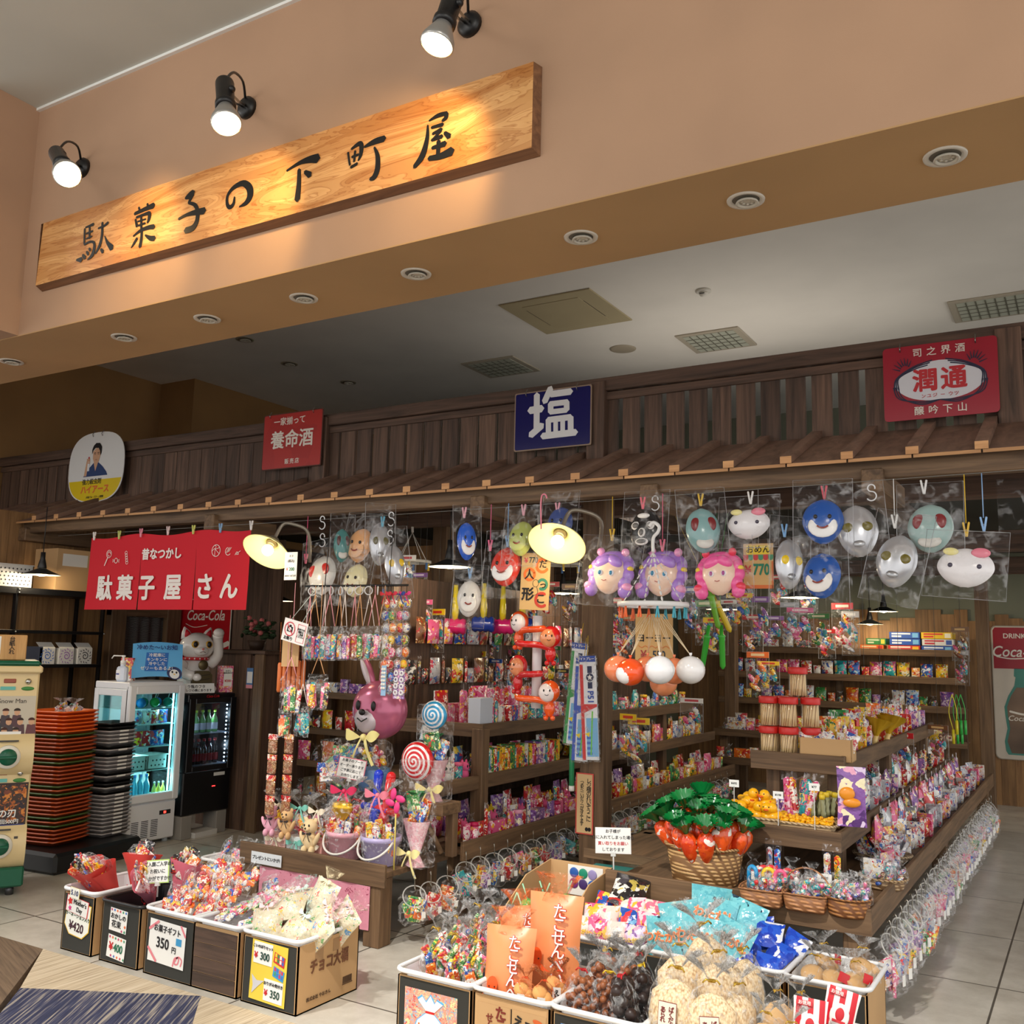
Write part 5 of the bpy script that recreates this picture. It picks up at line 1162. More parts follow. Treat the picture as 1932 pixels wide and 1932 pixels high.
# right island
shelf_unit('island_rack', 'stepped timber island rack on the right with ducks, jars and baskets', (-1.4, 4.35, 0),
  [(-.62, 0, .535, 5.55, .42, .03, .11, 'es'), (-.40, .42, .33, 4.6, .645, .025, .09, 'es'), (-.12, .66, .30, 3.7, .965, .025, .09, 'es')],
  [(.48, .06, 0, .4, .09), (-.56, .06, 0, .4, .09), (.48, 2.6, 0, .4, .09), (.48, 5.4, 0, .4, .09), (.25, .78, .42, .96, .07), (-.33, .5, .42, .64, .07), (-.05, .75, .42, .96, .07), (.25, 2.1, .42, .96, .07), (.25, 3.6, .42, .96, .07)])
shelf_unit('side_table', 'low kraft-topped table between the carrot basket and the timber post', (-2.2, 5.12, 0), [(-.22, -.2, .16, .6, .40, .03, .05, 's')], [(-.17, -.15, 0, .4, .06), (.1, -.15, 0, .4, .06), (-.17, .5, 0, .4, .06), (.1, .5, 0, .4, .06)])
m = MB(mat((60, 140, 136), .4)); m.box(-.2, -.14, 0, .2, .14, .02, .004); tag(m.build('serving_tray', loc=(-2.16, 4.78, .33), rot=(R(0), 0, R(4))), 'teal flat tray beside the carrot basket, propped on the low table', 'tray')
# left interior wall shelf behind the bench
shelf_unit('wall_shelf', 'dim timber shelves between counter and hanging strings, holding bagged snacks', (-5.08, 6.2, 0), [(-.55, -.1, .55, .25, z, .022, .05, 's') for z in (.25, .52, .78, 1.07)], [(-.5, .18, 0, 1.9, .06), (.5, .18, 0, 1.9, .06)])
m = MB()
for k in range(9): m.m(W_MID); m.t = rnd.random(); m.box(-5.8+.14*k, 6.47, 0, -5.8+.14*k+.137, 6.5, 2.3)
tag(m.build('board_partition'), 'brown board partition behind the dim shelves and hanging key chains', 'partition')

def pick_mesh(kind, c, i=0):
 if kind == 'pouch': return pouch(.085, .115, .035, pm(c)), 'snack_bag', 'snack bag', 'snack bag'
 if kind == 'bigpouch': return pouch(.13, .17, .06, pm(c, 22)), 'snack_bag', 'large snack bag', 'snack bag'
 if kind == 'box': return carton(.075, .12, .04, pm(c, 30)), 'candy_box', 'upright candy box', 'candy box'
 if kind == 'flatbox': return carton(.15, .1, .055, pm(c, 24)), 'candy_box', 'flat candy carton', 'candy box'
 if kind == 'thin': return carton(.022, .13, .09, pm(c, 34)), 'toy_packet', 'slim toy packet', 'toy packet'
 if kind == 'tube':
  def mk():
   m = MB(pm(c, 34)); m.lathe([(.024, 0), (.026, .004), (.026, .095)], 14); m.m(mat(PAL[c][2], .4)); m.lathe([(.028, .095), (.028, .115), (0, .117)], 14); return m.mesh('candy_tube')
  return cached(('tube', c), mk), 'candy_tube', 'candy tube', 'candy tube'
 if kind == 'cup':
  def mk():
   m = MB(pm(c, 34)); m.lathe([(.024, 0), (.034, .055)], 14); m.m(film((230, 230, 235), .3)); m.lathe([(.034, .055), (.03, .075), (0, .085)], 14, cap=False); return m.mesh('candy_cup')
  return cached(('cup', c), mk), 'candy_cup', 'candy cup', 'candy cup'
 if kind == 'stick':
  def mk():
   m = MB(pm(c, 40)); m.box(-.014, -.012, 0, .014, .012, .17, .01); m.m(film((230, 226, 230), .3)); m.grid(lambda u, v: (-.02+.04*u, .004*math.sin(u*9), .16+.045*v), 4, 2); return m.mesh('candy_stick')
  return cached(('stick', c), mk), 'candy_stick', 'stick candy packet', 'candy stick'
 if kind == 'bagc':
  def mk():
   m = MB(FILM); m.lathe([(.03, 0), (.045, .01), (.047, .05), (.03, .09), (.012, .105), (.035, .135)], 14, sy=.7, fn=lambda a, z: 1+.08*math.sin(6*a)*(1 if z > .1 else .4), cap=False); rr = random.Random(3)
   for j in range(6): m.m(pm(c if j % 2 else rr.choice(CN_), 50)); m.ell((rr.uniform(-.02, .02), rr.uniform(-.014, .014), .015+.011*j), (.02, .012, .014), RZ(rr.random()*200) @ RY(rr.random()*60), 8, 6)
   return m.mesh('candy_bag')
  return cached(('bagc', c), mk), 'candy_bag', 'tied candy bag', 'candy bag'
 if kind == 'plush':
  def mk():
   cc = mat(PAL[c][0], .95); m = MB(cc); m.ell((0, 0, .03), (.032, .028, .035)); m.ell((0, -.005, .075), .028, nu=12, nv=8)
   for s_ in (-1, 1): m.ell((s_*.02, 0, .1), (.009, .007, .016), nu=8, nv=6)
   face_tag(m, -.03, .08, .07, .12); return m.mesh('soft_toy')
  return cached(('plu', c), mk), 'soft_toy', 'little soft toy', 'soft toy'
CNT = 0
def row(where, p0, p1, z, kinds, cols, face, gap=1.0, jit=.006, which='', sc=1.0, tilt=0, dirw='near'):
 """a run of goods from p0 to p1 on a shelf, facing +X (90) or -Y (0)"""
 global CNT
 a = Vector((*p0, z)); b = Vector((*p1, z)); d = (b-a); Ln = d.length; d.normalize(); s = 0; i = 0; prev = {}
 while True:
  kd = kinds[i % len(kinds)] if not isinstance(kinds, str) else kinds; c = rnd.choice(cols) if i % 3 else cols[(i//3) % len(cols)]
  me, name, ph, cat = pick_mesh(kd, c); xs_ = [v.co.x for v in me.vertices]; wd = (max(xs_)-min(xs_))*sc*gap
  if abs(face-90) > 45 and False: pass
  if s+wd > Ln: break
  p = a+d*(s+wd/2)+Vector((rnd.uniform(-jit, jit), rnd.uniform(-jit, jit), 0))
  o = one(me, name, '%s %s %s, %s from %s end' % (c, ph, where, ordw(i), dirw), cat, p, (R(tilt), 0, R(face+rnd.uniform(-9, 9))), sc=sc*rnd.uniform(.93, 1.07))
  s += wd; i += 1; CNT += 1
ALL = ['pink', 'red', 'yellow', 'blue', 'green', 'white', 'purple', 'orange']
PK = ['pink', 'red', 'pink', 'white', 'purple']
# middle rack, part before the post  (X about -3.0 .. -3.9)
row('on the bottom rack lip before the post', (-3.10, 4.70), (-3.10, 6.3), .38, ['pouch', 'tube', 'pouch', 'stick', 'flatbox', 'cup'], PK, 90, 1.02)
row('in the bottom rack tier second row', (-3.22, 4.70), (-3.22, 6.5), .38, ['stick', 'stick', 'pouch', 'plush', 'bagc'], ['pink', 'pink', 'red', 'teal', 'white'], 90, 1.0)
row('in the bottom rack tier third row', (-3.36, 4.75), (-3.36, 6.5), .38, ['bigpouch', 'box', 'plush', 'bigpouch'], ['pink', 'purple', 'yellow', 'red'], 90, 1.0)
row('on the middle rack tier corner', (-3.27, 4.68), (-3.27, 5.0), .70, ['tube', 'plush', 'stick'], ['pink', 'teal', 'white'], 90, 1.1)
row('in line on the middle rack tier', (-3.27, 5.12), (-3.27, 6.1), .70, 'thin', ['teal', 'red', 'yellow', 'green', 'orange', 'white', 'pink', 'purple'], 90, 1.12, sc=1.25)
row('in the middle rack tier second row', (-3.42, 4.7), (-3.42, 6.3), .70, ['bigpouch', 'bagc', 'tube', 'plush'], ['pink', 'white', 'red', 'blue'], 90, 1.0)
row('along the top rack tier front', (-3.26, 5.14), (-3.26, 6.2), .995, ['box', 'stick', 'stick', 'pouch', 'thin', 'tube'], ['pink', 'white', 'blue', 'red', 'teal'], 90, 1.0)
row('in the top rack tier second row', (-3.42, 5.1), (-3.42, 6.3), .995, ['stick', 'stick', 'stick', 'bigpouch', 'stick', 'stick'], ['pink', 'pink', 'red', 'pink'], 90, 1.0, sc=1.3)
row('standing at the top rack tier rear', (-3.62, 5.1), (-3.62, 6.4), .995, ['bigpouch', 'flatbox', 'box', 'bigpouch'], ['red', 'pink', 'white', 'orange'], 90, 1.0, sc=1.3)
one(carton(.16, .2, .16, mat((206, 214, 226), .5), 'display_carton'), 'display_carton', 'pale blue display carton at the corner of the top rack tier', 'box', (-3.27, 5.12, .995), (0, 0, R(90)), sc=(.9, .55, .9))
# beyond the post
row('on the top rack tier beyond the post', (-3.26, 6.5), (-3.26, 8.6), .995, ['bigpouch', 'bagc', 'tube', 'pouch', 'cup'], ['blue', 'green', 'white', 'teal', 'red'], 90, 1.02)
row('on the middle rack tier beyond the post', (-3.26, 6.4), (-3.26, 9.1), .70, ['pouch', 'stick', 'bigpouch', 'box', 'pouch'], ['white', 'pink', 'orange', 'yellow', 'silver'], 90, 1.05)
row('behind the middle tier beyond the post', (-3.42, 6.4), (-3.42, 9.1), .70, ['bigpouch', 'flatbox', 'bigpouch'], ['black', 'brown', 'yellow'], 90, 1.05)
row('on the bottom rack tier beyond the post', (-3.12, 6.5), (-3.12, 9.25), .38, ['bigpouch', 'pouch', 'box', 'box', 'tube'], ['yellow', 'yellow', 'pink', 'white', 'red', 'green'], 90, 1.06)
row('behind the bottom tier beyond the post', (-3.28, 6.5), (-3.28, 9.25), .38, ['bigpouch', 'bigpouch', 'flatbox'], ['yellow', 'white', 'purple', 'red'], 90, 1.1)
# packets hung on the backboard and above
row('pinned low on the dark backboard', (-4.0, 5.3), (-4.0, 9.2), 1.22, ['bigpouch', 'stick', 'pouch'], ['black', 'silver', 'yellow', 'brown', 'red'], 90, 1.12)
row('pinned high on the dark backboard', (-4.0, 5.4), (-4.0, 9.2), 1.5, ['bigpouch', 'bigpouch', 'stick'], ['brown', 'pink', 'silver', 'green', 'blue'], 90, 1.12)
# back wall shelves, facing the aisle
row('on the top back shelf', (-3.6, 10.98), (-2.2, 10.98), 1.53, ['flatbox', 'bigpouch'], ['black', 'white', 'brown'], 0, 1.3, dirw='corner')
row('on the second back shelf', (-3.6, 10.98), (-1.2, 10.98), 1.25, ['bigpouch', 'bigpouch', 'bigpouch', 'pouch'], ['blue', 'yellow', 'red', 'teal', 'pink', 'orange', 'white'], 0, 1.06, dirw='corner')
row('on the third back shelf', (-3.6, 10.98), (-1.2, 10.98), .96, ['bigpouch', 'pouch', 'bagc', 'bigpouch'], ['blue', 'purple', 'yellow', 'orange', 'green', 'white'], 0, 1.06, dirw='corner')
row('on the lowest back shelf', (-3.6, 10.98), (-1.2, 10.98), .62, ['bigpouch', 'flatbox'], ['red', 'yellow', 'brown'], 0, 1.06, dirw='corner')
for i, (x, z, c, w_) in enumerate(((-1.72, 1.53, 'red', .32), (-1.72, 1.60, 'blue', .30), (-1.72, 1.67, 'blue', .30), (-1.40, 1.53, 'blue', .3), (-1.40, 1.60, 'white', .3), (-1.40, 1.67, 'yellow', .3), (-2.05, 1.53, 'orange', .24), (-2.0, 1.60, 'green', .2))):
 one(cached(('fc', c, w_), lambda: MB(mat(PAL[c][0], .4)).box(-w_/2, -.1, 0, w_/2, .1, .066, .002).m(mat(PAL[c][1], .4)).box(-w_*.42, -.101, .04, w_*.2, -.0995, .056).box(-w_*.42, -.101, .012, -w_*.1, -.0995, .03).m(mat(PAL[c][2], .4)).box(w_*.26, -.101, .01, w_*.45, -.0995, .056).mesh('flat_carton')), 'flat_carton', '%s long carton on the top back shelf, pile %s, layer %s' % (c, ('nearest the corner post', 'beside it')[0 if x > -1.5 else 1] if x > -1.9 else 'farthest left', 'one two three'.split()[round((z-1.53)/.07)]), 'box', (x, 11.02, z), (0, 0, rnd.uniform(-.06, .06)))
# back corner table
row('on the corner end table', (-3.28, 9.66), (-2.2, 9.66), .70, ['bagc', 'flatbox', 'pouch', 'cup'], ['white', 'red', 'yellow', 'purple', 'pink'], 0, 1.03, dirw='corner')
row('behind on the corner end table', (-3.28, 9.86), (-2.2, 9.86), .70, ['box', 'bigpouch', 'box'], ['white', 'red', 'pink', 'teal'], 0, 1.03, dirw='corner')
row('on the corner end table step', (-3.28, 9.5), (-2.2, 9.5), .45, ['pouch', 'bagc', 'flatbox'], ['red', 'white', 'blue', 'orange'], 0, 1.03, dirw='corner')
# dim left shelves
row('on the upper dim shelf by the counter', (-5.72, 6.16), (-4.7, 6.16), 1.07, ['flatbox', 'box'], ['white', 'purple', 'white'], 0, 1.15, dirw='counter')
row('on the second dim shelf by the counter', (-5.72, 6.16), (-4.7, 6.16), .78, ['bigpouch', 'pouch'], ['black', 'red', 'yellow'], 0, 1.1, dirw='counter')
row('on the third dim shelf by the counter', (-5.72, 6.16), (-4.7, 6.16), .52, ['bigpouch', 'bagc'], ['pink', 'orange', 'silver'], 0, 1.1, dirw='counter')
row('on the lowest dim shelf by the counter', (-5.72, 6.16), (-4.7, 6.16), .25, ['bagc', 'bagc', 'bigpouch'], ['pink', 'white', 'orange'], 0, 1.1, dirw='counter')
# right island: low tier beside the aisle, three rows
row('at the low island tier edge', (-.94, 4.9), (-.94, 9.8), .42, ['thin', 'pouch', 'bagc', 'pouch', 'box'], ['white', 'pink', 'red', 'silver', 'white'], 80, 1.1)
row('in the low island second row', (-1.0, 5.3), (-1.0, 9.7), .42, ['bagc', 'pouch', 'bigpouch'], ['silver', 'red', 'orange', 'white', 'black'], 70, 1.25)
row('hung over the low island tier', (-1.03, 5.4), (-1.03, 9), .50, ['bigpouch', 'stick'], ['pink', 'black', 'silver', 'purple'], 90, 1.4)
row('on the middle island tier side', (-1.12, 5.2), (-1.12, 8.8), .645, ['bigpouch', 'stick', 'thin', 'pouch'], ['black', 'red', 'silver', 'white', 'purple'], 88, 1.25)
row('along the top island tier edge', (-1.16, 5.35), (-1.16, 8.0), .965, ['stick', 'pouch', 'thin', 'stick'], ['white', 'red', 'yellow', 'pink', 'purple'], 85, 1.08)
row('in the top island second row', (-1.28, 5.5), (-1.28, 8.0), .965, ['stick', 'bigpouch', 'stick', 'tube'], ['yellow', 'yellow', 'red', 'white'], 60, 1.1)
row('at the top island tier rear', (-1.42, 5.6), (-1.42, 8.0), .965, ['bigpouch', 'flatbox', 'plush'], ['yellow', 'orange', 'green', 'red'], 40, 1.1)
row('by the stick jars up top', (-1.48, 5.35), (-1.48, 5.6), .965, ['bagc'], ['white'], 10, 1.1)
# front of the low island tier behind the baskets
row('behind the low island baskets', (-1.75, 4.66), (-1.02, 4.66), .42, ['bagc', 'stick', 'stick', 'bagc'], ['silver', 'red', 'blue', 'white', 'yellow'], 5, 1.02, dirw='carrot')

# hanging pouches along the lips
def pouch_line(x, ys, z, where, cols, rz, grp, dirw='near', h=.17, sc=None):
 for i, y in enumerate(ys):
  t = hang_pouch('clear pouch of %s goods %s, %s from %s end' % (cols[i % len(cols)], where, ordw(i), dirw), (x+rnd.uniform(-.006, .006), y, z+rnd.uniform(-.006, .004)), cols[i % len(cols)], rz+rnd.uniform(-10, 10), grp, h)
  if sc: t.scale = (sc,)*3
pouch_line(-3.0, [4.12+.145*k for k in range(3)], .275, 'hung under the bench side', ['green', 'red', 'orange'], 62, 'pouches hung along the middle rack')
pouch_line(-2.98, [4.56+.145*k for k in range(9)], .325, 'hung from the rack before the post', ['teal', 'yellow', 'blue', 'red', 'pink', 'brown', 'red', 'silver', 'blue'], 62, 'pouches hung along the middle rack')
pouch_line(-2.98, [5.95+.155*k for k in range(20)], .325, 'hung from the rack beyond the post', ['brown', 'red', 'blue', 'pink', 'silver', 'white', 'green', 'silver'], 62, 'pouches hung along the middle rack')
pouch_line(-.80, [4.47+.135*k for k in range(34)], .33, 'hung under the island edge', ['pink', 'blue', 'silver', 'white', 'purple', 'green', 'orange', 'silver', 'red'], 62, 'pouches hung along the island rack', h=.24)
# ------------------------------------------------------------------ cardboard displays at the shop line
PAPER = plaster((44, 44, 40), .06, .85, 300)
def carton_display(label, x0, x1, y0, y1, h, front=PAPER, planks=False):
 t = thing('display_carton', label, 'carton', ((x0+x1)/2, (y0+y1)/2, 0)); a = (x1-x0)/2; b = (y1-y0)/2
 m = MB(KRAFT); th = .006
 m.box(-a, -b, 0, a, -b+th, h); m.box(-a, b-th, 0, a, b, h); m.box(-a, -b, 0, -a+th, b, h); m.box(a-th, -b, 0, a, b, h); m.box(-a, -b, .0, a, b, .006); m.build('body', t)
 m = MB(front)
 if planks:
  for k in range(4): m.t = rnd.random(); m.box(-a+.012, -b-.004, .01+k*(h-.02)/4, a-.012, -b-.0005, .01+(k+1)*(h-.02)/4-.003)
 else: m.box(-a+.010, -b-.002, .008, a-.010, -b-.0005, h-.004)
 m.build('front_panel', t); return t
def basket(label, x0, x1, y0, y1, z, col=(232, 234, 236), d=.14, name='plastic_basket'):
 """rimmed basket sunk into its carton"""
 t = thing(name, label, 'basket', ((x0+x1)/2, (y0+y1)/2, z)); a = (x1-x0)/2; b = (y1-y0)/2; r = .035; Wm = mat(col, .35)
 def ring(aa, bb, rr):
  P = []
  for cx, cy, s0 in ((aa-rr, -bb+rr, -90), (aa-rr, bb-rr, 0), (-aa+rr, bb-rr, 90), (-aa+rr, -bb+rr, 180)):
   for k in range(5): q = R(s0+22.5*k); P.append((cx+rr*math.cos(q), cy+rr*math.sin(q)))
  return P
 m = MB(Wm); m.tube([(x, y, 0) for x, y in ring(a, b, r)], .009, 8, True); m.build('rim', t)
 m = MB(Wm); o1 = ring(a-.018, b-.018, r); o2 = ring(a-.04, b-.04, r); n = len(o1)
 m.add([(x, y, 0) for x, y in o1]+[(x, y, -d) for x, y in o2], [(i, n+i, n+(i+1) % n, (i+1) % n) for i in range(n)]+[tuple(range(n, 2*n))]); m.build('body', t)
 m = MB(mat((150, 152, 154), .5))
 for k in range(int(2*a/.016)-2):
  x = -a+.03+.016*k; m.box(x, b-.022, -.06, x+.008, b-.016, -.02)
 m.build('slots', t); return t
HB = .285
XR1 = [(-4.36, -4.13), (-4.07, -3.80), (-3.76, -3.44), (-3.45+.0, -3.17), (-3.145, -2.835)]
nmx = ['carnation bouquets', 'pink candy bouquet', 'candy gift sets', 'sweet straws', 'printed drawstring bags']
D1 = []
for i, ((a, b), n_) in enumerate(zip(XR1, nmx)):
 D1.append(carton_display('black-fronted carton at the shop line holding the %s' % n_, a, b, 3.12, 3.50, HB-.02, W_DARKX if i == 3 else PAPER, i == 3))
 basket('%s basket rim sunk in the carton of %s' % ('black' if i == 1 else 'white', n_), a-.008, b+.008, 3.112, 3.505, HB-(.012 if i == 1 else 0), (24, 24, 26) if i == 1 else (232, 234, 236))
DK = mat((60, 20, 40), .6)
def flower(m, x, z, s_, c, y): m.m(mat(c, .6)); m.prism([(x+s_*(1 if k % 2 else .55)*math.cos(R(36*k)), z+s_*(1 if k % 2 else .55)*math.sin(R(36*k))) for k in range(10)], y-.0008, y)
FC = [(190, 60, 110), (70, 110, 190), (226, 110, 50), (200, 60, 90), (70, 150, 110), (60, 120, 190)]
# carton one signs
t = D1[0]; yb = -.192-.003
c = card(t, .005, .155, .185, .16, mat((238, 240, 232), .5), yb, 6, rim=mat((232, 190, 60), .5), poly=[(-.09, .08), (.09, .08), (.093, -.04), (.05, -.08), (-.05, -.08), (-.093, -.04)])
text('カーネーション入り', c, (0, -.003, .012), .021, mat((40, 70, 40), .6), bold=.015); text('¥420', c, (0, -.003, -.038), .056, DK, bold=.02, sx=.95)
c = card(t, .0, .214, .165, .075, WHITE, yb-.003, 7, rim=mat((216, 60, 70), .5)); text("Mother's\nDay", c, (.02, -.003, 0), .03, INK, bold=.012, sx=.9)
m = MB(); flower(m, -.055, .012, .02, (206, 40, 36), -.002); flower(m, -.05, -.02, .014, (206, 60, 130), -.002); m.build('flower_drawing', c)
c = card(t, .0, .278, .07, .05, mat((240, 240, 230), .5), yb-.022, 4, rim=mat((220, 210, 120), .5)); text('5.10', c, (0, -.003, 0), .032, mat((40, 50, 100), .6), bold=.015)
t = D1[1]
c = card(t, -.01, .195, .12, .10, WHITE, yb, 3); text('おかしの', c, (.0, -.003, .015), .027, INK, bold=.012); text('花束', c, (-.01, -.003, -.02), .034, INK, bold=.012)
m = MB(); [flower(m, -.05+.02*k, .042, .007, FC[k], -.0015) for k in range(6)]; flower(m, .05, -.02, .008, FC[2], -.0015); flower(m, .03, -.042, .007, FC[0], -.0015); flower(m, .05, -.042, .008, FC[4], -.0015); m.build('flower_drawing', c)
c = card(t, -.012, .075, .125, .10, WHITE, yb, 5); text('¥', c, (-.035, -.003, -.002), .05, RED, bold=.02); text('400', c, (.015, -.003, -.002), .05, mat((20, 110, 80), .5), bold=.02, sx=.85)
m = MB(); [flower(m, -.05+.02*k, .04, .007, FC[(k*2) % 6], -.0015) for k in range(6)]; [flower(m, -.03+.022*k, -.04, .007, FC[k], -.0015) for k in range(5)]; m.build('flower_drawing', c)
t = D1[2]
c = card(t, -.01, .15, .235, .18, WHITE, yb, 2); text('お菓子ギフト', c, (.0, -.003, .055), .033, INK, bold=.015, sx=.9); text('350', c, (-.025, -.003, -.005), .062, INK, bold=.02, sx=.9); text('円', c, (.05, -.003, -.02), .03, INK, bold=.01)
m = MB(mat((224, 130, 140), .6));
for sg in (-1, 1): stroke(m, [(-.117, sg*.04+.005), (-.06, sg*.085)], [.012, .012], -.0022, .0006)
stroke(m, smooth_path([(.05, -.085), (.06, -.05), (.085, -.045), (.08, -.07), (.06, -.07), (.08, -.04), (.105, -.05), (.1, -.075)], 4), [.007]*29, -.0022, .0006); stroke(m, [(.085, .09), (.117, .05)], [.01, .01], -.0022, .0006); m.m(mat((60, 150, 200), .5)); m.box(.06, -.0024, .005, .095, -.0016, .035); m.build('ribbon_drawing', c)
t = D1[4]
c = card(t, -.0, .14, .20, .235, mat((226, 200, 70), .5), yb, 2);
k2 = card(c, -.035, .07, .105, .085, WHITE, -.002, 0, 'slip'); text('こいのぼりセット', k2, (0, -.003, .025), .0145, INK, bold=.012); text('¥', k2, (-.038, -.003, -.012), .034, RED, bold=.02); text('300', k2, (.012, -.003, -.012), .042, mat((30, 70, 60), .5), bold=.02, sx=.85)
k2 = card(c, .035, -.065, .105, .085, WHITE, -.002, 0, 'slip'); text('おりがみ兜付き', k2, (0, -.003, .025), .0155, INK, bold=.012); text('¥', k2, (-.038, -.003, -.012), .034, RED, bold=.02); text('350', k2, (.012, -.003, -.012), .042, mat((30, 70, 60), .5), bold=.02, sx=.85)
m = MB()
for q in range(2):
 m.m(mat((200, 50, 50) if q == 0 else (60, 150, 200), .5)); m.prism([(.03, .09-.055*q), (.09, .075-.055*q), (.085, .035-.055*q), (.025, .05-.055*q)], -.003, -.0022)
 for k in range(8): m.m(mat(FC[k % 6] if q else ((230, 200, 60), (60, 130, 80), (230, 230, 220), (70, 100, 180))[k % 4], .5)); m.box(.034+.013*(k % 4), -.0036, .072-.018*(k//4)-.055*q-.003*(k % 4), .044+.013*(k % 4), -.003, .086-.018*(k//4)-.055*q-.003*(k % 4))
m.build('carp_drawing', c); m = MB(); m.m(mat((200, 200, 205), .4)); m.prism([(-.09, -.02), (-.06, -.04), (-.02, -.035), (-.05, -.06), (-.085, -.095), (-.08, -.06)][::-1], -.003, -.0022); m.build('helmet_drawing', c)
text('チョコ大福', t, (.158, .0, .165), .062, mat((112, 70, 44), .7), rz=90, bold=.03, sx=.78); text('株式会社 やおきん', t, (.158, -.06, .045), .018, mat((80, 56, 36), .7), rz=90, bold=.01)
m = MB(mat((80, 56, 36), .7)); m.box(.1555, .09, .045, .157, .155, .048)
for k in range(12): m.box(.1555, .092+.005*k, .05, .157, .0945+.005*k, .078)
m.build('barcode', t); m = MB(mat((160, 124, 84), .3)); m.box(.1555, -.09, .18, .1565, -.04, .235); m.box(.1555, .02, .2, .1565, .06, .25); m.build('tape_scraps', t)
# contents of the first row
def bouquet(label, loc, rz, col, lean=(30, 0), s_=1.0, inner='multi', name='candy_bouquet'):
 t = thing(name, label, 'candy bouquet', loc, rot=(R(lean[0]), R(lean[1]), R(rz)), sc=s_)
 m = MB(mat(col, .6)); m.lathe([(.012, -.02), (.025, .02), (.07, .13), (.105, .19)], 28, sy=.65, fn=lambda a, z: 1+.09*math.sin(5*a)*max(0, z)/.19, cap=False); m.build('paper_wrap', t)
 m = MB(FILM); m.lathe([(.02, .02), (.06, .12), (.075, .2), (.05, .235), (0, .24)], 20, sy=.7, cap=False); m.build('film', t)
 m = MB(); rr = random.Random(int(abs(loc[0])*1000))
 for i in range(9): m.m(pm(rr.choice(['yellow', 'red', 'blue', 'black', 'orange', 'white']), 40)); a = rr.random()*6.28; q = rr.uniform(0, .045); m.box(-.028, -.005, 0, .028, .005, .09, .004, T(q*math.cos(a), q*.6*math.sin(a)-.015, .10+.009*i) @ RZ(rr.uniform(-40, 40)) @ RY(rr.uniform(-35, 35)))
 m.build('sweets', t); m = MB(); bow(m, (0, -.03, .03), .06, RED); m.build('ribbon', t); return t
RP = (222, 74, 66)
bouquet('red-paper bouquet of sweets nearest the left edge of its carton', (-4.30, 3.27, .215), 10, RP); bouquet('red-paper bouquet of sweets in the middle of its carton', (-4.235, 3.25, .235), -5, RP); bouquet('red-paper bouquet of sweets at the right of its carton', (-4.175, 3.29, .215), -24, RP)
bouquet('red-paper bouquet lying behind the other three', (-4.22, 3.42, .215), 20, RP, (-10, 0))
bouquet('pink-paper bouquet lying forward over the black basket rim', (-3.98, 3.33, .21), -28, (226, 130, 150), (18, 30)); bouquet('pink-paper bouquet behind the one on the black rim', (-3.92, 3.42, .22), 10, (230, 120, 140), (-12, 10))
def pillow(label, loc, w_, h_, d_, m_, rot, name, cat, group=None, clear=None):
 if clear:
  t = thing(name, label, cat, loc, rot=rot, group=group); kid(pouch(w_, h_, d_, clear, .03, 'wrapper'), 'wrapper', t)
  def mk():
   m = MB(); rr = random.Random(8)
   for i in range(22): m.m(pm(m_[i % len(m_)], 44)); m.cbox((rr.uniform(-.33, .33)*w_, rr.uniform(-.16, .16)*d_, rr.uniform(.15, .8)*h_), (w_*.42, d_*.25, h_*.2), .004, RY(rr.uniform(-50, 50)) @ RZ(rr.uniform(-20, 20)))
   return m.mesh('contents')
  kid(cached(('pc', w_, h_, str(m_)), mk), 'contents', t); return t
 return one(pouch(w_, h_, d_, m_, .04, name), name, label, cat, loc, rot, group)
rnd.seed(21)
k = 0
for r_ in range(3):
 for i in range(5):
  x = -3.715+.062*i+rnd.uniform(-.01, .01); y = 3.20+.1*r_; z = .225+.055*r_
  pillow('clear gift set of red and yellow sweets, %s row, %s from the pink bouquet' % (('front', 'middle', 'back')[r_], ordw(i)), (x, y, z), .10, .15, .05, ['red', 'yellow', 'orange', 'red', 'white', 'blue'], (R(-18+rnd.uniform(-12, 8)), R(rnd.uniform(-25, 25)), R(rnd.uniform(-25, 25))), 'gift_set', 'gift bag', 'clear gift sets in the third carton', FILM); k += 1
for i in range(10):
 pillow('clear roll of sprinkle sweets lying over the fourth carton, %s from the front' % ordw(i), (-3.41+.024*i, 3.17+.05*(i % 6), .245+.018*(i % 3)), .07, .24, .045, ['silver', 'pink', 'white', 'green'], (R(-62), R(20+5*i), R(-35)), 'sweet_roll', 'sweet roll', 'rolls in the plank-fronted carton', FILM)
pillow('pink and white gift pack on top of the sweet rolls', (-3.25, 3.36, .30), .15, .17, .06, ['pink', 'red', 'white', 'green'], (R(-50), R(20), R(-30)), 'gift_set', 'gift bag', None, FILM)
pillow('silvery gift pack tilted behind the sweet rolls', (-3.34, 3.44, .28), .13, .15, .06, ['silver', 'pink', 'white'], (R(-35), R(-20), R(20)), 'gift_set', 'gift bag', None, FILM)
CONF = printed([(206, 197, 168), (212, 203, 180), (230, 90, 80), (80, 140, 190), (90, 160, 90), (236, 190, 70)], 55, .35, [16, 14, 1, 1, 1, 1], crinkle=.5)
PASTEL = [(246, 200, 204), (206, 232, 222), (248, 232, 190), (244, 206, 214)]
def drawbag(label, loc, rot, col, s_=1):
 t = thing('drawstring_bag', label, 'gift bag', loc, rot=rot, group='confetti-print bags in the carton', sc=s_)
 kid(pouch(.15, .15, .085, CONF, .02, 'bag'), 'bag', t)
 def mk():
  m = MB(film(col, .5)); m.lathe([(.012, 0), (.035, .03), (.05, .055)], 20, fn=lambda a, z: 1+.2*math.cos(7*a)*(z/.05), sy=.6, cap=False); return m.mesh('frill')
 kid(cached(('frill', col), mk), 'frill', t, (0, 0, .145))
 m = MB(); bow(m, (0, -.02, .145), .06, mat(col, .5)); m.build('ribbon', t); return t
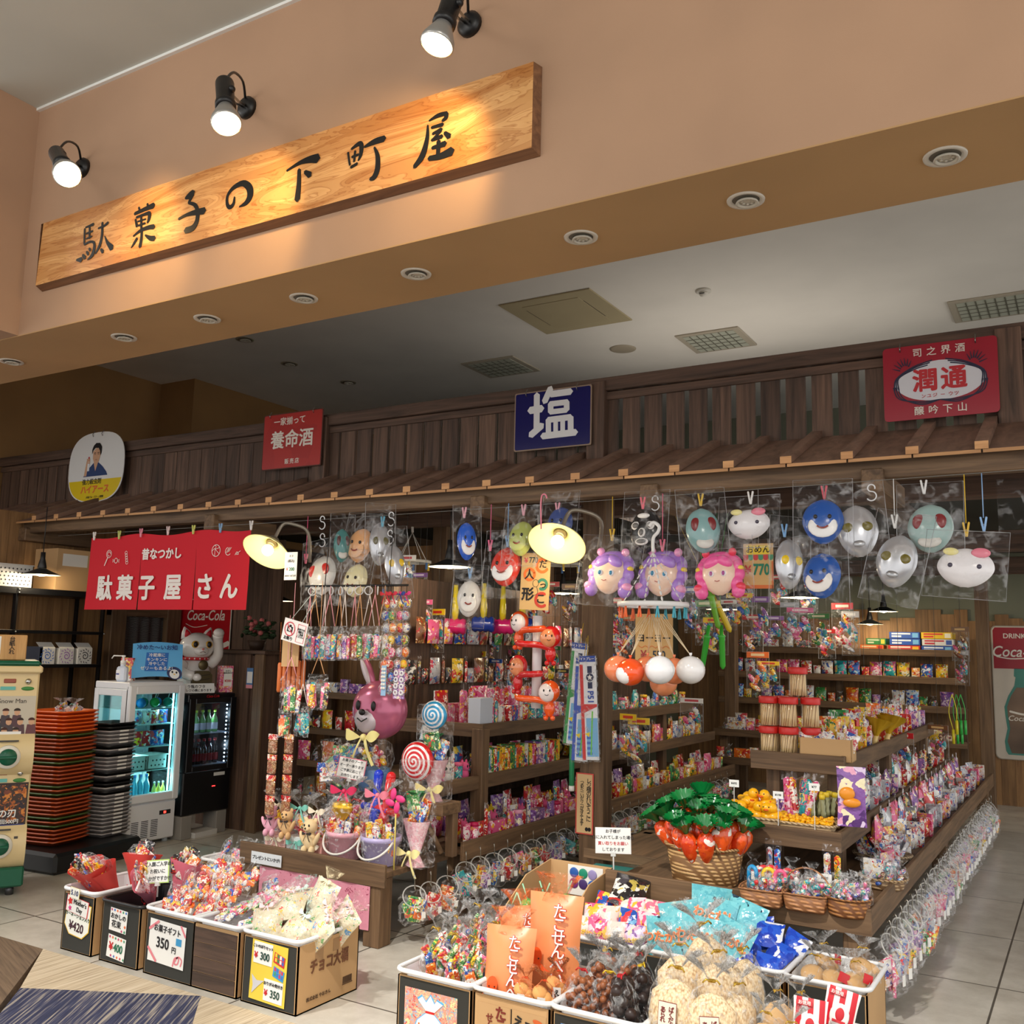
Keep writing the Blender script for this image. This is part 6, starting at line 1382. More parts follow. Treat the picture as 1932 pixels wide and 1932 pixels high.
DBL = ['at the front left', 'at the front right', 'in the middle left', 'on top, lying', 'in the middle right', 'at the back left', 'standing at the back', 'at the right edge', 'at the far right corner']
for i, (x, y, z, rx, ry, rz) in enumerate(((-3.08, 3.17, .22, -30, -10, 15), (-2.98, 3.18, .22, -40, 15, -10), (-3.09, 3.27, .24, -40, -20, 10), (-3.03, 3.24, .315, -62, -15, 20), (-2.95, 3.28, .25, -35, 25, -15), (-3.07, 3.40, .25, -20, -15, 5), (-2.97, 3.36, .31, -20, 10, -10), (-2.90, 3.26, .24, -30, 30, -40), (-2.90, 3.40, .24, -20, 35, -20))):
 drawbag('confetti-print drawstring bag %s of the last front carton' % DBL[i], (x, y, z), (R(rx), R(ry), R(rz)), PASTEL[i % 4], 1.05)
# notice card held up among the sweets
def pop_card(label, loc, lines, w_, h_, rz=10, tilt=-4, rim=(190, 220, 120), stem=.1, col=None):
 t = thing('notice_card', label, 'notice card', loc, rot=(R(-8), R(tilt), R(rz)))
 m = MB(mat(rim, .5)); m.box(-w_/2, -.001, stem, w_/2, .001, stem+h_, .0009); m.m(WHITE); m.box(-w_/2+.005, -.0016, stem+.005, w_/2-.005, -.001, stem+h_-.005); m.build('card', t)
 m = MB(mat((225, 225, 222), .15, 0, 0, 0, .7)); m.cyl((0, .003, 0), (0, .003, stem+.02), .004, n=8); m.box(-.012, -.004, stem-.012, .012, .006, stem+.006); m.build('stem', t)
 n = len(lines)
 for i, s_ in enumerate(lines): text(s_, t, (0, -.0025, stem+h_*(1-(i+.65)/(n+.3))), h_*.62/n, (col[i] if col else INK), bold=.012)
 return t
q = aty(296, 1690, 3.24); pop_card('white handwritten card with green rim above the candy gift sets', (q.x, 3.24, .29), ['ご入園ご入学の', 'お祝いに', 'いかがですか??'], .125, .105, 14, -8, stem=.06)
# small carton behind the row, beside the bench
t = carton_display('small black-fronted carton of bagged sweets left of the bench', -4.42, -4.10, 4.02, 4.36, .24); basket('white basket rim in the small carton left of the bench', -4.428, -4.092, 4.012, 4.368, .262); c = card(t, .05, .165, .17, .11, WHITE, -.173, 3); text('大切な', c, (-.01, -.003, 0), .042, INK, bold=.015); m = MB(); [flower(m, .055+.01*k, .03-.025*k, .014, FC[k+1], -.002) for k in range(3)]; m.build('flower_drawing', c)
for i in range(4): pillow('silvery bag of sweets heaped in the small carton, %s from the left' % ordw(i), (-4.37+.075*i, 4.14+.04*(i % 2), .22), .11, .15, .06, ['silver', 'black', 'yellow', 'pink', 'blue'], (R(-20), R(rnd.uniform(-25, 25)), R(rnd.uniform(-25, 25))), 'candy_bag', 'candy bag', None, FILM)

# ---------------- second group: centre foreground
XA = [(-2.315, -1.985), (-1.975, -1.665), (-1.655, -1.325), (-1.315, -1.0), (-.995, -.70)]
nm2 = ['assorted sweet bags', 'octopus crackers', 'bean snacks', 'puffed rice', 'rice crackers and striped packs']
D2 = []
for i, ((a, b), n_) in enumerate(zip(XA, nm2)):
 D2.append(carton_display('foreground carton with printed front holding the %s' % n_, a, b, 3.10, 3.50, HB-.02, KRAFT if i == 1 else PAPER)); basket('white basket rim in the foreground carton of %s' % n_, a-.008, b+.008, 3.092, 3.505, HB)
t = D2[0]; yb = -.203
c = card(t, -.01, .115, .235, .23, printed([(222, 150, 130), (236, 190, 150), (200, 80, 80), (150, 170, 200), (230, 220, 160), (120, 180, 190)], 60, .4, crinkle=0), yb)
m = MB(mat((90, 170, 220), .5)); bagp = [(-.065, -.1), (.065, -.1), (.085, -.05), (.06, .01), (.015, .045), (.06, .085), (.03, .095), (.02, .08), (0, .108), (-.02, .08), (-.04, .1), (-.06, .085), (-.015, .045), (-.06, .01), (-.085, -.05)]; m.prism(bagp, -.002, -.001); m.m(WHITE); m.prism([(x*.92, z*.94) for x, z in bagp], -.003, -.002); m.m(RED); m.box(-.02, -.0036, .04, .02, -.003, .048); m.build('bag_drawing', c)
text('おかし', c, (0, -.004, -.02), .042, mat((226, 100, 30), .5), bold=.025); text('セット', c, (0, -.004, -.065), .042, mat((60, 140, 70), .5), bold=.025)
t = D2[1]
c = card(t, -.068, .125, .135, .23, KRAFT, yb, name='drawing_panel'); text('たこ', c, (.03, -.003, .07), .048, mat((120, 40, 30), .6), vert=True, bold=.03); text('せんべい', c, (-.015, -.003, .03), .032, mat((120, 40, 30), .6), vert=True, bold=.02)
m = MB(mat((214, 110, 50), .6)); OCT = lambda m, x, z, s_, y: (m.prism([(x+s_*.6*math.cos(a), z+s_*.8*math.sin(a)) for a in [R(18*k) for k in range(20)]], y, y+.0008), [stroke(m, smooth_path([(x+s_*.3*(j-2.5)/2.5, z-s_*.6), (x+s_*(j-2.5)*.4, z-s_*1.1), (x+s_*(j-2.5)*.62, z-s_*1.25)], 3), [s_*.28, s_*.26, s_*.22, s_*.2, s_*.16, s_*.12, s_*.08], y+.0001*j, .0007) for j in range(6)])
OCT(m, -.045, -.045, .03, -.002); m.build('octopus_drawing', c)
c = card(t, .075, .125, .135, .23, KRAFT, yb, name='drawing_panel'); text('えび', c, (-.02, -.003, .07), .045, mat((30, 26, 26), .6), bold=.03, rot=(R(90), R(15), 0)); text('小', c, (-.01, -.003, -.03), .05, INK, bold=.03)
m = MB(mat((206, 96, 44), .6)); stroke(m, smooth_path([(-.05, -.08), (-.055, -.01), (-.01, .02), (.04, .0), (.05, -.06)], 4), [.01, .014, .018, .02, .022, .022, .02, .02, .018, .018, .016, .016, .014, .014, .012, .01, .008], -.002, .0007); stroke(m, smooth_path([(.02, .095), (.05, .085), (.055, .06), (.04, .045)], 4), [.01, .014, .016, .018, .018, .016, .014, .014, .012, .01, .01, .008, .006], -.002, .0007); m.m(BLACK); m.box(-.0725, -.001, -.115, -.069, 0, .115); m.build('prawn_drawing', c)
t = D2[2]
c = card(t, -.03, .115, .2, .24, mat((196, 160, 108), .7), yb); m = MB()
for k in range(6):
 m.m(mat(((60, 130, 200), (226, 160, 70), (60, 140, 90))[k % 3], .5)); x = -.1+.0333*k; m.prism([(x, .12), (x, .085)]+[(x+.0167+.0167*math.cos(R(a)), .085+.016*math.sin(R(a))) for a in range(180, 361, 30)]+[(x+.0333, .12)], -.002, -.001)
m.build('awning_drawing', c); text('むかし', c, (-.02, -.003, .035), .045, mat((40, 90, 50), .6), bold=.02)
# bags of assorted sweets
CB_ = ['white', 'multi', 'multi', 'white', 'multi', 'blue', 'multi', 'multi', 'red']
for i, (x, y) in enumerate(((-2.24, 3.21), (-2.14, 3.19), (-2.05, 3.2), (-2.24, 3.32), (-2.13, 3.31), (-2.03, 3.33), (-2.2, 3.43), (-2.09, 3.43))):
 tied_bag('clear tied bag of assorted sweets, %s row, %s from the left, foreground carton' % (('front', 'middle', 'back')[0 if i < 3 else 1 if i < 6 else 2], ordw(i % 3 if i < 6 else i-6)), 'sweet bag', (x, y, .20+.025*(i//3)), .14, .28, 'multi', rnd.uniform(-25, 25), 'clear bags of assorted sweets', lean=(-6, rnd.uniform(-5, 5)))
# octopus cracker packs
OCTM = mat((238, 150, 96), .35)
def octo_pack(label, loc, rot, s_=1):
 t = thing('cracker_pack', label, 'cracker pack', loc, rot=rot, sc=s_)
 kid(pouch(.15, .235, .075, OCTM, .02, 'pack'), 'pack', t)
 m = MB(film((250, 120, 50), .75, .15)); m.lathe([(.045, 0), (.03, .02), (.04, .045), (.06, .07)], 24, fn=lambda a, z: 1+.2*math.cos(9*a)*z/.07, sy=.5, cap=False); m.build('gathered_top', t, (0, 0, .215))
 m = MB(mat((232, 88, 26), .5)); OCT(m, -.032, .085, .026, -.043); m.m(BLACK); [m.ell((-.032+sx_*.008, -.0455, .08), .002, nu=6, nv=5) for sx_ in (-1, 1)]; m.build('octopus_print', t)
 text('たこせんべい', t, (.025, -.040, .115), .04, mat((220, 60, 40), .5), vert=True, bold=.05); text('たこせんべい', t, (.025, -.0425, .115), .04, WHITE, vert=True, bold=.012); return t
octo_pack('orange octopus cracker pack at the front left of its basket', (-1.895, 3.19, .17), (R(-10), 0, R(12)), 1.3); octo_pack('orange octopus cracker pack standing tall at the back of the basket', (-1.80, 3.36, .23), (R(-8), 0, R(8)), 1.45); octo_pack('orange octopus cracker pack at the back, leaning left', (-1.92, 3.38, .21), (R(-10), R(-6), R(20)), 1.25)
for i, (x, y) in enumerate(((-1.80, 3.17), (-1.73, 3.18), (-1.74, 3.30))):
 t = tied_bag('small bag of prawn crackers with red neck, %s in the octopus basket' % ('front middle', 'front right', 'behind right')[i], 'cracker bag', (x, y, .20), .085, .17, ('discs', (230, 170, 100), .028, 5), 10*i, 'prawn cracker bags', mat((236, 90, 40), .5), filmm=film((250, 140, 80), .3)); c = card(t, 0, .055, .03, .055, WHITE, -.036); text('えび', c, (0, -.002, 0), .022, INK, vert=True, bold=.02)
# bean snacks
for i, (x, y, kind) in enumerate(((-1.60, 3.17, 0), (-1.50, 3.20, 0), (-1.57, 3.30, 0), (-1.47, 3.32, 0), (-1.40, 3.17, 1), (-1.38, 3.30, 1), (-1.44, 3.42, 1), (-1.58, 3.42, 0))):
 tied_bag('clear bag of %s, %s in the foreground basket' % (('round brown bean snacks', 'dark chocolate lumps')[kind], ('front left', 'front centre', 'second row left', 'second row centre', 'front right', 'second row right', 'back right', 'back left')[i]), 'snack bag', (x, y, .19+.02*(i > 1)), .145, .26, ('balls', (150, 84, 40), .013, 46) if kind == 0 else ('balls', (44, 28, 24), .022, 20), 23*i, ('bags of bean snacks', 'bags of chocolate lumps')[kind], mat((226, 190, 40), .4) if i % 2 else RED, lean=(-10, rnd.uniform(-8, 8)))
def rice_mat():
 m, nt, b = new_mat('puffed_rice'); tc = N(nt, 'ShaderNodeTexCoord'); vo = N(nt, 'ShaderNodeTexVoronoi', Scale=150.0); mp = N(nt, 'ShaderNodeMapping'); mp.inputs['Scale'].default_value = (1, 1, .6); nt.links.new(tc.outputs['Object'], mp.inputs[0]); nt.links.new(mp.outputs[0], vo.inputs['Vector'])
 rp = ramp(nt, [(0, (246, 230, 200)), (.5, (232, 206, 164)), (1, (172, 130, 84))]); nt.links.new(vo.outputs['Distance'], rp.inputs[0]); nt.links.new(rp.outputs[0], b.inputs['Base Color']); b.inputs['Roughness'].default_value = .7; bump(nt, b, vo.outputs['Distance'], -.9, .01); return m
RICE = rice_mat()
for i, (x, y, z, s_) in enumerate(((-1.25, 3.16, .25, 1.12), (-1.11, 3.155, .235, 1.1), (-1.26, 3.29, .29, 1.1), (-1.12, 3.30, .29, 1.1), (-1.045, 3.22, .25, .95), (-1.21, 3.43, .31, 1.25), (-1.07, 3.43, .28, 1.1))):
 t = tied_bag('clear bag of puffed rice, %s of its basket' % ('front left', 'front right', 'middle left', 'middle right', 'right edge', 'back left', 'back right')[i], 'snack bag', (x, y, z), .16*s_, .25*s_, ('mass', RICE), 14*i, 'puffed rice bags', lean=(-7, rnd.uniform(-6, 6)), fillh=.6)
 if i < 2: c = card(t, -.0, .07, .062, .09, mat((236, 226, 206), .6), -.056, -4, rim=mat((130, 44, 44), .5)); text('ばくだん', c, (.014, -.003, 0), .019, mat((120, 30, 34), .5), vert=True, bold=.02); text('あられ', c, (-.014, -.003, .005), .019, mat((120, 30, 34), .5), vert=True, bold=.02)
for i, (x, y, z) in enumerate(((-.95, 3.16, .23), (-.86, 3.15, .22), (-.93, 3.29, .26), (-.86, 3.36, .25))):
 tied_bag('clear bag of round rice crackers, %s of the right foreground basket' % ('front left', 'front centre', 'middle', 'back')[i], 'snack bag', (x, y, z), .12, .2, ('mass', plaster((216, 176, 122), .14, .8, 60)), 30*i, 'rice cracker bags', lean=(-10, 4), flat=.8)
def stripe_mat():
 m, nt, b = new_mat('striped_paper'); tc = N(nt, 'ShaderNodeTexCoord'); wv = N(nt, 'ShaderNodeTexWave', Scale=9.0, bands_direction='X'); nt.links.new(tc.outputs['Object'], wv.inputs[0]); rp = ramp(nt, [(0, (206, 30, 46)), (.5, (240, 236, 232))], 'CONSTANT'); nt.links.new(wv.outputs['Fac'], rp.inputs[0]); nt.links.new(rp.outputs[0], b.inputs['Base Color']); b.inputs['Roughness'].default_value = .3; return m
STR = stripe_mat()
for i, (x, y, z, rz, ry) in enumerate(((-.825, 3.22, .28, 18, 6), (-.765, 3.31, .30, 14, 14))):
 t = thing('striped_pack', 'red and white striped snack pack, %s of the two' % ('front left', 'rear right')[i], 'snack pack', (x, y, z), rot=(R(-12), R(ry), R(rz))); kid(pouch(.105, .15, .02, STR, .02, 'pack'), 'pack', t)
 m = MB(WHITE); m.ell((0, -.009, .07), (.03, .004, .038)); m.m(mat((206, 40, 50), .4)); m.ell((0, -.012, .075), (.014, .003, .02)); m.box(-.02, -.0145, .05, .02, -.012, .058); m.m(mat((220, 60, 70), .4)); m.box(-.045, -.0115, .127, .005, -.008, .142, .003); m.build('emblem', t); text('お徳用', t, (-.02, -.0125, .1345), .013, WHITE, bold=.02)
# middle ground cartons
t = thing('display_carton', 'tall cut-away white carton of round jelly drinks behind the octopus crackers', 'carton', (-2.22, 4.13, 0))
m = MB(mat((224, 224, 220), .6)); a, b, h0, h1 = .17, .30, .27, .45
m.box(-a, -b, 0, a, -b+.006, h0); m.m(KRAFT); m.box(-a, b-.006, 0, a, b, h1); m.box(-a, -b, 0, a, b, .006)
for sx_ in (-a, a-.006): m.add([(sx_, -b, 0), (sx_, b, 0), (sx_, b, h1), (sx_, .05, h1*.93), (sx_, -b*.7, h0), (sx_, -b, h0), (sx_+.006, -b, 0), (sx_+.006, b, 0), (sx_+.006, b, h1), (sx_+.006, .05, h1*.93), (sx_+.006, -b*.7, h0), (sx_+.006, -b, h0)], [(0, 1, 2, 3, 4, 5)[::-1], (6, 7, 8, 9, 10, 11), (5, 4, 10, 11), (4, 3, 9, 10), (3, 2, 8, 9), (2, 1, 7, 8)])
m.build('body', t); text('ドリンクゼリー', t, (-.02, -b-.002, .205), .045, mat((40, 60, 120), .5), bold=.02, sx=.85); c = card(t, .05, .15, .06, .05, mat((236, 226, 150), .5), -b-.002); text('¥70', c, (0, -.002, 0), .02, INK, bold=.02)
c = card(t, .03, .37, .19, .14, WHITE, b-.012, 0, 'picture_card'); m = MB(); [(m.m(mat(((40, 90, 170), (30, 140, 110), (150, 140, 190), (120, 50, 120), (70, 50, 110))[k % 5], .4)), m.ell((-.06+.05*(k % 3), -.004, .035-.05*(k//3)), (.024, .003, .024), nu=14, nv=8)) for k in range(6)]; m.build('balloon_picture', c)
for i, (x, y, z) in enumerate(((-2.33, 3.95, .255), (-2.25, 3.92, .26), (-2.16, 3.9, .25), (-2.3, 4.05, .27), (-2.2, 4.02, .30), (-2.11, 4.0, .26), (-2.14, 4.12, .30), (-2.26, 4.14, .27))):
 m = MB(JEL[(i*2) % 3]); m.ell((0, 0, .038), .040, nu=16, nv=12); m.m(mat((150, 210, 170), .3)); m.cyl((0, 0, .07), (.03*(-1)**i, 0, .14), .0035, n=6)
 tag(m.build('jelly_drink', loc=(x, y, z)), '%s ball jelly drink in the white carton, %s of it' % (('green', 'teal', 'blue')[(i*2) % 3], ('front left', 'front middle', 'front right', 'middle left', 'centre', 'right side', 'back right', 'back left')[i]), 'jelly drink')
XB = [(-2.02, -1.66, 3.86, 4.26, 'cotton candy packs'), (-1.64, -1.32, 3.86, 4.24, 'aqua cotton candy bags'), (-1.305, -1.09, 3.90, 4.26, 'blue candy bags'), (-1.07, -.775, 3.88, 4.22, 'round biscuits')]
for a, b, c_, d, n_ in XB: carton_display('middle-ground carton holding the %s' % n_, a, b, c_, d, HB-.02); basket('white basket rim in the carton of %s' % n_, a-.008, b+.008, c_-.008, d+.005, HB)
WATA = {'pink': pm('pink', 18), 'white': printed([(240, 220, 210), (230, 120, 150), (250, 240, 230), (240, 180, 100)], 18, .25), 'purple': pm('purple', 18), 'blue': pm('blue', 18)}
for r_ in range(3):
 for i in range(4):
  c_ = ['white', 'pink', 'white', 'purple', 'pink', 'white', 'blue', 'pink', 'blue', 'white', 'pink', 'white'][r_*4+i]
  o = one(pouch(.10, .135, .045, WATA[c_], .05, 'cotton_candy_pack'), 'cotton_candy_pack', '%s cotton candy pack, %s row, %s from the jelly drinks' % (c_, ('front', 'second', 'third')[r_], ordw(i)), 'cotton candy', (-1.965+.083*i, 3.92+.095*r_, .215+.035*r_), (R(-14-10*r_), R(rnd.uniform(-8, 8)), R(rnd.uniform(-8, 14))))
  if r_ == 0: text('わたがし', o, (0, -.026, .072), .021, mat((230, 190, 60), .4), bold=.05);
one(pouch(.16, .2, .05, pm('black', 16), .05, 'cotton_candy_pack'), 'cotton_candy_pack', 'dark navy pack with yellow shapes lying on the cotton candy', 'cotton candy', (-1.86, 4.14, .36), (R(-62), R(10), R(14)))
AQ = printed([(112, 194, 206), (124, 204, 214), (96, 180, 196), (240, 240, 236), (30, 60, 80)], 26, .2, [8, 6, 6, .5, .25])
for i, (x, y, z, rx, ry, rz) in enumerate(((-1.56, 3.90, .22, -14, -3, 10), (-1.44, 3.91, .24, -16, 4, 4), (-1.36, 3.98, .23, -20, 16, -12), (-1.54, 4.04, .26, -24, -12, 14), (-1.43, 4.06, .29, -24, 8, 10), (-1.35, 4.13, .28, -20, 14, -6), (-1.48, 4.17, .31, -30, 4, 16))):
 o = one(pouch(.175, .19, .075, AQ, .05, 'cotton_candy_bag'), 'cotton_candy_bag', 'aqua cotton candy bag, %s of the heap' % ('front left', 'front middle', 'front right', 'middle left', 'middle', 'back right', 'topmost at the back')[i], 'cotton candy', (x, y, z), (R(rx), R(ry), R(rz)), 'aqua cotton candy bags')
 if i in (0, 1, 2, 4): text('わたがし', o, (0, -.0395, .11), .045, mat((240, 200, 160), .4), bold=.07); text('わたがし', o, (0, -.042, .11), .045, mat((226, 120, 60), .4), bold=.02)
BLU = printed([(28, 70, 190), (24, 60, 176), (40, 90, 206), (226, 230, 240), (236, 200, 60)], 14, .25, [6, 5, 5, 2, .4])
for i, (x, y, z, rx, ry, rz) in enumerate(((-1.27, 3.95, .215, -30, -8, 10), (-1.18, 3.95, .21, -30, 8, -4), (-1.26, 4.04, .25, -35, -14, 6), (-1.17, 4.04, .245, -40, 14, -10), (-1.23, 4.12, .29, -30, -10, 14), (-1.14, 4.13, .27, -35, 20, -16), (-1.2, 4.08, .315, -48, 4, 8), (-1.25, 4.2, .28, -20, -12, 0))):
 one(pouch(.115, .115, .04, BLU, .06, 'candy_pack'), 'candy_pack', 'deep blue candy pack, %s of the blue heap' % ('front left', 'front right', 'middle left', 'middle right', 'rear left', 'rear right', 'topmost', 'rearmost')[i], 'candy pack', (x, y, z), (R(rx), R(ry), R(rz)), 'blue candy packs')
for i, (x, y, rz) in enumerate(((-1.0, 3.97, 0), (-.91, 3.96, 30), (-.83, 3.98, 50), (-.96, 4.08, 70), (-.84, 4.1, 20))):
 t = tied_bag('clear bag of round biscuits, %s of the biscuit basket' % ('front left', 'front centre', 'front right', 'back left', 'back right')[i], 'biscuit bag', (x, y, .20+.02*(i > 2)), .14, .19, ('discs', (206, 164, 110), .045, 4), rz, 'biscuit bags', lean=(-14, 5))
 if i in (1, 2, 3): c = card(t, .02, .085, .04, .035, RED, -.047, 20, 'sticker')
q = atz(1165, 1640, .42); pop_card('white notice card on clear stand by the timber post, red and black writing', (-2.03, 4.40, .40), ['お子様が', '口に入れてしまった場合', '買い取りをお願い', 'しております'], .175, .12, 14, -3, (230, 230, 228), .12, [INK, INK, RED, INK])
# ------------------------------------------------------------------ gifts on the bench, baskets on the island
m = MB(printed([(226, 150, 172), (222, 146, 168), (170, 70, 100)], 40, .8, [8, 6, .6], crinkle=0)); m.grid(lambda u, v: (-.40+.76*u, .006*math.sin(u*25), -.21+.21*v), 24, 3); tag(m.build('pink_cloth', loc=(-3.53, 3.985, .29)), 'pink dotted cloth hanging from the bench front', 'cloth')
t = thing('shelf_label', 'white label strip with a bear drawing on the bench edge', 'label', (-3.86, 3.97, .335)); m = MB(mat((222, 230, 236), .5)); m.box(-.12, -.003, -.03, .10, 0, .03); m.build('card', t); text('プレゼントにいかが!', t, (-.01, -.004, 0), .022, INK, bold=.02)
q = .362
def gift_box(label, loc, rz, bowc, box=(240, 190, 180)):
 t = thing('gift_bundle', label, 'gift bundle', loc, rz); m = MB(mat(box, .5)); m.box(-.065, -.05, 0, .065, .05, .075, .003); m.build('box', t)
 m = MB(); rr = random.Random(int(rz));
 for k in range(12): m.m(pm(rr.choice(['silver', 'red', 'pink', 'white', 'yellow']), 50)); m.box(-.025, -.005, 0, .025, .005, .05, .004, T(rr.uniform(-.05, .05), rr.uniform(-.03, .03), .07+.008*k) @ RY(rr.uniform(-60, 60)) @ RZ(rr.uniform(-30, 30)))
 m.build('sweets', t); m = MB(FILM); m.lathe([(.09, 0), (.1, .06), (.095, .14), (.05, .2), (.018, .225)], 18, sy=.75, cap=False); fan(m, .09, .22, .08); m.build('wrapper', t)
 m = MB(); bow(m, (0, -.03, .225), .11, mat(bowc, .5)); bow(m, (0, -.056, .045), .1, mat(bowc, .5)); m.build('ribbon', t); return t
gift_box('wrapped gift bundle with cream bow at the left of the bench', (-3.97, 4.17, q), 12, (238, 226, 196)); gift_box('wrapped gift bundle with mint bow on the bench', (-3.80, 4.16, q), 4, (128, 206, 190), (226, 236, 236)); gift_box('wrapped gift bundle with cream bow beside the pink bucket', (-3.64, 4.13, q), -6, (240, 230, 206), (236, 170, 160))
plush('pink plush bear tied on the leftmost gift bundle', (-3.97, 4.09, q+.07), (236, 176, 196), 14, .13); plush('tan plush bear tied on the mint-bow gift bundle', (-3.84, 4.08, q+.07), (218, 178, 128), 10, .13); plush('cream plush bear in front of the bundle by the pink bucket', (-3.64, 4.05, q+.02), (232, 206, 160), 6, .15)
def bucket(label, loc, col, rz, top):
 t = thing('toy_bucket', label, 'bucket', loc, rz); m = MB(mat(col, .35)); m.lathe([(0, .002), (.075, 0), (.079, .004), (.098, .12), (.106, .12), (.106, .145), (.1, .145), (.094, .122), (.073, .008), (0, .006)], 28, cap=False); m.build('bucket', t)
 m = MB(mat((226, 222, 214), .4)); m.tube([(.108*math.cos(a), -.03-.085*math.sin(a), .125-.085*math.sin(a)) for a in [math.pi*i/16 for i in range(17)]], .006, 7); m.build('handle', t)
 tb = MB(); rr = random.Random(len(label))
 for k in range(16):
  a = k*2.4; tb.m(pm(rr.choice(['red', 'blue', 'orange', 'green', 'white', 'yellow']), 44)); tb.box(-.02, -.008, 0, .02, .008, .11, .005, T(.075*math.cos(a), .06*math.sin(a), .05+.004*k) @ RZ(rr.uniform(-60, 60)) @ RY(rr.uniform(-18, 18)))
 tb.build('sweets', t)
 m = MB(FILM); m.lathe([(.09, .0), (.113, .13), (.118, .22), (.09, .3), (.03, .345)], 20, sy=.95, cap=False); fan(m, .09, .34, .08); m.build('wrapper', t); m = MB(); bow(m, (0, -.04, .35), .14, mat(top, .4)); m.build('bow', t); return t
t = bucket('pink toy bucket of wrapped sweets on the bench', (-3.47, 4.14, q), (238, 176, 190), 8, (214, 40, 90))
m = MB(mat((226, 180, 40), .2, .7)); m.lathe([(.0, 0), (.03, .02), (.065, .07), (.06, .1), (.03, .11), (0, .1)], 20, sy=.5); m.build('gold_balloon', t, (.0, -.05, .19))
bucket('lilac toy bucket of wrapped sweets on the bench', (-3.235, 4.14, q), (190, 180, 226), -4, (232, 130, 150))
for nm_, x, c_, tl in (('blue', -3.40, (30, 60, 200), 4), ('red', -3.36, (216, 30, 36), 10)):
 t = thing('toy_sword', '%s balloon sword standing behind the two buckets' % nm_, 'toy', (x, 4.27, q), rot=(0, R(tl), 0)); m = MB(mat(c_, .2)); m.tube([(0, 0, 0), (0, 0, .2), (0, 0, .25), (0, 0, .43)], [.03, .032, .02, .026], 12); m.ell((0, 0, .43), .026); m.build('blade', t); m = MB(mat(c_, .2)); m.tube([(-.08, 0, .25), (.08, 0, .25)], .02, 10); m.ell((-.08, 0, .25), .02); m.ell((.08, 0, .25), .02); m.build('guard', t)
# gingham bouquet, tall bouquet, lollipop balloons
def cone_bouquet(label, loc, s_, paper, bowc, lolli, rz=0):
 t = thing('candy_bouquet', label, 'candy bouquet', loc, rz, sc=s_); m = MB(paper); m.lathe([(.06, 0), (.025, .06), (.06, .16), (.085, .24)], 24, sy=.7, fn=lambda a, z: 1+.05*math.sin(4*a), cap=False); m.build('paper_cone', t)
 m = MB(FILM2); m.box(-.1, -.06, -.0, .1, .06, .56, .01); m.build('clear_sleeve', t); m = MB(); bow(m, (0, -.05, .07), .16, mat(bowc, .5)); m.build('bow', t)
 m = MB(); rr = random.Random(4)
 for k in range(9): m.m(pm(rr.choice(['orange', 'blue', 'white', 'red', 'green']), 34)); m.box(-.03, -.006, 0, .03, .006, .11, .004, T(rr.uniform(-.045, .045), rr.uniform(-.03, .03), .2+.012*k) @ RY(rr.uniform(-30, 30)))
 m.m(mat((30, 130, 66), .3)); fan(m, .045, .34, .05); m.build('sweets', t)
 if lolli: lollipop(m_=lolli, t=t, z=.50, r=.085)
 return t
def swirl(c1, c2, n=3.2):
 k = ('swirl', c1, c2)
 if k in MC: return MC[k]
 m, nt, b = new_mat('swirl'); ln = nt.links.new; tc = N(nt, 'ShaderNodeTexCoord'); sx_ = N(nt, 'ShaderNodeSeparateXYZ'); ln(tc.outputs['Object'], sx_.inputs[0])
 at = N(nt, 'ShaderNodeMath', operation='ARCTAN2'); ln(sx_.outputs['Z'], at.inputs[0]); ln(sx_.outputs['X'], at.inputs[1])
 p2 = N(nt, 'ShaderNodeMath', operation='DIVIDE'); p2.inputs[1].default_value = 2*math.pi; ln(at.outputs[0], p2.inputs[0])
 cx = N(nt, 'ShaderNodeCombineXYZ'); ln(sx_.outputs['X'], cx.inputs[0]); ln(sx_.outputs['Z'], cx.inputs[1]); le = N(nt, 'ShaderNodeVectorMath', operation='LENGTH'); ln(cx.outputs[0], le.inputs[0])
 mu = N(nt, 'ShaderNodeMath', operation='MULTIPLY'); mu.inputs[1].default_value = 42; ln(le.outputs['Value'], mu.inputs[0]); ad = N(nt, 'ShaderNodeMath', operation='ADD'); ln(mu.outputs[0], ad.inputs[0]); ln(p2.outputs[0], ad.inputs[1])
 fr = N(nt, 'ShaderNodeMath', operation='FRACT'); ln(ad.outputs[0], fr.inputs[0]); rp = ramp(nt, [(0, c1), (.55, c2)], 'CONSTANT'); ln(fr.outputs[0], rp.inputs[0]); ln(rp.outputs[0], b.inputs['Base Color']); b.inputs['Roughness'].default_value = .22; b.inputs['Metallic'].default_value = .2; MC[k] = m; return m
def lollipop(m_, t, z, r):
 m = MB(m_); m.ell((0, 0, 0), (r, r*.38, r), nu=28, nv=14); m.build('lollipop_balloon', t, (0, -.02, z)); m = MB(WHITE); m.cyl((0, 0, z-r*2.2), (0, -.015, z-r*.9), .006, n=8); m.build('stick', t)
PLAID = printed([(236, 186, 196), (246, 220, 224), (226, 160, 176)], 60, .7, [1, 1, 1], crinkle=0)
cone_bouquet('pink gingham candy bouquet at the right end of the bench', (-3.07, 4.22, q+.0), .95, PLAID, (240, 228, 160), None, -10)
cone_bouquet('tall candy bouquet with blue lollipop balloon on the side stand', (-3.14, 4.46, .652), .92, mat((214, 170, 176), .6), (240, 226, 150), swirl((40, 150, 200), (236, 240, 244)), 8)
t = thing('lollipop_balloon', 'red and white swirl lollipop balloon standing behind the lilac bucket', 'balloon', (-3.21, 4.42, q)); lollipop(swirl((206, 30, 36), (240, 236, 236)), t, .50, .105)
t = thing('pinwheel', 'pink paper pinwheel on a stick behind the gingham bouquet', 'pinwheel', (-3.10, 4.14, q)); m = MB(mat((226, 60, 130), .4))
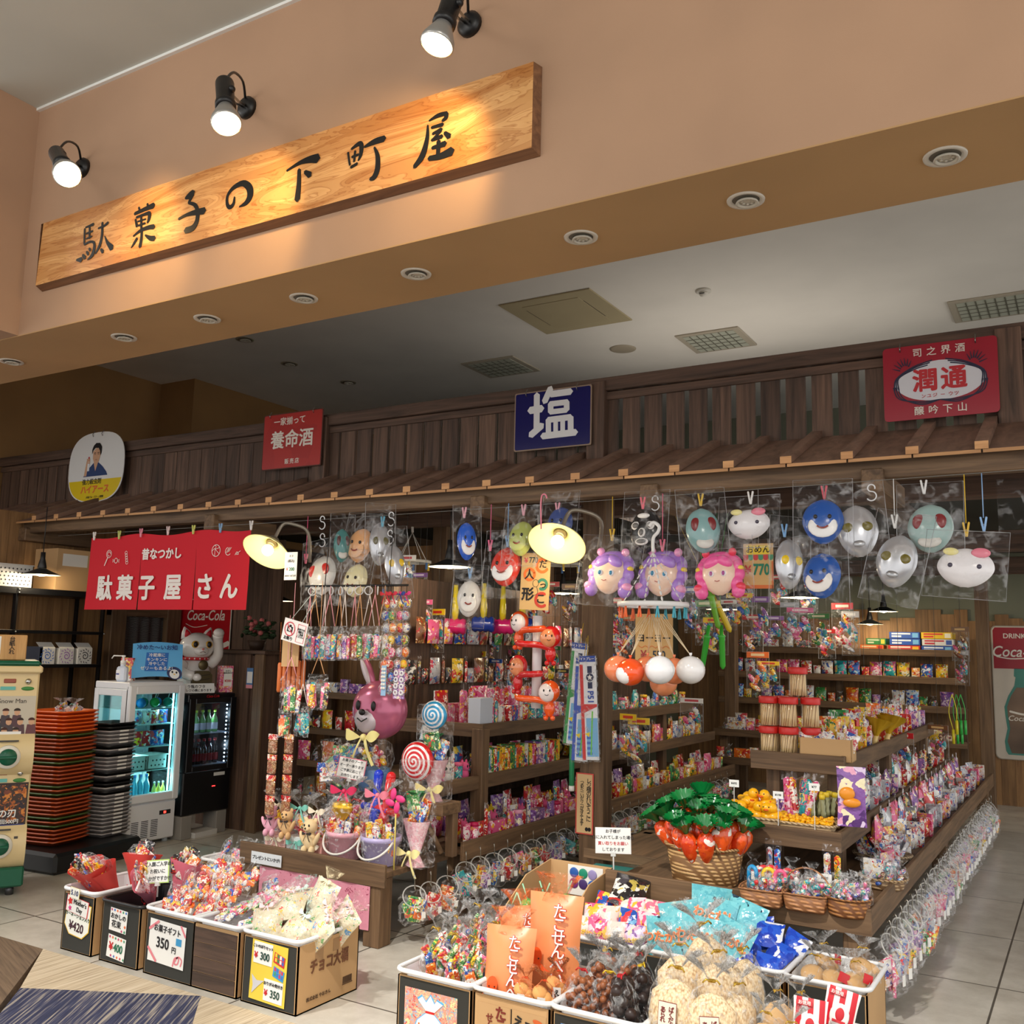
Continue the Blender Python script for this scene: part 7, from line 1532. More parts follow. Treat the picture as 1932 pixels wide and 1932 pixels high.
for k in range(4): m.add([Vector(p) for p in ((0, -.07, .33), (0, -.08, .33), (0, 0, 0))][:0], []); a = R(90*k+20); m.ell((.035*math.cos(a), -.07, .34+.035*math.sin(a)), (.032, .008, .018), RY(-math.degrees(a)+30), 10, 6)
m.build('sails', t); m = MB(mat((220, 200, 100), .4)); m.cyl((0, -.06, .0), (0, -.06, .34), .004, n=7); m.build('stick', t)
# foil balloon animal over a blue pail, with its grey chair back
t = thing('display_stool', 'dark grey stool behind the gifts, carrying the foil balloon pail', 'stool', (-3.60, 4.43, .395)); m = MB(mat((58, 58, 60), .6)); m.box(-.26, -.02, 0, .26, .12, .27, .01); m.build('seat_box', t)
t = thing('balloon_gift', 'pink foil rabbit balloon in a blue pail of sweets on the grey stool', 'balloon gift', (-3.57, 4.47, .667))
m = MB(mat((96, 140, 190), .4)); m.lathe([(0, .0), (.075, 0), (.1, .12), (.09, .12), (0, .1)], 24); m.build('pail', t)
m = MB(); rr = random.Random(6)
for k in range(14): m.m(pm(rr.choice(['pink', 'white', 'green', 'yellow', 'red']), 40)); m.ell((rr.uniform(-.07, .07), rr.uniform(-.06, .03), .13+rr.random()*.10), (.03, .02, .016), RZ(rr.random()*180) @ RY(rr.random()*90), 8, 6)
m.build('sweets', t); m = MB(FILM); m.lathe([(.1, .1), (.12, .17), (.1, .26), (.03, .3)], 18, cap=False); m.build('film', t)
FOIL = mat((190, 104, 134), .2, .3)
m = MB(FOIL); m.ell((0, 0, 0), (.185, .10, .165), nu=40, nv=20)
for s_ in (-1, 1): m.ell((s_*.06-.035, 0, .21), (.035, .018, .105), RY(-26 if s_ < 0 else 8), 14, 10)
m.build('foil_head', t, (0.03, 0, .45))
m = MB(mat((200, 190, 196), .3, .3)); m.ell((-.035, -.072, -.05), (.088, .035, .08), RZ(-4)); m.build('muzzle', t, (0.03, 0, .45)); m = MB(mat((200, 190, 196), .3, .3)); m.ell((-.105, -.016, .21), (.022, .008, .085), RY(-26), 10, 8); m.build('inner_ear', t, (0.03, 0, .45))
m = MB(BLACK); m.ell((-.085, -.092, .025), (.016, .01, .028)); m.ell((.03, -.098, .025), (.016, .01, .028)); m.ell((-.03, -.122, -.01), (.022, .012, .018)); m.tube([(-.065, -.119, -.045), (-.03, -.124, -.062), (.005, -.119, -.042)], .004, 6); m.build('face', t, (0.03, 0, .45))
m = MB(); bow(m, (0, -.1, .3), .2, mat((238, 226, 150), .5)); m.build('bow', t)
pillow('big clear bag with green ball and blue-white sweets left of the balloon pail', (-3.80, 4.46, .665), .26, .28, .10, ['blue', 'green', 'silver', 'white', 'teal'], (R(-10), R(-8), R(14)), 'gift_bag', 'gift bag', None, FILM)
tied_bag('clear gift bag of red sweets lying behind the bear bundles', 'gift bag', (-3.70, 4.36, .37), .26, .3, 'red', 20, tie=mat((240, 220, 220), .5)); tied_bag('clear gift bag of pink sweets behind the pink bucket', 'gift bag', (-3.56, 4.34, .37), .2, .34, 'pink', -10, tie=RED)
pop_card('pink-rimmed handwritten card with a flower among the bench gifts', (-3.62, 4.30, .66), ['お菓子のブーケ', 'オーダー承ります', 'ご予算に応じて', 'お作りします'], .165, .115, 20, 8, (226, 120, 140), .08); pop_card('small pale blue card beside the red swirl lollipop', (-3.30, 4.60, .90), ['ご予約', '受付中です', 'お気軽に'], .10, .085, 20, 8, (150, 200, 220), .05)
t = thing('potted_plant', 'dark leafy plant behind the red swirl lollipop balloon', 'plant', (-3.28, 4.62, .705)); m = MB(mat((30, 28, 28), .5)); m.lathe([(.04, 0), (.055, .08), (0, .07)], 14); m.build('pot', t); m = MB(mat((34, 60, 36), .6)); rr = random.Random(3); [m.ell((rr.uniform(-.07, .07), rr.uniform(-.05, .05), .08+rr.random()*.16), (.03, .01, .014), RZ(rr.random()*360) @ RY(rr.random()*80), 6, 5) for k in range(36)]; m.build('leaves', t)
# carrots basket
B0 = Vector((-1.625, 4.54, .42)); wicker('large round wicker basket heaped with carrot packs', B0, .15, .14, .175, 20, (120, 84, 46), (206, 166, 112), 1, True, 1.22)
i = 0
for ring, n, rr_, z, ln_ in ((0, 16, .125, .185, 20), (1, 12, .09, .225, 14), (2, 8, .055, .25, 8), (3, 4, .02, .275, 4)):
 for k in range(n):
  a = 2*math.pi*k/n+.3*ring; t = thing('carrot_pack', 'orange carrot-shaped pack with green frill, %s ring of the heap, %s clockwise from the handle' % (('outer', 'second', 'third', 'top')[ring], ordw(k)), 'carrot pack', B0+Vector((rr_*math.cos(a), rr_*math.sin(a), z-.09+rnd.uniform(-.015, .02))), group='carrot packs in the wicker basket', sc=1.2*rnd.uniform(.9, 1.1))
  t.rotation_euler = (RZ(math.degrees(a)) @ RY(ln_+rnd.uniform(-20, 20)) @ RX(rnd.uniform(-16, 16)) @ RZ(rnd.uniform(0, 90))).to_euler()
  kid(cached('ca', lambda: MB(printed([(228, 74, 24), (236, 90, 30), (214, 60, 20), (240, 230, 220)], 20, .2, [6, 6, 5, 1])).lathe([(.0, 0), (.012, .01), (.03, .07), (.034, .11), (.024, .135), (.009, .145)], 14, cap=False).mesh('pack')), 'pack', t)
  def mk(): m = MB(mat((16, 120, 56), .2, 0, 0, .4)); fan(m, .046, .142, .055, 15, .14); return m.mesh('frill')
  kid(cached('cf', mk), 'frill', t); i += 1
# small baskets on the low island tier
def fill_small(label, c0, rx, ry, n, cols, z, kind, cat, name):
 for i in range(n):
  c = cols[i % len(cols)]; a = i*2.4; q_ = math.sqrt((i+.5)/n)*.9; me = pick_mesh(kind, c)[0]
  one(me, name, label % (c, ordw(i)), cat, (c0[0]+rx*q_*math.cos(a), c0[1]+ry*q_*math.sin(a), z+.03*(1-q_)+.01*(i % 3)), (R(rnd.uniform(-50, 20)), R(rnd.uniform(-40, 40)), R(rnd.uniform(-60, 60))), sc=.8)
SQ = dict(c1=(140, 92, 56), c2=(198, 140, 92), round_=False)
for (px, py, lab, n_) in ((1432, 1712, 'square woven basket with candy canes at the island front', 'canes'), (1515, 1722, 'square woven basket with a thin handle at the island front', 'mix')):
 q_ = atz(px, py, .42); wicker(lab, (q_.x, q_.y+.07, .42), .085, .07, .07, 4, handle=2 if n_ == 'mix' else 0, **SQ)
 fill_small('%s little sweet bag in the ' + ('candy cane basket' if n_ == 'canes' else 'thin-handled basket') + ', %s from its middle', (q_.x, q_.y+.07), .075, .06, 12, ['pink', 'white', 'red', 'teal', 'silver'], .45, 'bagc', 'sweet bag', 'sweet_bag')
 if n_ == 'canes':
  for i in range(6):
   m = MB(swirl((226, 50, 60), (250, 240, 230)) if i % 2 else mat(((40, 150, 210), (240, 200, 40), (236, 80, 130))[i//2 % 3], .3)); m.tube([(0, 0, 0), (0, 0, .07)]+[(.022-.022*math.cos(a), 0, .07+.022*math.sin(a)) for a in [math.pi*k/8 for k in range(1, 9)]]+[(.044, 0, .05)], .009, 8); tag(m.build('candy_cane', loc=(q_.x-.07+.026*i, q_.y+.09+.02*(i % 2), .475), rot=(0, R(rnd.uniform(-12, 12)), R(rnd.uniform(-40, 40)))), 'hooked toy candy cane standing in the square basket, %s from the left' % ordw(i), 'candy cane')
q_ = atz(1592, 1735, .42); wicker('round brown wicker basket of pink ribbon sweets at the island corner', (q_.x, q_.y+.08, .42), .08, .07, .075, 0, (110, 66, 34), (176, 120, 66), 0, True, 1.2)
fill_small('%s ribbon sweet in the round corner basket, %s from its middle', (q_.x, q_.y+.08), .08, .07, 14, ['pink', 'purple', 'pink', 'white'], .46, 'bagc', 'sweet bag', 'ribbon_sweet')
q_ = atz(1668, 1690, .42); wicker('small wicker basket of clear packets right of the ribbon sweets', (q_.x-.03, q_.y+.16, .42), .09, .08, .05, 0, (120, 90, 60), (190, 160, 120), 0, True, 1.2)
fill_small('%s clear packet heaped in the corner wicker basket, %s from its middle', (q_.x-.03, q_.y+.16), .09, .09, 16, ['silver', 'white', 'silver', 'brown'], .44, 'bagc', 'packet', 'packet')
q_ = atz(1690, 1640, .42); wicker('low oval wicker basket of thin packets along the island edge', (q_.x-.08, q_.y+.1, .42), .12, .09, .05, 20, (110, 90, 66), (176, 152, 120), 0, True, 1.2)
fill_small('%s slim packet in the low oval basket, %s from its middle', (q_.x-.08, q_.y+.1), .1, .07, 14, ['white', 'silver', 'red', 'blue'], .44, 'thin', 'packet', 'packet')
for (px, py, b_, z) in ((1400+110*.2754, 1450+730*.2754, '¥50', 0), (1400+565*.2754, 1450+745*.2754, '¥220', 0)): p_ = aty(px, py, 4.43); price_tag(None, (p_.x, p_.y, .47), 'white price tag reading %s clipped over the %s' % (b_, 'candy canes' if px < 1500 else 'thin-handled basket'), b_, .06, .034, 6, max(.01, p_.z-.49), -6)
# ducks on the middle island tier
def duck(label, loc, rz, s_, col=(246, 182, 26)):
 t = thing('rubber_duck', label, 'rubber duck', loc, rz, 'rubber ducks on the island' if s_ > .05 else 'tiny rubber ducks in the tray basket', sc=s_/.06)
 def mk():
  m = MB(mat(col, .3)); m.ell((0, 0, .03), (.032, .045, .03)); m.ell((0, .042, .045), (.012, .02, .014)); m.ell((0, -.022, .07), .026);
  for g in (-1, 1): m.ell((g*.03, .005, .034), (.007, .026, .015), RX(12), 8, 6)
  return m.mesh('body')
 def mk2(): m = MB(mat((232, 96, 24), .4)); m.ell((0, -.05, .066), (.013, .013, .005), nu=10, nv=6); return m.mesh('bill')
 def mk3(): m = MB(BLACK); [m.ell((g*.012, -.042, .078), .0035, nu=6, nv=5) for g in (-1, 1)]; return m.mesh('eyes')
 kid(cached('dk', mk), 'body', t); kid(cached('dk2', mk2), 'bill', t); kid(cached('dk3', mk3), 'eyes', t); return t
WB = dict(c1=(160, 130, 92), c2=(216, 190, 150), round_=False)
qa = aty(1430, 1560, 4.80); qb = aty(1520, 1575, 4.80)
wicker('pale rectangular basket of big rubber ducks on the middle island tier', (qa.x-.02, 4.86, .645), .125, .08, .055, 0, **WB); wicker('pale rectangular basket of tiny rubber ducks at the island front', (qb.x, 4.84, .645), .12, .06, .05, 0, **WB)
for i in range(10):
 a = [(-.1, -.03), (-.05, -.04), (0, -.035), (.06, -.04), (.1, -.03), (-.08, .03), (-.02, .03), (.04, .03), (-.04, 0), (.05, 0)][i]; duck('yellow rubber duck in the left duck basket, %s from the front left' % ordw(i), (qa.x-.02+a[0], 4.86+a[1], .675+(.055 if i > 7 else .03 if i > 4 else 0)), [20, -30, 60, 10, -40, 120, 0, 30, 80, -20][i], .062)
for i in range(40):
 duck('tiny rubber duck in the right duck basket, row %s, %s along' % ('one two three four'.split()[i//10], ordw(i % 10)), (qb.x-.11+.024*(i % 10)+rnd.uniform(-.004, .004), 4.79+.03*(i//10), .69+.006*math.sin(i)), rnd.uniform(-180, 180), .021)
for px, py, b_ in ((1385, 1478, '¥495'), (1468, 1500, '¥198'), (1536, 1485, '¥77')): p_ = aty(px, py, 4.76); price_tag(None, (p_.x, p_.y, .655), 'white price tag reading %s standing by the %s' % (b_, 'big ducks' if px < 1400 else 'tiny ducks, left side' if px < 1500 else 'tiny ducks, right side'), b_, .048, .034, 6, max(.01, p_.z-.655-.017), -8)
# drink sticks, bottle basket, purple packs
for i in range(9):
 c = 'pink'; one(pick_mesh('stick', ['pink', 'pink', 'red', 'teal'][i % 4])[0], 'toy_stick', 'tall pink toy stick pack behind the ducks, %s of the bunch' % ordw(i), 'toy', (qa.x+.10+.018*(i % 5), 5.0+.03*(i//5), .65), (R(rnd.uniform(-10, 4)), R(rnd.uniform(-16, 20)), R(rnd.uniform(-20, 20))), sc=1.35)
q_ = aty(1545, 1545, 5.0); wicker('openwork wicker basket with hoop handle holding bubble tubes', (q_.x, 5.03, .645), .09, .07, .06, 10, (120, 84, 50), (200, 158, 104), 2, True, 1.15)
for i in range(12):
 a = i*2.4; qq = .07*math.sqrt(i/12); m = cached('bub', lambda: MB(mat((150, 150, 110), .2)).lathe([(.011, 0), (.012, .02), (.009, .03), (.012, .05), (.009, .06), (.012, .08)], 10).m(mat((230, 200, 50), .4)).lathe([(.013, .08), (.013, .1), (0, .102)], 10).mesh('bubble_tube')); one(m, 'bubble_tube', 'yellow-capped bubble tube in the hoop-handled basket, %s from its middle' % ordw(i), 'bubble toy', (q_.x+qq*math.cos(a), 5.03+qq*math.sin(a)*.7, .69+.01*(i % 3)), (R(rnd.uniform(-12, 6)), R(rnd.uniform(-12, 12)), 0), 'bubble tubes in the hoop-handled basket', 1.1)
for i in range(3): one(pouch(.07, .11, .02, pm('purple', 20)), 'card_pack', 'purple hanging toy pack left of the ducks, %s of three' % ordw(i), 'toy pack', (qa.x-.05+.06*i, 5.03, .66), (R(-8), 0, R(6)))
def stationery(label, loc, rz):
 t = thing('hanging_pack', label, 'toy pack', loc, rz); kid(pouch(.13, .27, .015, pm('purple', 14), .03, 'card'), 'card', t); m = MB(mat((236, 150, 40), .3)); m.ell((-.02, -.02, .15), (.035, .015, .03)); m.ell((.0, -.02, .11), (.04, .015, .022)); m.build('toy', t); return t
p_ = aty(1608, 1560, 4.78); stationery('purple card pack with orange toy hanging at the island corner', (p_.x, 4.78, p_.z), 14)
# toothpick jars and kraft box on the top island tier
def pick_jar(label, loc):
 t = thing('stick_jar', label, 'jar', loc, group='red-lidded jars of sticks')
 def mk(): m = MB(glass((253, 252, 248), .07)); m.lathe([(.046, 0), (.048, .004), (.048, .115), (.044, .12)], 20); return m.mesh('jar')
 def mk2(): m = MB(mat((206, 40, 36), .4)); m.lathe([(.049, .116), (.05, .118), (.05, .148), (.047, .151), (0, .151)], 24); return m.mesh('lid')
 def mk3():
  m = MB(mat((240, 212, 164), .7)); rr = random.Random(1)
  for k in range(46): a = k*2.4; q = .041*math.sqrt(k/46); m.t = rr.random(); m.tube([(q*math.cos(a), q*math.sin(a), .005), (q*math.cos(a+.35), q*math.sin(a+.35), .112)], .0036, 5)
  return m.mesh('sticks')
 kid(cached('pj', mk), 'jar', t); kid(cached('pj2', mk2), 'lid', t); kid(cached('pj3', mk3), 'sticks', t); return t
for i, (x, y, z, n_) in enumerate(((0, 0, 0, 'bottom left'), (.102, .0, 0, 'bottom second'), (0, 0, 1, 'middle left'), (.102, 0, 1, 'middle second'), (.20, .06, 1, 'middle third, set back'), (.05, .10, 1, 'middle rear'), (.20, .06, 0, 'bottom third, set back'), (.05, .10, 0, 'bottom rear'), (.13, .09, 2, 'single topmost'))):
 pick_jar('red-lidded clear jar of thin sticks, %s of the pile' % n_, (-1.475+x, 5.09+y, .967+.152*z))
t = thing('open_carton', 'open kraft carton of white packets beside the stick jars', 'carton', (-1.18, 5.10, .967), 3); m = MB(KRAFT); m.box(-.125, -.07, 0, .125, -.066, .11); m.box(-.125, .066, 0, .125, .07, .11); m.box(-.125, -.07, 0, -.121, .07, .11); m.box(.121, -.07, 0, .125, .07, .11); m.box(-.125, -.07, 0, .125, .07, .004); m.build('carton', t); m = MB(plaster((160, 126, 88), .03, .5)); m.box(-.04, -.0715, 0, .06, -.0702, .02); m.build('tape', t)
for i in range(7): one(pouch(.07, .09, .03, pm('white', 40)), 'snack_packet', 'white dotted packet in the open kraft carton, %s from the jars' % ordw(i), 'packet', (-1.275+.032*i, 5.09+.02*(i % 2), 1.02), (R(rnd.uniform(-30, -5)), R(rnd.uniform(-30, 30)), R(rnd.uniform(-20, 20))))
for i in range(3): m = MB(mat((222, 176, 40), .3, .5)); fan(m, .085, .06, .1, 14, .12); m.m(mat((220, 190, 120), .4)); m.cyl((0, 0, 0), (0, 0, .07), .02, .012, 10); tag(m.build('paper_fan', loc=(-1.13+.03*(i % 2), 6.0+.22*i, .967), rot=(R(-10), R(10), 0)), 'gold pleated fan pack on the top island tier, %s from the kraft carton' % ordw(i), 'fan')
# ------------------------------------------------------------------ things hung under the eave and inside
def at(px, py, dep): return EYE + ray(px, py)*dep
def line(label, a, b, r=.0016, col=(120, 120, 116), sag=.0):
 a = Vector(a); b = Vector(b); o = a; m = MB(mat(col, .4)); m.tube([a.lerp(b, i/12)-o-Vector((0, 0, sag*math.sin(math.pi*i/12))) for i in range(13)], r, 5); tag(m.build('hanging_line', loc=o), label, 'line');
LZ = 2.28
line('thin grey line strung under the eave carrying pegs and masks', (-6.9, 4.62, 2.262), (0.1, 4.62, 2.30), sag=.012)
# lamps
def gooseneck(label, px, py, dep, back):
 P_ = at(px, py, dep); n = Vector((.06, -.60, -.78)).normalized(); t = thing('gooseneck_lamp', label, 'lamp', P_); q = n.to_track_quat('Z', 'Y').to_matrix().to_4x4()
 SH = mat((222, 212, 150), .35, 0, 0, .3); R_ = .155
 m = MB(SH); m.lathe([(.035, -.075), (.05, -.06), (.10, -.035), (R_, .012), (R_+.002, .017), (R_-.003, .016), (.098, -.03), (.048, -.055), (.03, -.07)], 40, q, cap=False); m.build('shade', t)
 m = MB(mat((140, 132, 120), .4, .6)); m.lathe([(.026, -.10), (.034, -.095), (.034, -.045), (.022, -.04)], 20, q);
 e = n*-.09; m.tube(smooth_path([e, e+Vector((.02, .05, .10)), Vector((.10, .12, .17)), Vector((.17, .17, .12)), Vector(back)], 5), .011, 8); m.build('arm', t)
 m = MB(mat((255, 232, 170), .4, 0, 9)); m.ell(tuple(n*.0), .036, nu=18, nv=12); m.build('bulb', t); m = MB(mat((196, 190, 170), .3, .5)); m.lathe([(.018, -.05), (.019, -.02)], 12, q); m.build('lamp_holder', t)
 point('lamp_bulb_light', P_+n*.13, 3.0, (1, .80, .52), .03)
gooseneck('white enamel gooseneck lamp at the right end of the red curtain', 505, 1038, 6.0, (.15, .22, -.06)); gooseneck('white enamel gooseneck lamp above the handwritten doll price board', 1052, 1022, 5.1, (.12, .25, -.02))
def pendant(label, px, py, dep, e=5, r=.14, col=(212, 208, 198), ztop=None):
 P_ = at(px, py, dep); t = thing('pendant_lamp', label, 'lamp', P_); zt = (2.585 if P_.y > 5.4 else 2.5)-P_.z
 m = MB(mat((26, 26, 28), .4)); m.lathe([(.03, .045), (.034, .06), (.026, .10), (.018, .13), (.018, .18), (0, .182)], 18); m.tube([(0, 0, .18), (0, 0, zt)], .004, 6); m.m(mat((40, 44, 46), .4)); m.lathe([(r+.001, .003), (r*.55, .03), (.034, .05)], 32, cap=False); m.build('socket_cord', t)
 m = MB(mat(col, .35)); m.lathe([(r, 0), (r*.55, .026), (.032, .046)], 32, cap=False); m.build('shade', t)
 m = MB(mat((255, 236, 190), .4, 0, 14)); m.ell((0, 0, .012), (.04, .04, .022), nu=14, nv=8); m.build('bulb', t); point('pendant_light', P_+Vector((0, 0, -.03)), e, (1, .82, .56), .04)
pendant('pendant lamp over the dark steel rack at the far left', 78, 1085, 7.6, 5); pendant('pendant lamp right of the red curtain over the counter', 525, 1134, 9.2, 7); pendant('pendant lamp behind the bagged sweets on the rod', 640, 1142, 9.8, 6); pendant('black and white pendant lamp hung beside the blue mask', 848, 1070, 6.4, 9)
pendant('pendant lamp half hidden behind the doll price board', 1062, 1120, 8.2, 8); pendant('pendant lamp over the back shelves below the silver masks', 1667, 1154, 9.9, 9); pendant('small far pendant lamp beside the back shelf boards', 1641, 1178, 10.5, 4); pendant('pendant lamp hidden above the inner aisle behind the pink masks', 1365, 1150, 7.9, 9); pendant('pendant lamp just under the blue smiling mask', 1510, 1128, 7.0, 6)
# masks in clear bags
MI = [0]
EDGE = mat((220, 222, 226), .2, 0, 0, 0, .45)
BAG = film((236, 238, 242), .10, .08, 1.0, 14)
def hair_lumps(m, w, h, c1, c2, seed):
 rr = random.Random(seed); m.m(mat(c1, .3, 0, 0, .3)); m.ell((0, .02, h*.22), (w*.50, .05, h*.30), nu=20, nv=12)
 for s_ in (-1, 1):
  m.m(mat(c1, .3, 0, 0, .3))
  for k in range(4): m.ell((s_*w*(.36+.05*(k % 2)), .005-.004*k, h*(.16-.17*k)), (w*.15, .03, h*.16), RY(s_*18), 12, 8)
  m.m(mat(c2, .3, 0, 0, .3)); m.ell((s_*w*.46, -.01, -h*.28), (w*.12, .03, h*.10)); m.ell((s_*w*.30, -.005, h*.47), (w*.09, .02, h*.09))
  m.m(mat((240, 210, 70), .3)); m.ell((s_*w*.47, -.005, h*.12), (w*.07, .02, h*.06))
 m.m(mat(c1, .3, 0, 0, .3)); m.ell((-w*.12, -.035, h*.24), (w*.22, .025, h*.13), RY(-25)); m.ell((w*.14, -.035, h*.25), (w*.20, .025, h*.12), RY(28))
def mask(label, px, py, dep, w, h, kind, c1, c2=(240, 240, 236), rz=0, roll=0, bag=True, tail=None):
 MI[0] += 1; P_ = aty(px, py, 4.63 if MI[0] % 2 else 4.57); k_ = (P_-EYE).dot(_f)/dep; w *= k_; h *= k_; t = thing('face_mask', label, 'mask', P_, rot=(R(-8), R(roll), R(rz)))
 SHL = mat(c1, .25, .55 if kind == 'visor' else 0, 0, .4)
 m = MB(SHL); d = .055
 m.grid(lambda u, v: ((u-.5)*w*math.sqrt(max(0, 1-(2*v-1)**2*.98))*(1.0 if v > .45 else .86+.3*v), -d*math.sqrt(max(0, 1-(2*u-1)**2*.97))*math.sqrt(max(0, 1-(2*v-1)**2*.97)), (v-.5)*h), 20, 18); m.build('face_shell', t)
 m = MB()
 def spot_(x, z, rx, rz_, c, y=-.052, met=0): m.m(mat(c, .25, met)); m.ell((x*w, y*(1-.9*abs(x)**1.6), z*h), (rx*w, .008, rz_*h), nu=14, nv=8)
 if kind == 'plain': spot_(0, -.14, .36, .26, c2, -.044); [spot_(s_*.17, .06, .05, .05, (30, 26, 26), -.056) for s_ in (-1, 1)]; m.m(mat((150, 60, 50), .4)); m.tube([(w*.13*k/3, -.060+.004*abs(k)/3, -h*.2+h*.05*(k/3)**2) for k in range(-3, 4)], .004, 5)
 if kind == 'visor': [spot_(s_*.2, .04, .17, .095, c2, -.05) for s_ in (-1, 1)]; spot_(0, -.28, .15, .07, (170, 172, 176), -.046, .6)
 if kind == 'bug': [spot_(s_*.22, .10, .15, .16, c2, -.048) for s_ in (-1, 1)]; spot_(0, -.30, .26, .13, (206, 204, 198), -.040)
 if kind == 'wrestler':
  for s_ in (-1, 1): spot_(s_*.22, .10, .15, .10, (232, 230, 228), -.05); spot_(s_*.22, .10, .10, .065, (110, 108, 106), -.058)
  spot_(0, -.07, .12, .11, (232, 230, 228), -.056); spot_(0, -.07, .07, .075, (110, 108, 106), -.064); spot_(0, -.27, .21, .085, (232, 230, 228), -.05); spot_(0, -.27, .15, .05, (110, 108, 106), -.058); spot_(0, .33, .2, .06, (232, 230, 228), -.046)
 if kind == 'half': [spot_(s_*.25, .0, .045, .06, (70, 66, 84), -.054) for s_ in (-1, 1)]; spot_(.26, .36, .17, .13, (226, 130, 150), -.046); spot_(-.26, .36, .14, .10, (232, 222, 150), -.046)
 if kind == 'hair': [spot_(s_*.17, -.02, .075, .075, (238, 240, 246), -.056) for s_ in (-1, 1)]; [spot_(s_*.17, -.02, .045, .055, c2, -.063) for s_ in (-1, 1)]; m.m(mat((190, 110, 100), .4)); m.tube([(w*.07*k/2, -.062, -h*.22+h*.02*abs(k)/2) for k in range(-2, 3)], .0025, 5)
 m.build('features', t)
 if kind == 'hair': m = MB(); hair_lumps(m, w*1.25, h*1.15, tail[0], tail[1], int(px)); m.build('hair', t)
 if bag:
  m = MB(BAG); bw, bh = w*(1.9 if kind == 'hair' else 1.45), h*1.75
  for y in (-.085, .035): m.grid(lambda u, v, y=y: ((u-.5)*bw, y*(.35+.65*math.sin(math.pi*u)**.6*math.sin(math.pi*min(1, v*1.15))**.5)+.008*math.sin(u*17+v*9), (v-.46)*bh), 12, 12)
  m.m(EDGE); m.tube([(sx_*bw*.5, -.02, (sz-.46)*bh) for sx_, sz in ((-1, 0), (1, 0), (1, 1), (-1, 1))], .0016, 4, True); m.build('clear_bag', t)
 return t
SIL = (196, 198, 204)
mask('tan round smiling mask over the bagged sweets', 681, 1030, 5.6, .17, .2, 'plain', (226, 168, 116), (236, 184, 136), 0, 6); mask('dark teal-edged mask turned sideways beside the tan mask', 645, 1030, 5.7, .10, .2, 'bug', (70, 130, 130), (90, 60, 60), 50)
mask('white and red insect-eyed mask on the left hook', 610, 1086, 5.4, .2, .22, 'bug', (214, 212, 208), (190, 40, 34), 0, -8); mask('cream round sleepy mask beside the insect-eyed mask', 673, 1096, 5.5, .165, .19, 'plain', (232, 222, 176), (236, 228, 190), 0, 4)
mask('silver mask seen edge-on by the S hooks', 716, 1027, 5.5, .12, .25, 'visor', SIL, (90, 84, 40), 48); mask('silver and yellow mask under the edge-on silver one', 745, 1068, 5.5, .12, .24, 'visor', SIL, (236, 196, 30), 52, -6)
mask('blue and white mask turned sideways by the black pendant', 880, 1022, 5.3, .11, .21, 'plain', (36, 96, 210), (238, 238, 240), 48); mask('plain white mask in a creased bag below the blue one', 885, 1130, 5.3, .13, .2, 'plain', (222, 220, 216), (228, 226, 222), 30, 3)
mask('red and white mask left of the doll price board', 956, 1070, 5.15, .185, .21, 'plain', (216, 54, 34), (240, 240, 240)); mask('yellow-green round mask above the red and white mask', 985, 1017, 5.2, .15, .19, 'plain', (176, 186, 100), (190, 198, 116)); mask('blue and grey mask half hidden behind the lit gooseneck lamp', 1058, 990, 5.45, .16, .2, 'plain', (60, 80, 140), (150, 150, 156))
PUR = ((168, 126, 214), (240, 160, 206)); PIN = ((238, 90, 160), (236, 60, 90)); FC_ = (238, 206, 184)
mask('leftmost mask with purple wavy hair and blue eyes', 1152, 1083, 4.95, .19, .21, 'hair', FC_, (60, 140, 180), -4, 4, True, PUR); mask('second purple-haired mask, behind the yo-yo ring chains', 1250, 1085, 4.9, .19, .22, 'hair', FC_, (60, 140, 180), 0, 4, True, PUR); mask('mask with bright pink hair beside the mask price board', 1358, 1085, 4.85, .18, .21, 'hair', FC_, (170, 80, 150), 6, -3, True, PIN)
mask('black and white wrestler mask above the purple-haired masks', 1219, 1004, 5.0, .175, .23, 'wrestler', (30, 30, 32)); mask('silver and teal insect mask with dark red eyes', 1326, 1002, 4.85, .17, .23, 'bug', (128, 168, 170), (120, 26, 30), 28, -4); mask('white half mask with yellow and pink bows, upper row', 1414, 990, 4.75, .21, .15, 'half', (232, 230, 234))
mask('blue and white mask in the upper row beside the silver masks', 1553, 985, 4.65, .19, .22, 'plain', (26, 84, 170), (240, 240, 240), 10); mask('silver mask with yellow lenses under the price board edge', 1488, 1065, 4.7, .14, .25, 'visor', SIL, (240, 204, 30), 34, 4); mask('blue mask with white and orange face in the lower row', 1552, 1087, 4.65, .19, .22, 'plain', (26, 84, 170), (240, 236, 232), -10, -4)
mask('upper silver mask with olive lenses beside the white S hook', 1618, 1003, 4.55, .185, .25, 'visor', SIL, (110, 100, 30), 12, -4); mask('lower silver mask with olive lenses, tilted in its bag', 1692, 1060, 4.5, .18, .25, 'visor', SIL, (110, 100, 30), 0, 12); mask('silver insect mask with big dark red eyes at the right', 1756, 998, 4.5, .2, .23, 'bug', (150, 178, 176), (128, 40, 44)); mask('white half mask with yellow and pink bows, lower right', 1822, 1072, 4.42, .24, .18, 'half', (236, 234, 238), roll=5)
t = thing('clear_bag', 'empty clear bag pegged at the right frame edge under the eave', 'bag', at(1918, 945, 4.45)); m = MB(BAG); m.grid(lambda u, v: ((u-.5)*.16, .01*math.sin(u*14+v*5), (v-.6)*.26), 10, 8); m.build('film', t)
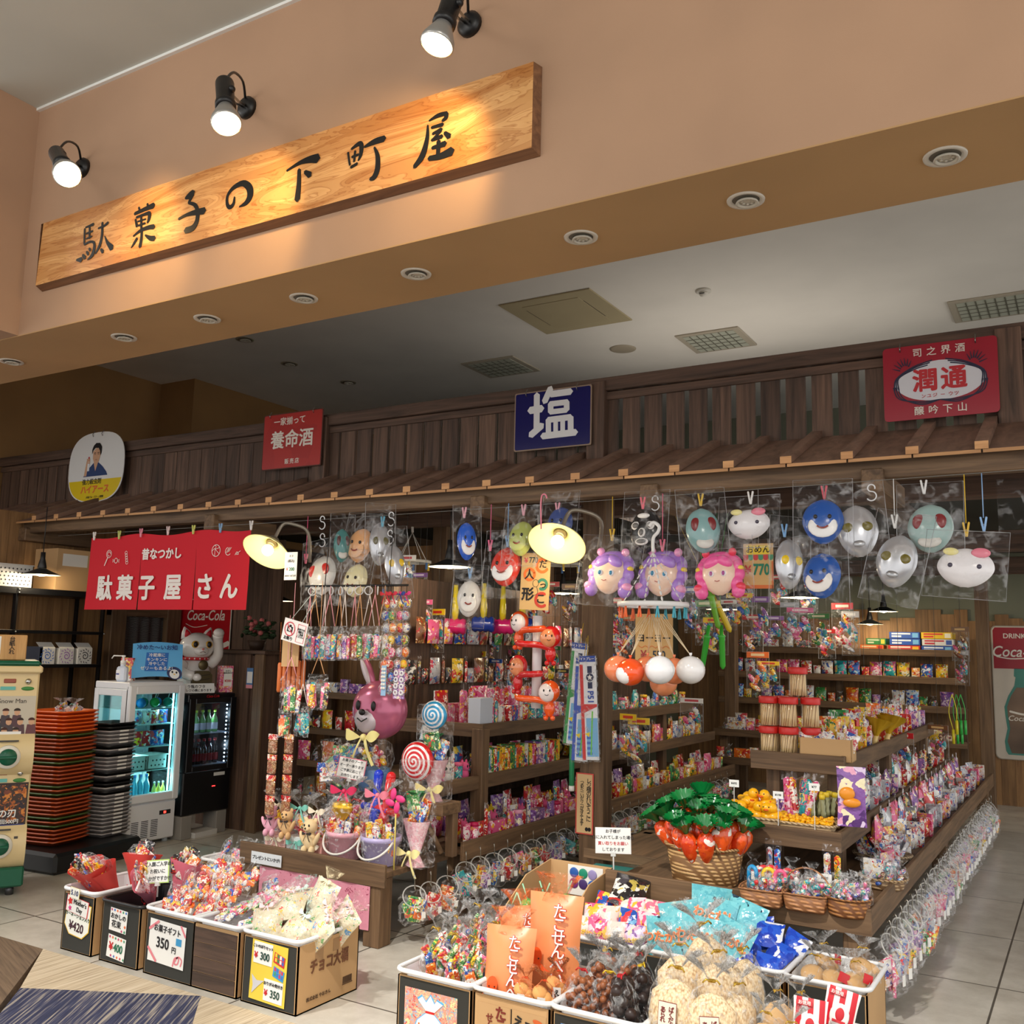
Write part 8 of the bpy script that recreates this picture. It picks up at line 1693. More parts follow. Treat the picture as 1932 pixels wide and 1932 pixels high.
# pegs, hooks, dangling tags
for px, py, c, d_ in ((178, 1012, (226, 222, 216), 'cream'), (225, 1010, (190, 200, 110), 'green'), (266, 1006, (226, 140, 160), 'pink'), (317, 1002, (214, 190, 190), 'dusty pink'), (365, 1000, (196, 200, 100), 'lime'), (416, 997, (120, 160, 200), 'blue'), (474, 992, (226, 222, 220), 'white')): peg('%s peg holding the red curtain, at x position of its %s' % (d_, 'edge' if px in (178, 474) else 'top hem'), at(px, py, aty(px, py, 4.605).y/ray(px, py).y), c)
for px, py, c, dep, d_ in ((988, 963, (226, 160, 176), 5.15, 'pink peg above the yellow-green mask'), (1052, 960, (226, 160, 176), 5.3, 'pink peg above the lit gooseneck lamp'), (1213, 950, (226, 110, 126), 5.0, 'pink peg on the wrestler mask bag'), (1322, 944, (214, 176, 40), 4.85, 'yellow peg on the teal insect mask bag'), (1416, 940, (224, 222, 220), 4.75, 'white peg above the upper white half mask'), (1555, 930, (206, 70, 90), 4.62, 'red peg on the upper blue mask bag'), (1743, 920, (222, 222, 222), 4.5, 'white peg on the right insect mask bag'), (876, 968, (226, 170, 186), 5.3, 'pink peg on the sideways blue mask'), (1480, 1002, (120, 170, 220), 4.7, 'blue peg on the yellow-lensed silver mask'), (887, 1082, (120, 170, 220), 5.3, 'blue peg on the plain white mask bag'), (722, 985, (90, 170, 200), 5.5, 'blue peg on the edge-on silver mask')): peg(d_, aty(px, py, 4.615), c)
for px, py, c, dep, d_ in ((1155, 1010, (220, 180, 50), 4.95, 'yellow long-tailed peg over the leftmost purple-haired mask'), (1250, 1030, (226, 110, 140), 4.9, 'pink long-tailed peg over the second purple-haired mask'), (1823, 1000, (220, 180, 50), 4.42, 'yellow long-tailed peg over the lower right half mask'), (1856, 990, (140, 180, 226), 4.42, 'blue long-tailed peg hanging free at the right'), (1688, 985, (226, 226, 226), 4.5, 'white long-tailed peg over the lower silver mask'), (925, 1030, (226, 110, 150), 5.2, 'pink long-tailed peg by the red and white mask'), (958, 1022, (120, 170, 220), 5.2, 'blue long-tailed peg on the red and white mask bag'), (577, 1055, (226, 90, 130), 5.7, 'pink long-tailed peg by the lit curtain lamp')): q = aty(px, py, 4.615); peg(d_, q, c, tail=max(.08, 2.262-q.z))
for px, py, dep, d_ in ((608, 985, 5.3, 'upper white S hook of the left pair over the rod'), (608, 1018, 5.3, 'lower white S hook of the left pair over the rod'), (738, 978, 5.3, 'upper white S hook of the right pair over the rod'), (736, 1012, 5.3, 'lower white S hook of the right pair over the rod'), (1644, 928, 4.5, 'big white S hook hanging free under the eave bracket'), (1236, 948, 4.85, 'white S hook under the middle eave bracket')): s_hook(d_, aty(px, py, 4.64), .04 if dep > 5 else .036)
m = MB(mat((226, 130, 150), .4)); m.tube(smooth_path([(.03, 0, .04), (.02, 0, .06), (0, 0, .055), (-.005, 0, 0), (.0, 0, -.12)], 4), .004, 6); tag(m.build('cord_hook', loc=at(1022, 955, 5.0)), 'pink wire hook above the lit gooseneck lamp', 'hook')
# kraft price boards
def kraft_sign(label, px, py, dep, w, h, build, rz=0, roll=0, top=None):
 P_ = at(px, py, dep); t = thing('price_board', label, 'price board', P_, rot=(0, R(roll), R(rz))); m = MB(plaster((206, 168, 112), .06, .8)); m.box(-w/2, -.003, -h/2, w/2, 0, h/2); m.build('board', t); build(t, w, h)
 m = MB(mat((150, 150, 146), .4)); m.tube([(0, .004, h/2-.01), (0, .01, (2.29 if P_.y < 4.75 else 2.48)-P_.z)], .0018, 5); m.build('hanging_wire', t); return t
def b1(t, w, h):
 ORA = mat((226, 110, 40), .6); GRE = mat((60, 130, 100), .6); REC = mat((196, 60, 40), .6)
 m = MB();
 def blob(c, x, z, r_, a0, a1): m.m(c); stroke(m, [(x+r_*math.cos(R(a0+(a1-a0)*k/12)), z+r_*math.sin(R(a0+(a1-a0)*k/12))) for k in range(13)], [.016]*13, -.0042, .0008)
 blob(ORA, .04, h*.28, .035, 60, 330); blob(ORA, -.035, h*.12, .03, 20, 380); blob(GRE, .045, -h*.05, .026, 150, -120); blob(REC, .045, -h*.32, .036, 60, 310); m.build('colour_rings', t)
 text('¥', t, (-.06, -.005, h*.36), .04, RED, bold=.02); text('770', t, (-.015, -.005, h*.37), .045, mat((40, 56, 50), .6), bold=.02, sx=.8); text('だ', t, (.045, -.006, h*.30), .05, INK, bold=.015); text('っ', t, (.05, -.006, -.02), .045, INK, bold=.015); text('こ', t, (.04, -.006, -h*.31), .06, INK, bold=.015); text('人', t, (-.035, -.006, h*.11), .06, INK, bold=.015); text('形', t, (-.04, -.006, -h*.24), .075, INK, bold=.03)
 m = MB(INK); stroke(m, [(.005+.018*math.cos(R(30*k)), -.01+.02*math.sin(R(30*k))) for k in range(13)], [.002]*13, -.0045, .0006); stroke(m, smooth_path([(-.008, -.03), (-.02, -.06), (0, -.075), (.02, -.06), (.012, -.03)], 3), [.002]*13, -.0045, .0006); m.build('doll_drawing', t)
kraft_sign('kraft board with handwritten doll price above the inflatable dolls', 1010, 1097, 5.28, .175, .31, b1, 4, 2)
def b2(t, w, h):
 m = MB(mat((230, 200, 50), .6)); m.box(-w*.4, -.0045, h*.26, w*.4, -.003, h*.46, .004)
 for k in range(6): m.m(mat((70, 140, 100) if k % 2 else (190, 60, 60), .6)); m.prism([(-w/2+w/6*k, h*.25)]+[(-w/2+w/6*k+w/12+w/12*math.cos(R(a)), h*.18+w/12*math.sin(R(a))) for a in range(180, 361, 30)]+[(-w/2+w/6*(k+1), h*.25)], -.004, -.003)
 m.m(mat((210, 110, 50), .6)); m.box(-w/2, -.004, -h/2, w/2, -.003, -h*.42); m.box(w*.44, -.004, -h/2, w/2, -.003, h*.1); m.build('stall_drawing', t); text('おめん', t, (0, -.006, h*.36), .04, INK, bold=.015); text('¥', t, (-w*.34, -.006, -.02), .055, RED, bold=.02); text('770', t, (w*.1, -.006, -.02), .075, mat((20, 120, 90), .6), bold=.03, sx=.72)
kraft_sign('kraft board with handwritten mask price among the masks', 1431, 1068, 4.72, .145, .22, b2, 4)
def b3(t, w, h):
 text('ヨーヨー', t, (0, -.005, -.0), .05, INK, bold=.02); text('¥', t, (-.06, -.005, -h*.33), .06, mat((170, 60, 60), .6), bold=.02); text('550', t, (.03, -.005, -h*.33), .06, mat((40, 56, 70), .6), bold=.02, sx=.85); m = MB(mat((210, 120, 60), .6)); stroke(m, smooth_path([(-.09+.02*k, -.045+.006*(-1)**k) for k in range(10)], 2), [.004]*19, -.0045, .0006); m.build('wave_line', t)
kraft_sign('kraft board with handwritten yo-yo price behind the balloons', 1234, 1205, 5.3, .22, .27, b3)
t = thing('price_board', 'white tag with coloured price hanging behind the curtain lamp', 'price board', at(549, 1068, 5.9)); m = MB(WHITE); m.box(-.05, -.002, -.085, .05, 0, .085); m.build('board', t); text('¥', t, (-.03, -.003, -.02), .028, RED, bold=.02); text('200', t, (.008, -.003, -.02), .03, mat((20, 120, 90), .6), bold=.02); text('(税込)', t, (0, -.003, .03), .02, INK); text('1つ', t, (0, -.003, .06), .02, INK); text('おひとつどうぞ', t, (0, -.003, -.06), .013, INK, bold=.01)
# rod of bagged sweets
DR = 5.3; RA = at(576, 1106, DR); RB = at(771, 1104, DR)
t = thing('hanging_rod', 'black rod hung on wires under the eave for bagged sweets', 'rod', (RA+RB)/2); h_ = (RB-RA)/2; m = MB(BLACK); m.tube([-h_, h_], .006, 8); m.build('rod', t); m = MB(BLACK)
m.tube([h_*-.62, h_*-.62+Vector((0, .02, .36))], .0025, 5); m.build('wire', t); m = MB(BLACK); m.tube([h_*.62, h_*.62+Vector((0, .02, .36))], .0025, 5); m.build('wire', t)
def string_pack(label, P_, c, w, h, cord, cordcol, rz=0, name='sweet_pouch'):
 t = thing(name, label, 'sweet pouch', P_, rz, 'sweet pouches hung from the rod')
 m = MB(mat(cordcol, .7)); m.tube([(0, 0, 0), (-w*.3, 0, -cord)], .0022, 5); m.tube([(0, 0, 0), (w*.3, 0, -cord)], .0022, 5); m.tube([(0, 0, -.01), (0, 0, .05 if P_.z > 1.6 else .4)], .0018, 4); m.build('cord', t)
 m = MB(FILM); m.M = T(0, 0, -cord-h);
 for y in (-.03, .03): m.grid(lambda u, v, y=y: ((u-.5)*w, y*math.sin(math.pi*u)**.6*math.sin(math.pi*min(1, v+.06))**.5, v*h), 8, 10)
 m.build('film', t); m = MB(); rr = random.Random(int(P_.x*999)); m.M = T(0, 0, -cord-h)
 for k in range(8): m.m(pm(c if k % 2 else rr.choice(CN_), 40)); m.box(-.014, -.008, 0, .014, .008, h*.62, .005, T(rr.uniform(-.36, .36)*w, rr.uniform(-.012, .012), h*.04+.01*(k % 3)) @ RY(rr.uniform(-8, 8)))
 m.build('sweets', t); return t
CC = [(232, 160, 170), (226, 170, 120), (236, 226, 220)]
for i in range(11):
 f_ = i/10.; P_ = RA.lerp(RB, .06+.72*f_)+Vector((0, -.005-.02*(i % 2), -.05)); string_pack('corded clear sweet pouch on the black rod, %s from its curtain end' % ordw(i), P_, ['pink', 'blue', 'white', 'teal', 'yellow', 'purple', 'red', 'green', 'blue', 'pink', 'white'][i], .105, .185, .17, CC[i % 3], rnd.uniform(-40, 40))
for i in range(8): m = MB(mat((214, 216, 220), .25)); m.tube([(.022*math.cos(a), 0, .022*math.sin(a)) for a in [2*math.pi*k/20 for k in range(20)]], .0035, 6, True); tag(m.build('plastic_ring', loc=RA.lerp(RB, .08+.09*i)+Vector((0, -.006, -.028)), rot=(0, 0, R(rnd.uniform(-60, 60)))), 'clear plastic ring looped on the black rod, %s from its curtain end' % ordw(i), 'ring')
for i in range(4):
 P_ = RA.lerp(RB, .80+.065*i)+Vector((0, -.01*(i % 2), -.03)); t = thing('candy_string', 'hanging string of twist-wrapped sweets on the rod, %s from its right end' % ordw(3-i), 'candy string', P_);
 for k in range(8):
  m = MB(pm(['red', 'white', 'yellow', 'blue', 'green', 'pink', 'silver', 'orange'][(k*3+i) % 8], 50)); m.ell((0, 0, 0), (.024, .018, .027), nu=12, nv=8); m.m(FILM); m.ell((0, 0, 0), (.031, .024, .034), nu=12, nv=8); m.lathe([(.004, .03), (.016, .042)], 10, cap=False); m.build('wrapped_sweet', t, (.004*(-1)**k, 0, -.07-.066*k))
 m = MB(); m.m(BLACK).tube([(0, 0, -.06), (0, 0, .03)], .002, 5); bow(m, (0, -.01, -.02), .07, mat(((206, 30, 46), (206, 30, 60), (40, 60, 150), (226, 50, 130))[i], .5)); m.build('bow', t)
t = thing('notice_card', 'white card with crossed-out camera symbol on a cord', 'sign', at(556, 1192, 5.15), rot=(0, R(12), 0)); m = MB(mat((236, 232, 228), .5)); m.box(-.085, -.002, -.06, .085, 0, .06); m.build('card', t)
m = MB(INK); m.box(-.055, -.0032, -.008, -.015, -.002, .022, .003); m.box(-.043, -.0032, .02, -.027, -.002, .03); m.m(WHITE); m.ell((-.035, -.0032, .007), (.011, .001, .011)); m.m(mat((206, 50, 70), .5)); stroke(m, [(-.035+.036*math.cos(R(20*k)), .008+.036*math.sin(R(20*k))) for k in range(19)], [.005]*19, -.0038, .0006); stroke(m, [(-.06, .034), (-.01, -.018)], [.005, .005], -.0042, .0006)
stroke(m, [(.02, .045), (.075, .045), (.075, -.048), (.02, -.048), (.02, .045)], [.003]*5, -.0034, .0006); m.build('symbol', t); text('お断り', t, (-.035, -.004, -.043), .022, INK, bold=.015); text('店内での\n撮影は\nご遠慮\nください', t, (.047, -.004, 0), .013, INK, bold=.01); m = MB(mat((200, 210, 200), .6)); m.tube([(-.04, 0, .06), (.10, 0, .27)], .002, 5); m.tube([(.04, 0, .06), (.10, 0, .20)], .002, 5); m.build('cord', t)
t = thing('kraft_sheet', 'two kraft paper sheets hanging under the crossed-out camera card', 'paper', at(548, 1228, 5.25)); m = MB(KRAFT); m.box(-.06, -.002, -.085, .0, 0, .085); m.box(.002, .002, -.083, .058, .004, .085); m.build('sheets', t)
for i in range(6): m = MB(mat((206, 110, 50), .4)); m.lathe([(.008, -.08), (.012, -.07), (.012, .07), (.008, .08)], 10); m.tube([(0, 0, .07), (.02, -.03, .30)], .0012, 4); tag(m.build('sausage_stick', loc=at(527+9*i, 1278-1*i, 5.3)), 'orange stick sweet in the row below the kraft sheets, %s from the left' % ordw(i), 'sweet stick')
for i, (px, py, c, w, h) in enumerate(((540, 1300, 'green', .12, .2), (592, 1296, 'pink', .125, .19), (562, 1350, 'teal', .11, .18), (530, 1362, 'orange', .09, .15))): string_pack('hanging sweet pack below the kraft sheets, mostly %s' % c, at(px+10, py-60, 5.2), c, w, h, .10, CC[i % 3], rnd.uniform(-15, 15))
for i, px in enumerate((516, 546)):
 t = thing('sachet_strip', 'strip of red-topped seed sachets hanging by the bench, %s strip' % ('left', 'right')[i], 'sachet strip', at(px, 1385, 5.35))
 for k in range(4): m = MB(pm('red', 60)); m.box(-.032, -.004, -.03, .032, .004, 0); m.m(pm('brown', 110)); m.box(-.03, -.012, -.105, .03, .012, -.03, .008); m.build('sachet', t, (0, 0, -.11*k))
t = thing('ring_candy_card', 'purple and white card of ring sweets under the candy strings', 'candy card', at(753, 1290, 5.2)); m = MB(pm('purple', 60)); m.box(-.038, -.002, -.08, .038, 0, .08); m.tube([(0, 0, .07), (0, .02, .5)], .0014, 4); m.m(mat((236, 236, 240), .3))
for k in range(8): m.tube([(-.019+.038*(k % 2)+.011*math.cos(a), -.006, .055-.034*(k//2)+.011*math.sin(a)) for a in [2*math.pi*j/12 for j in range(12)]], .005, 6, True)
m.build('card', t); t = thing('blue_candy_card', 'narrow pale blue and white sweet card beside the purple ring card', 'candy card', at(724, 1284, 5.2)); m = MB(mat((150, 190, 226), .4)); m.box(-.016, -.002, -.08, .016, 0, .08); m.m(WHITE); [m.ell((-.007+.014*(k % 2), -.006, .06-.02*(k//2)), .008, nu=8, nv=6) for k in range(12)]; m.build('card', t)
# dolls on the white pole
PO = at(1013, 1245, 5.3); t = thing('white_pole', 'white pole hanging under the doll price board', 'pole', PO); m = MB(mat((226, 220, 222), .4)); m.lathe([(.026, -.26), (.026, .24)], 20); m.tube([(0, 0, .24), (0, -.02, .80)], .002, 5); m.build('pole', t)
def doll(label, z, sx_, body, head, rz):
 t = thing('inflatable_doll', label, 'inflatable toy', PO+Vector((sx_*.10, -.03, z)), rz); m = MB(mat(body, .16, 0, 0, .6)); m.ell((0, 0, .035), (.055, .05, .06), nu=20, nv=14); m.ell((0, 0, -.055), (.03, .026, .045)); m.tube(smooth_path([(0, 0, -.03), (-sx_*.06, -.02, -.01), (-sx_*.15, -.02, -.005), (-sx_*.18, .02, 0)], 4), [.018]*12+[.014], 10)
 for s_ in (-1, 1): m.ell((s_*.018, -.008, -.105), (.014, .018, .014))
 m.build('body', t); m = MB(mat(head, .16, 0, 0, .6)); m.ell((-sx_*.012, -.022, .030), (.048, .034, .05), nu=18, nv=12); m.m(INK); [m.ell((-sx_*.012+s_*.016, -.055, .042), (.004, .003, .007), nu=8, nv=6) for s_ in (-1, 1)]; m.tube([(-sx_*.012+.005*k, -.0555, .016+.0012*k*k) for k in range(-2, 3)], .0015, 5); m.build('face', t); return t
doll('orange inflatable doll at the top of the white pole', .17, -1, (236, 84, 30), (238, 226, 224), -14); doll('red inflatable doll on the right side of the white pole', .09, 1, (216, 30, 30), (234, 150, 100), 30); doll('red inflatable doll with peach face on the left of the pole', -.07, -1, (206, 34, 40), (236, 150, 104), -20); doll('orange inflatable doll at the bottom right of the pole', -.20, 1, (238, 90, 30), (240, 228, 226), 24)
# yo-yo balloons under the white ring
Y0 = at(1232, 1141, 4.78); t = thing('hanging_ring', 'white plastic ring hanger with coloured pegs, hung on chains', 'hanger', Y0); m = MB(mat((226, 226, 226), .35)); m.lathe([(.155, -.012), (.175, -.012), (.177, .0), (.175, .012), (.155, .012), (.155, -.012)], 40, cap=False);
for k in range(2): m.box(-.16, -.012, -.004, .16, .012, .004, 0, RZ(90*k+30))
m.build('ring', t); m = MB(mat((222, 222, 222), .35)); m.tube(smooth_path([(0, 0, .26), (0, 0, .33), (.025, 0, .36), (.03, 0, .39), (.0, 0, .41), (-.02, 0, .39)], 4), .009, 8); m.build('hook', t)
m = MB(mat((222, 222, 222), .35))
for k in range(4):
 a = R(90*k+40); e = Vector((.15*math.cos(a), .15*math.sin(a), .01)); s0 = Vector((0, 0, .26))
 for j in range(9): p_ = e.lerp(s0, (j+.5)/9); m.ell(tuple(p_), (.006, .003, .014), (s0-e).to_track_quat('Z', 'Y').to_matrix().to_4x4(), 6, 5)
m.build('chain', t)
for k in range(12):
 a = R(30*k); c = (232, 100, 40) if -.2 > math.cos(a) or k in (8, 9) else (60, 160, 180); m = MB(mat(c, .35))
 for s_ in (-1, 1): m.box(-.004, -.004, -.055, .004, .004, 0, .001, T(.165*math.cos(a), .165*math.sin(a), -.012) @ RZ(30*k) @ RX(s_*8))
 m.build('peg', t)
def ball(label, px, py, dep, c, c2, r=.068, tilt=0):
 P_ = at(px, py, dep); t = thing('yoyo_balloon', label, 'balloon', P_); m = MB(mat(c, .16, 0, 0, .6)); m.lathe([(r*math.sin(a), -r*.95*math.cos(a)) for a in [math.pi*i/14 for i in range(15)]]+[(.006, r), (.008, r+.012)], 28, fn=lambda a, z: 1+.012*math.cos(12*a)); m.build('balloon', t)
 if c2: m = MB(mat(c2, .16, 0, 0, .6)); m.ell((-.01, -r*.42, -r*.12), (r*.72, r*.62, r*.7), nu=20, nv=12); m.build('pale_patch', t)
 m = MB(mat((226, 206, 170), .7)); d = Vector((Y0.x-P_.x, Y0.y-P_.y, Y0.z-P_.z-.05)); d.x *= .8; d.y *= .8
 for k in range(3): m.tube([(0, 0, r), d+Vector((.012*(k-1), .008*k, 0))], .0016, 5)
 m.build('cord', t)
PE = (240, 140, 96)
ball('leftmost peach yo-yo balloon under the white ring', 1166, 1262, 4.7, PE, None); ball('orange yo-yo balloon with pale lower half', 1189, 1268, 4.6, (238, 84, 30), (240, 236, 236)); ball('peach yo-yo balloon behind the orange and white ones', 1222, 1262, 4.85, PE, None); ball('white yo-yo balloon in the middle front', 1245, 1264, 4.55, (238, 238, 240), None, .07); ball('peach yo-yo balloon right of the middle white one', 1272, 1266, 4.75, PE, None); ball('white yo-yo balloon at the right end of the ring', 1303, 1264, 4.65, (236, 234, 234), None, .07); ball('low peach yo-yo balloon hanging beneath the others', 1252, 1288, 4.9, (238, 150, 104), None, .07)
# foam gliders on the post
def glider(label, px, py, dep, rz, roll, c, txt):
 P_ = at(px, py, dep); t = thing('foam_glider_pack', label, 'toy glider pack', P_, rot=(0, R(roll), R(rz))); m = MB(mat((228, 232, 238), .4)); m.box(-.05, -.006, -.30, .05, .006, .30, .002); m.build('pack', t)
 m = MB(mat((40, 76, 170), .4)); m.box(-.05, -.0072, .265, .05, -.006, .30); m.m(mat(c, .4)); m.box(-.05, -.0072, -.30, -.03, -.006, .25); m.prism([(-.03, .02), (.05, .02), (.05, .005), (-.03, -.03)], -.0076, -.006); m.m(mat((120, 180, 226), .4)); m.box(-.02, -.0072, -.28, .05, -.006, -.06); m.m(mat((110, 200, 70), .4)); m.box(.018, -.0082, -.27, .026, -.0072, -.02, 0, RY(4)); m.m(mat((236, 210, 40), .4)); m.prism([(-.03, -.15), (0, -.14), (-.005, -.17)], -.0082, -.0072); m.m(mat((60, 110, 200), .4))
 for k in range(4): m.box(-.02+.0, -.0080, -.27+.03*k, .012, -.0072, -.255+.03*k)
 m.build('print', t); m = MB(mat((30, 40, 80), .4)); m.ell((.012, -.0072, .175), (.024, .0012, .024), nu=18, nv=6); m.box(-.002, -.0080, .20, .026, -.0072, .24); m.box(-.002, -.0080, .11, .026, -.0072, .148); m.m(WHITE); m.prism([(.012+(.018 if k % 2 == 0 else .008)*math.sin(R(36*k)), .175+(.018 if k % 2 == 0 else .008)*math.cos(R(36*k))) for k in range(10)][::-1], -.0092, -.0086); m.build('roundel', t)
 text(txt, t, (.012, -.009, .06), .05, mat((40, 76, 170), .4), bold=.03, rot=(R(90), R(90), 0)); text('ライトプレーン', t, (0, -.0085, .282), .018, WHITE, bold=.02); m = MB(FILM); m.box(-.056, -.012, -.31, .056, .012, .31, .004); m.build('film', t); m = MB(mat((206, 170, 50), .4)); m.tube([(0, 0, .3), (0, .02, .42)], .002, 5); m.build('cord', t)
glider('foam glider pack with blue star roundel in front of the timber post', 1112, 1335, 5.68, 6, -3, (206, 50, 46), 'P51'); glider('foam glider pack hanging left of the star roundel pack', 1086, 1308, 5.80, 0, 5, (60, 150, 80), 'BLS'); glider('foam glider pack tucked between the two on the post', 1098, 1338, 5.74, 2, 2, (60, 90, 190), 'BE5')
m = MB(mat((40, 140, 90), .3)); m.lathe([(.016, -.16), (.016, .16)], 12); m.m(WHITE); m.lathe([(.017, -.16), (.017, -.13)], 12); tag(m.build('toy_tube', loc=at(1079, 1440, 5.78)), 'green toy tube hanging left of the post notice', 'toy')
t = thing('notice_board', 'tall red-edged paper notice with vertical writing on the timber post', 'notice', aty(1103, 1516, 5.295)); m = MB(mat((206, 80, 70), .7)); m.box(-.058, -.002, -.175, .058, 0, .175); m.m(plaster((214, 184, 136), .04)); m.box(-.05, -.003, -.168, .05, -.002, .168); m.build('paper', t); text('レジ横のれいぞうこに', t, (.028, -.004, .02), .033, INK, vert=True, bold=.012, space=.92); text('つめたーいゼリーが冷えてます', t, (-.016, -.004, -.0), .026, INK, vert=True, bold=.012, space=.88); m = MB(INK); [m.ell((.016+.018*k, -.004, -.145), (.011, .001, .012), nu=10, nv=5) for k in range(2)]; m.build('penguin_drawing', t)
# inflatable hammers and hanging toys inside
for i, (px, py, c) in enumerate(((858, 1182, (226, 40, 120)), (912, 1178, (30, 60, 160)), (948, 1182, (230, 40, 130)), (985, 1180, (30, 60, 160)))):
 t = thing('toy_hammer', 'inflatable toy hammer with yellow handle hanging inside, %s from the left' % ordw(i), 'inflatable toy', at(px, py, 7.0+.1*i), rz=20); m = MB(mat(c, .25, 0, 0, .4)); m.lathe([(.05, -.08), (.06, -.06), (.05, -.04), (.06, -.02), (.05, 0), (.06, .02), (.05, .04), (.06, .06), (.05, .08)], 18, RY(90)); m.build('head', t); m = MB(mat((226, 206, 40), .3)); m.lathe([(.02, .04), (.026, .1), (.016, .3)], 12); m.build('handle', t)
def hung(label, px, py, dep, c, w, h, clear=False, rz=0):
 P_ = at(px, py, dep); t = thing('hanging_pack', label, 'hanging pack', P_, rz); kid(pouch(w, h, .02, FILM if clear else pm(c, 18), .03, 'pack'), 'pack', t, (0, 0, -h/2))
 if clear:
  def mk(): m = MB(); rr = random.Random(2); [(m.m(pm(c if k % 2 else rr.choice(CN_), 30)), m.ell((rr.uniform(-.3, .3)*w, 0, rr.uniform(-.35, .2)*h), (w*.12, .008, h*.16), RY(rr.uniform(-60, 60)), 10, 6)) for k in range(6)]; return m.mesh('toys')
  kid(cached(('hg', c, w, h), mk), 'toys', t); m = MB(mat(PAL[c][0], .35)); m.box(-w/2, -.004, h*.36, w/2, .004, h*.5); m.m(mat(PAL[c][1], .4)).box(-w*.3, -.005, h*.40, w*.3, -.004, h*.46); m.m(EDGE); m.tube([(x_*w*.5, 0, z_*h*.5) for x_, z_ in ((-1, -1), (1, -1), (1, 1), (-1, 1))], .0018, 4, True); m.build('header_card', t)
 m = MB(mat((70, 68, 64), .5)); m.tube([(0, 0, h/2-.01), (0, .005, (2.6 if P_.y > 5.45 else 2.42)-P_.z)], .0014, 5); m.build('hook', t); return t
rnd.seed(5)
HL = [(765, 1085, 7, 'white'), (742, 1150, 6.8, 'blue'), (800, 1165, 6.9, 'pink'), (825, 1190, 6.9, 'yellow'), (790, 1110, 7.2, 'purple'), (905, 1215, 7.6, 'silver'), (930, 1215, 7.6, 'brown'), (905, 1265, 7.5, 'yellow'), (935, 1270, 7.5, 'blue'), (970, 1225, 7.8, 'black'), (1000, 1160, 7.4, 'orange'), (1035, 1130, 7.5, 'red'), (1075, 1140, 7.4, 'brown'), (960, 1290, 7.6, 'red'), (1045, 1245, 7.8, 'green'), (1060, 1290, 7.8, 'black'),
 (1165, 1165, 6.9, 'red'), (1180, 1200, 6.9, 'orange'), (1160, 1240, 7.0, 'white'), (1305, 1150, 6.6, 'blue'), (1330, 1175, 6.5, 'green'), (1350, 1200, 6.4, 'yellow'), (1375, 1160, 6.6, 'white'), (1395, 1150, 6.6, 'yellow'), (1405, 1120, 6.9, 'silver'), (1420, 1195, 6.8, 'red'), (1436, 1165, 6.7, 'purple'), (1455, 1190, 6.7, 'purple'), (1490, 1170, 6.6, 'silver'), (1510, 1180, 6.6, 'pink'), (1545, 1190, 6.8, 'green'), (1560, 1215, 6.9, 'red'), (1590, 1180, 6.9, 'red'), (1605, 1195, 7.0, 'silver'), (1525, 1130, 7.4, 'white'), (1470, 1115, 7.6, 'red'), (1815, 1260, 8.6, 'silver'), (1812, 1215, 8.6, 'brown'), (1430, 1270, 7.2, 'orange'), (1450, 1275, 7.2, 'yellow'), (1185, 1390, 6.5, 'yellow'), (1205, 1400, 6.5, 'yellow'), (1305, 1350, 7.2, 'white'), (1700, 1420, 6.3, 'red'), (1635, 1460, 5.9, 'black'), (1665, 1440, 6.1, 'silver'), (1770, 1400, 7.0, 'brown')]
seen = {}
for px, py, dep, c in HL:
 z_ = 'above the middle rack' if px < 1100 and py < 1200 else 'on the rack backboard' if px < 1100 else 'behind the yo-yo balloons' if px < 1300 and py < 1300 else 'beside the rack shelves beyond the post' if px < 1330 and py > 1300 else 'under the masks in the inner aisle' if py < 1240 and px < 1640 else 'at the island side'
 k = (c, z_); seen[k] = seen.get(k, 0)+1; hung('%s hanging toy pack %s%s' % (c, z_, '' if seen[k] == 1 else ', %s of that colour' % ordw(seen[k]-1)), px, py, dep, c, rnd.uniform(.12, .18), rnd.uniform(.2, .32), True, rnd.uniform(-20, 20))
for i, (px, py, c) in enumerate(((1332, 1215, (70, 190, 70)), (1362, 1215, (80, 200, 70)), (1345, 1140, (120, 190, 60)), (1358, 1150, (226, 196, 50)))): m = MB(mat(c, .3)); m.lathe([(.006, -.16), (.018, -.14), (.02, .04), (.028, .05), (.012, .06), (.012, .12)], 12); m.tube([(0, 0, .1), (0, 0, .85)], .0015, 4); tag(m.build('toy_sword', loc=at(px, py, 6.2), rot=(0, R(10-12*i), 0)), '%s plastic toy sword hanging behind the pink-haired mask, %s from the left' % (('green', 'green', 'lime', 'yellow')[i], ordw(i)), 'toy')
for i, (px, c) in enumerate(((1796, (226, 214, 50)), (1804, (60, 180, 80)), (1812, (70, 190, 90)))):
 P_ = at(px, 1310, 8.4); t = thing('skipping_rope', '%s skipping rope hanging by the far corner post, %s' % (('yellow', 'green', 'pale green')[i], ('left', 'middle', 'right')[i]), 'skipping rope', P_); m = MB(mat(c, .4)); m.tube(smooth_path([(0, 0, .0), (-.03, 0, -.15), (.0, 0, -.3)], 4), .004, 6); m.tube(smooth_path([(0, 0, 0), (.03, 0, -.12), (.03, 0, -.22)], 4), .004, 6); m.build('cord', t); m = MB(mat(c, .3)); m.cyl((0, 0, -.3), (0, 0, -.42), .012, n=10); m.cyl((.03, 0, -.22), (.03, 0, -.34), .012, n=10); m.build('handle', t)
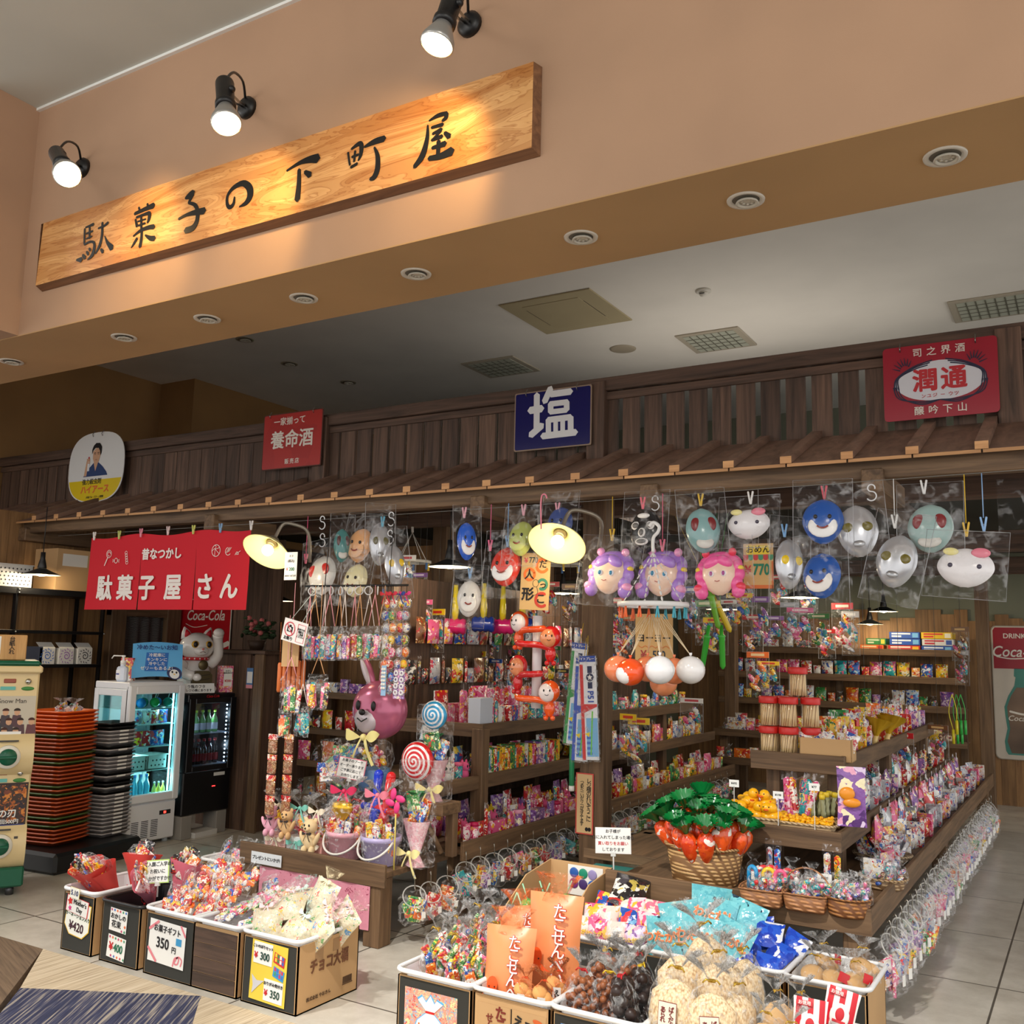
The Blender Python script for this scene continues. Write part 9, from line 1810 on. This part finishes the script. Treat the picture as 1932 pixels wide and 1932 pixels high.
# two more white ring hangers inside
for px, py, dep, d_ in ((776, 1060, 7.2, 'white ring hanger inside the shop behind the silver masks'), (1062, 1065, 7.6, 'white ring hanger inside behind the lit gooseneck lamp')):
 P_ = at(px, py, dep); t = thing('hanging_ring', d_, 'hanger', P_); m = MB(mat((206, 204, 198), .4)); m.lathe([(.13, -.01), (.15, -.01), (.15, .01), (.13, .01), (.13, -.01)], 32, cap=False); m.tube(smooth_path([(0, 0, .22), (0, 0, .30), (.02, 0, .33), (0, 0, .36), (-.02, 0, .33)], 4), .01, 7); [m.tube([(.14*math.cos(R(90*k)), .14*math.sin(R(90*k)), 0), (0, 0, .22)], .003, 5) for k in range(4)]; m.build('hanger', t)
 for k in range(6): a = R(60*k); m = MB(mat(((50, 110, 180), (226, 190, 60))[k % 2], .4)); m.box(-.006, -.006, -.05, .006, .006, 0, 0, T(.14*math.cos(a), .14*math.sin(a), -.01)); m.build('peg', t)
# ------------------------------------------------------------------ lettering: outlines turned into plain meshes, bolder where the pen was thick
bpy.context.view_layer.update(); dg = bpy.context.evaluated_depsgraph_get()
for o in [q for q in S.objects if q.type == 'FONT']:
 cu = o.data; ev = o.evaluated_get(dg); me0 = ev.to_mesh(); b = cu.offset
 V = [v.co.copy() for v in me0.vertices]; F = [tuple(p.vertices) for p in me0.polygons]; ev.to_mesh_clear()
 if not V: print('EMPTY TEXT', cu.body); continue
 vs = list(V); fs = list(F)
 if o.get('bold'):
  bo = o['bold']*cu.size; K = 6 if o['bold'] > .02 else 4; n = len(V)
  for k in range(K):
   a = 2*math.pi*k/K+.4; off = Vector((bo*math.cos(a), bo*math.sin(a), -.00006*(k+1))); vs += [v+off for v in V]; fs += [tuple(i+n*(k+1) for i in f) for f in F]
 me = bpy.data.meshes.new(o.name); me.from_pydata([tuple(v) for v in vs], [], fs); me.materials.append(cu.materials[0]); me.update()
 q = bpy.data.objects.new('tmp', me); COL.objects.link(q); q.parent = o.parent; q.location = o.location; q.rotation_euler = o.rotation_euler; q.scale = o.scale
 nm_ = o.name; bpy.data.objects.remove(o); q.name = nm_; bpy.data.curves.remove(cu)
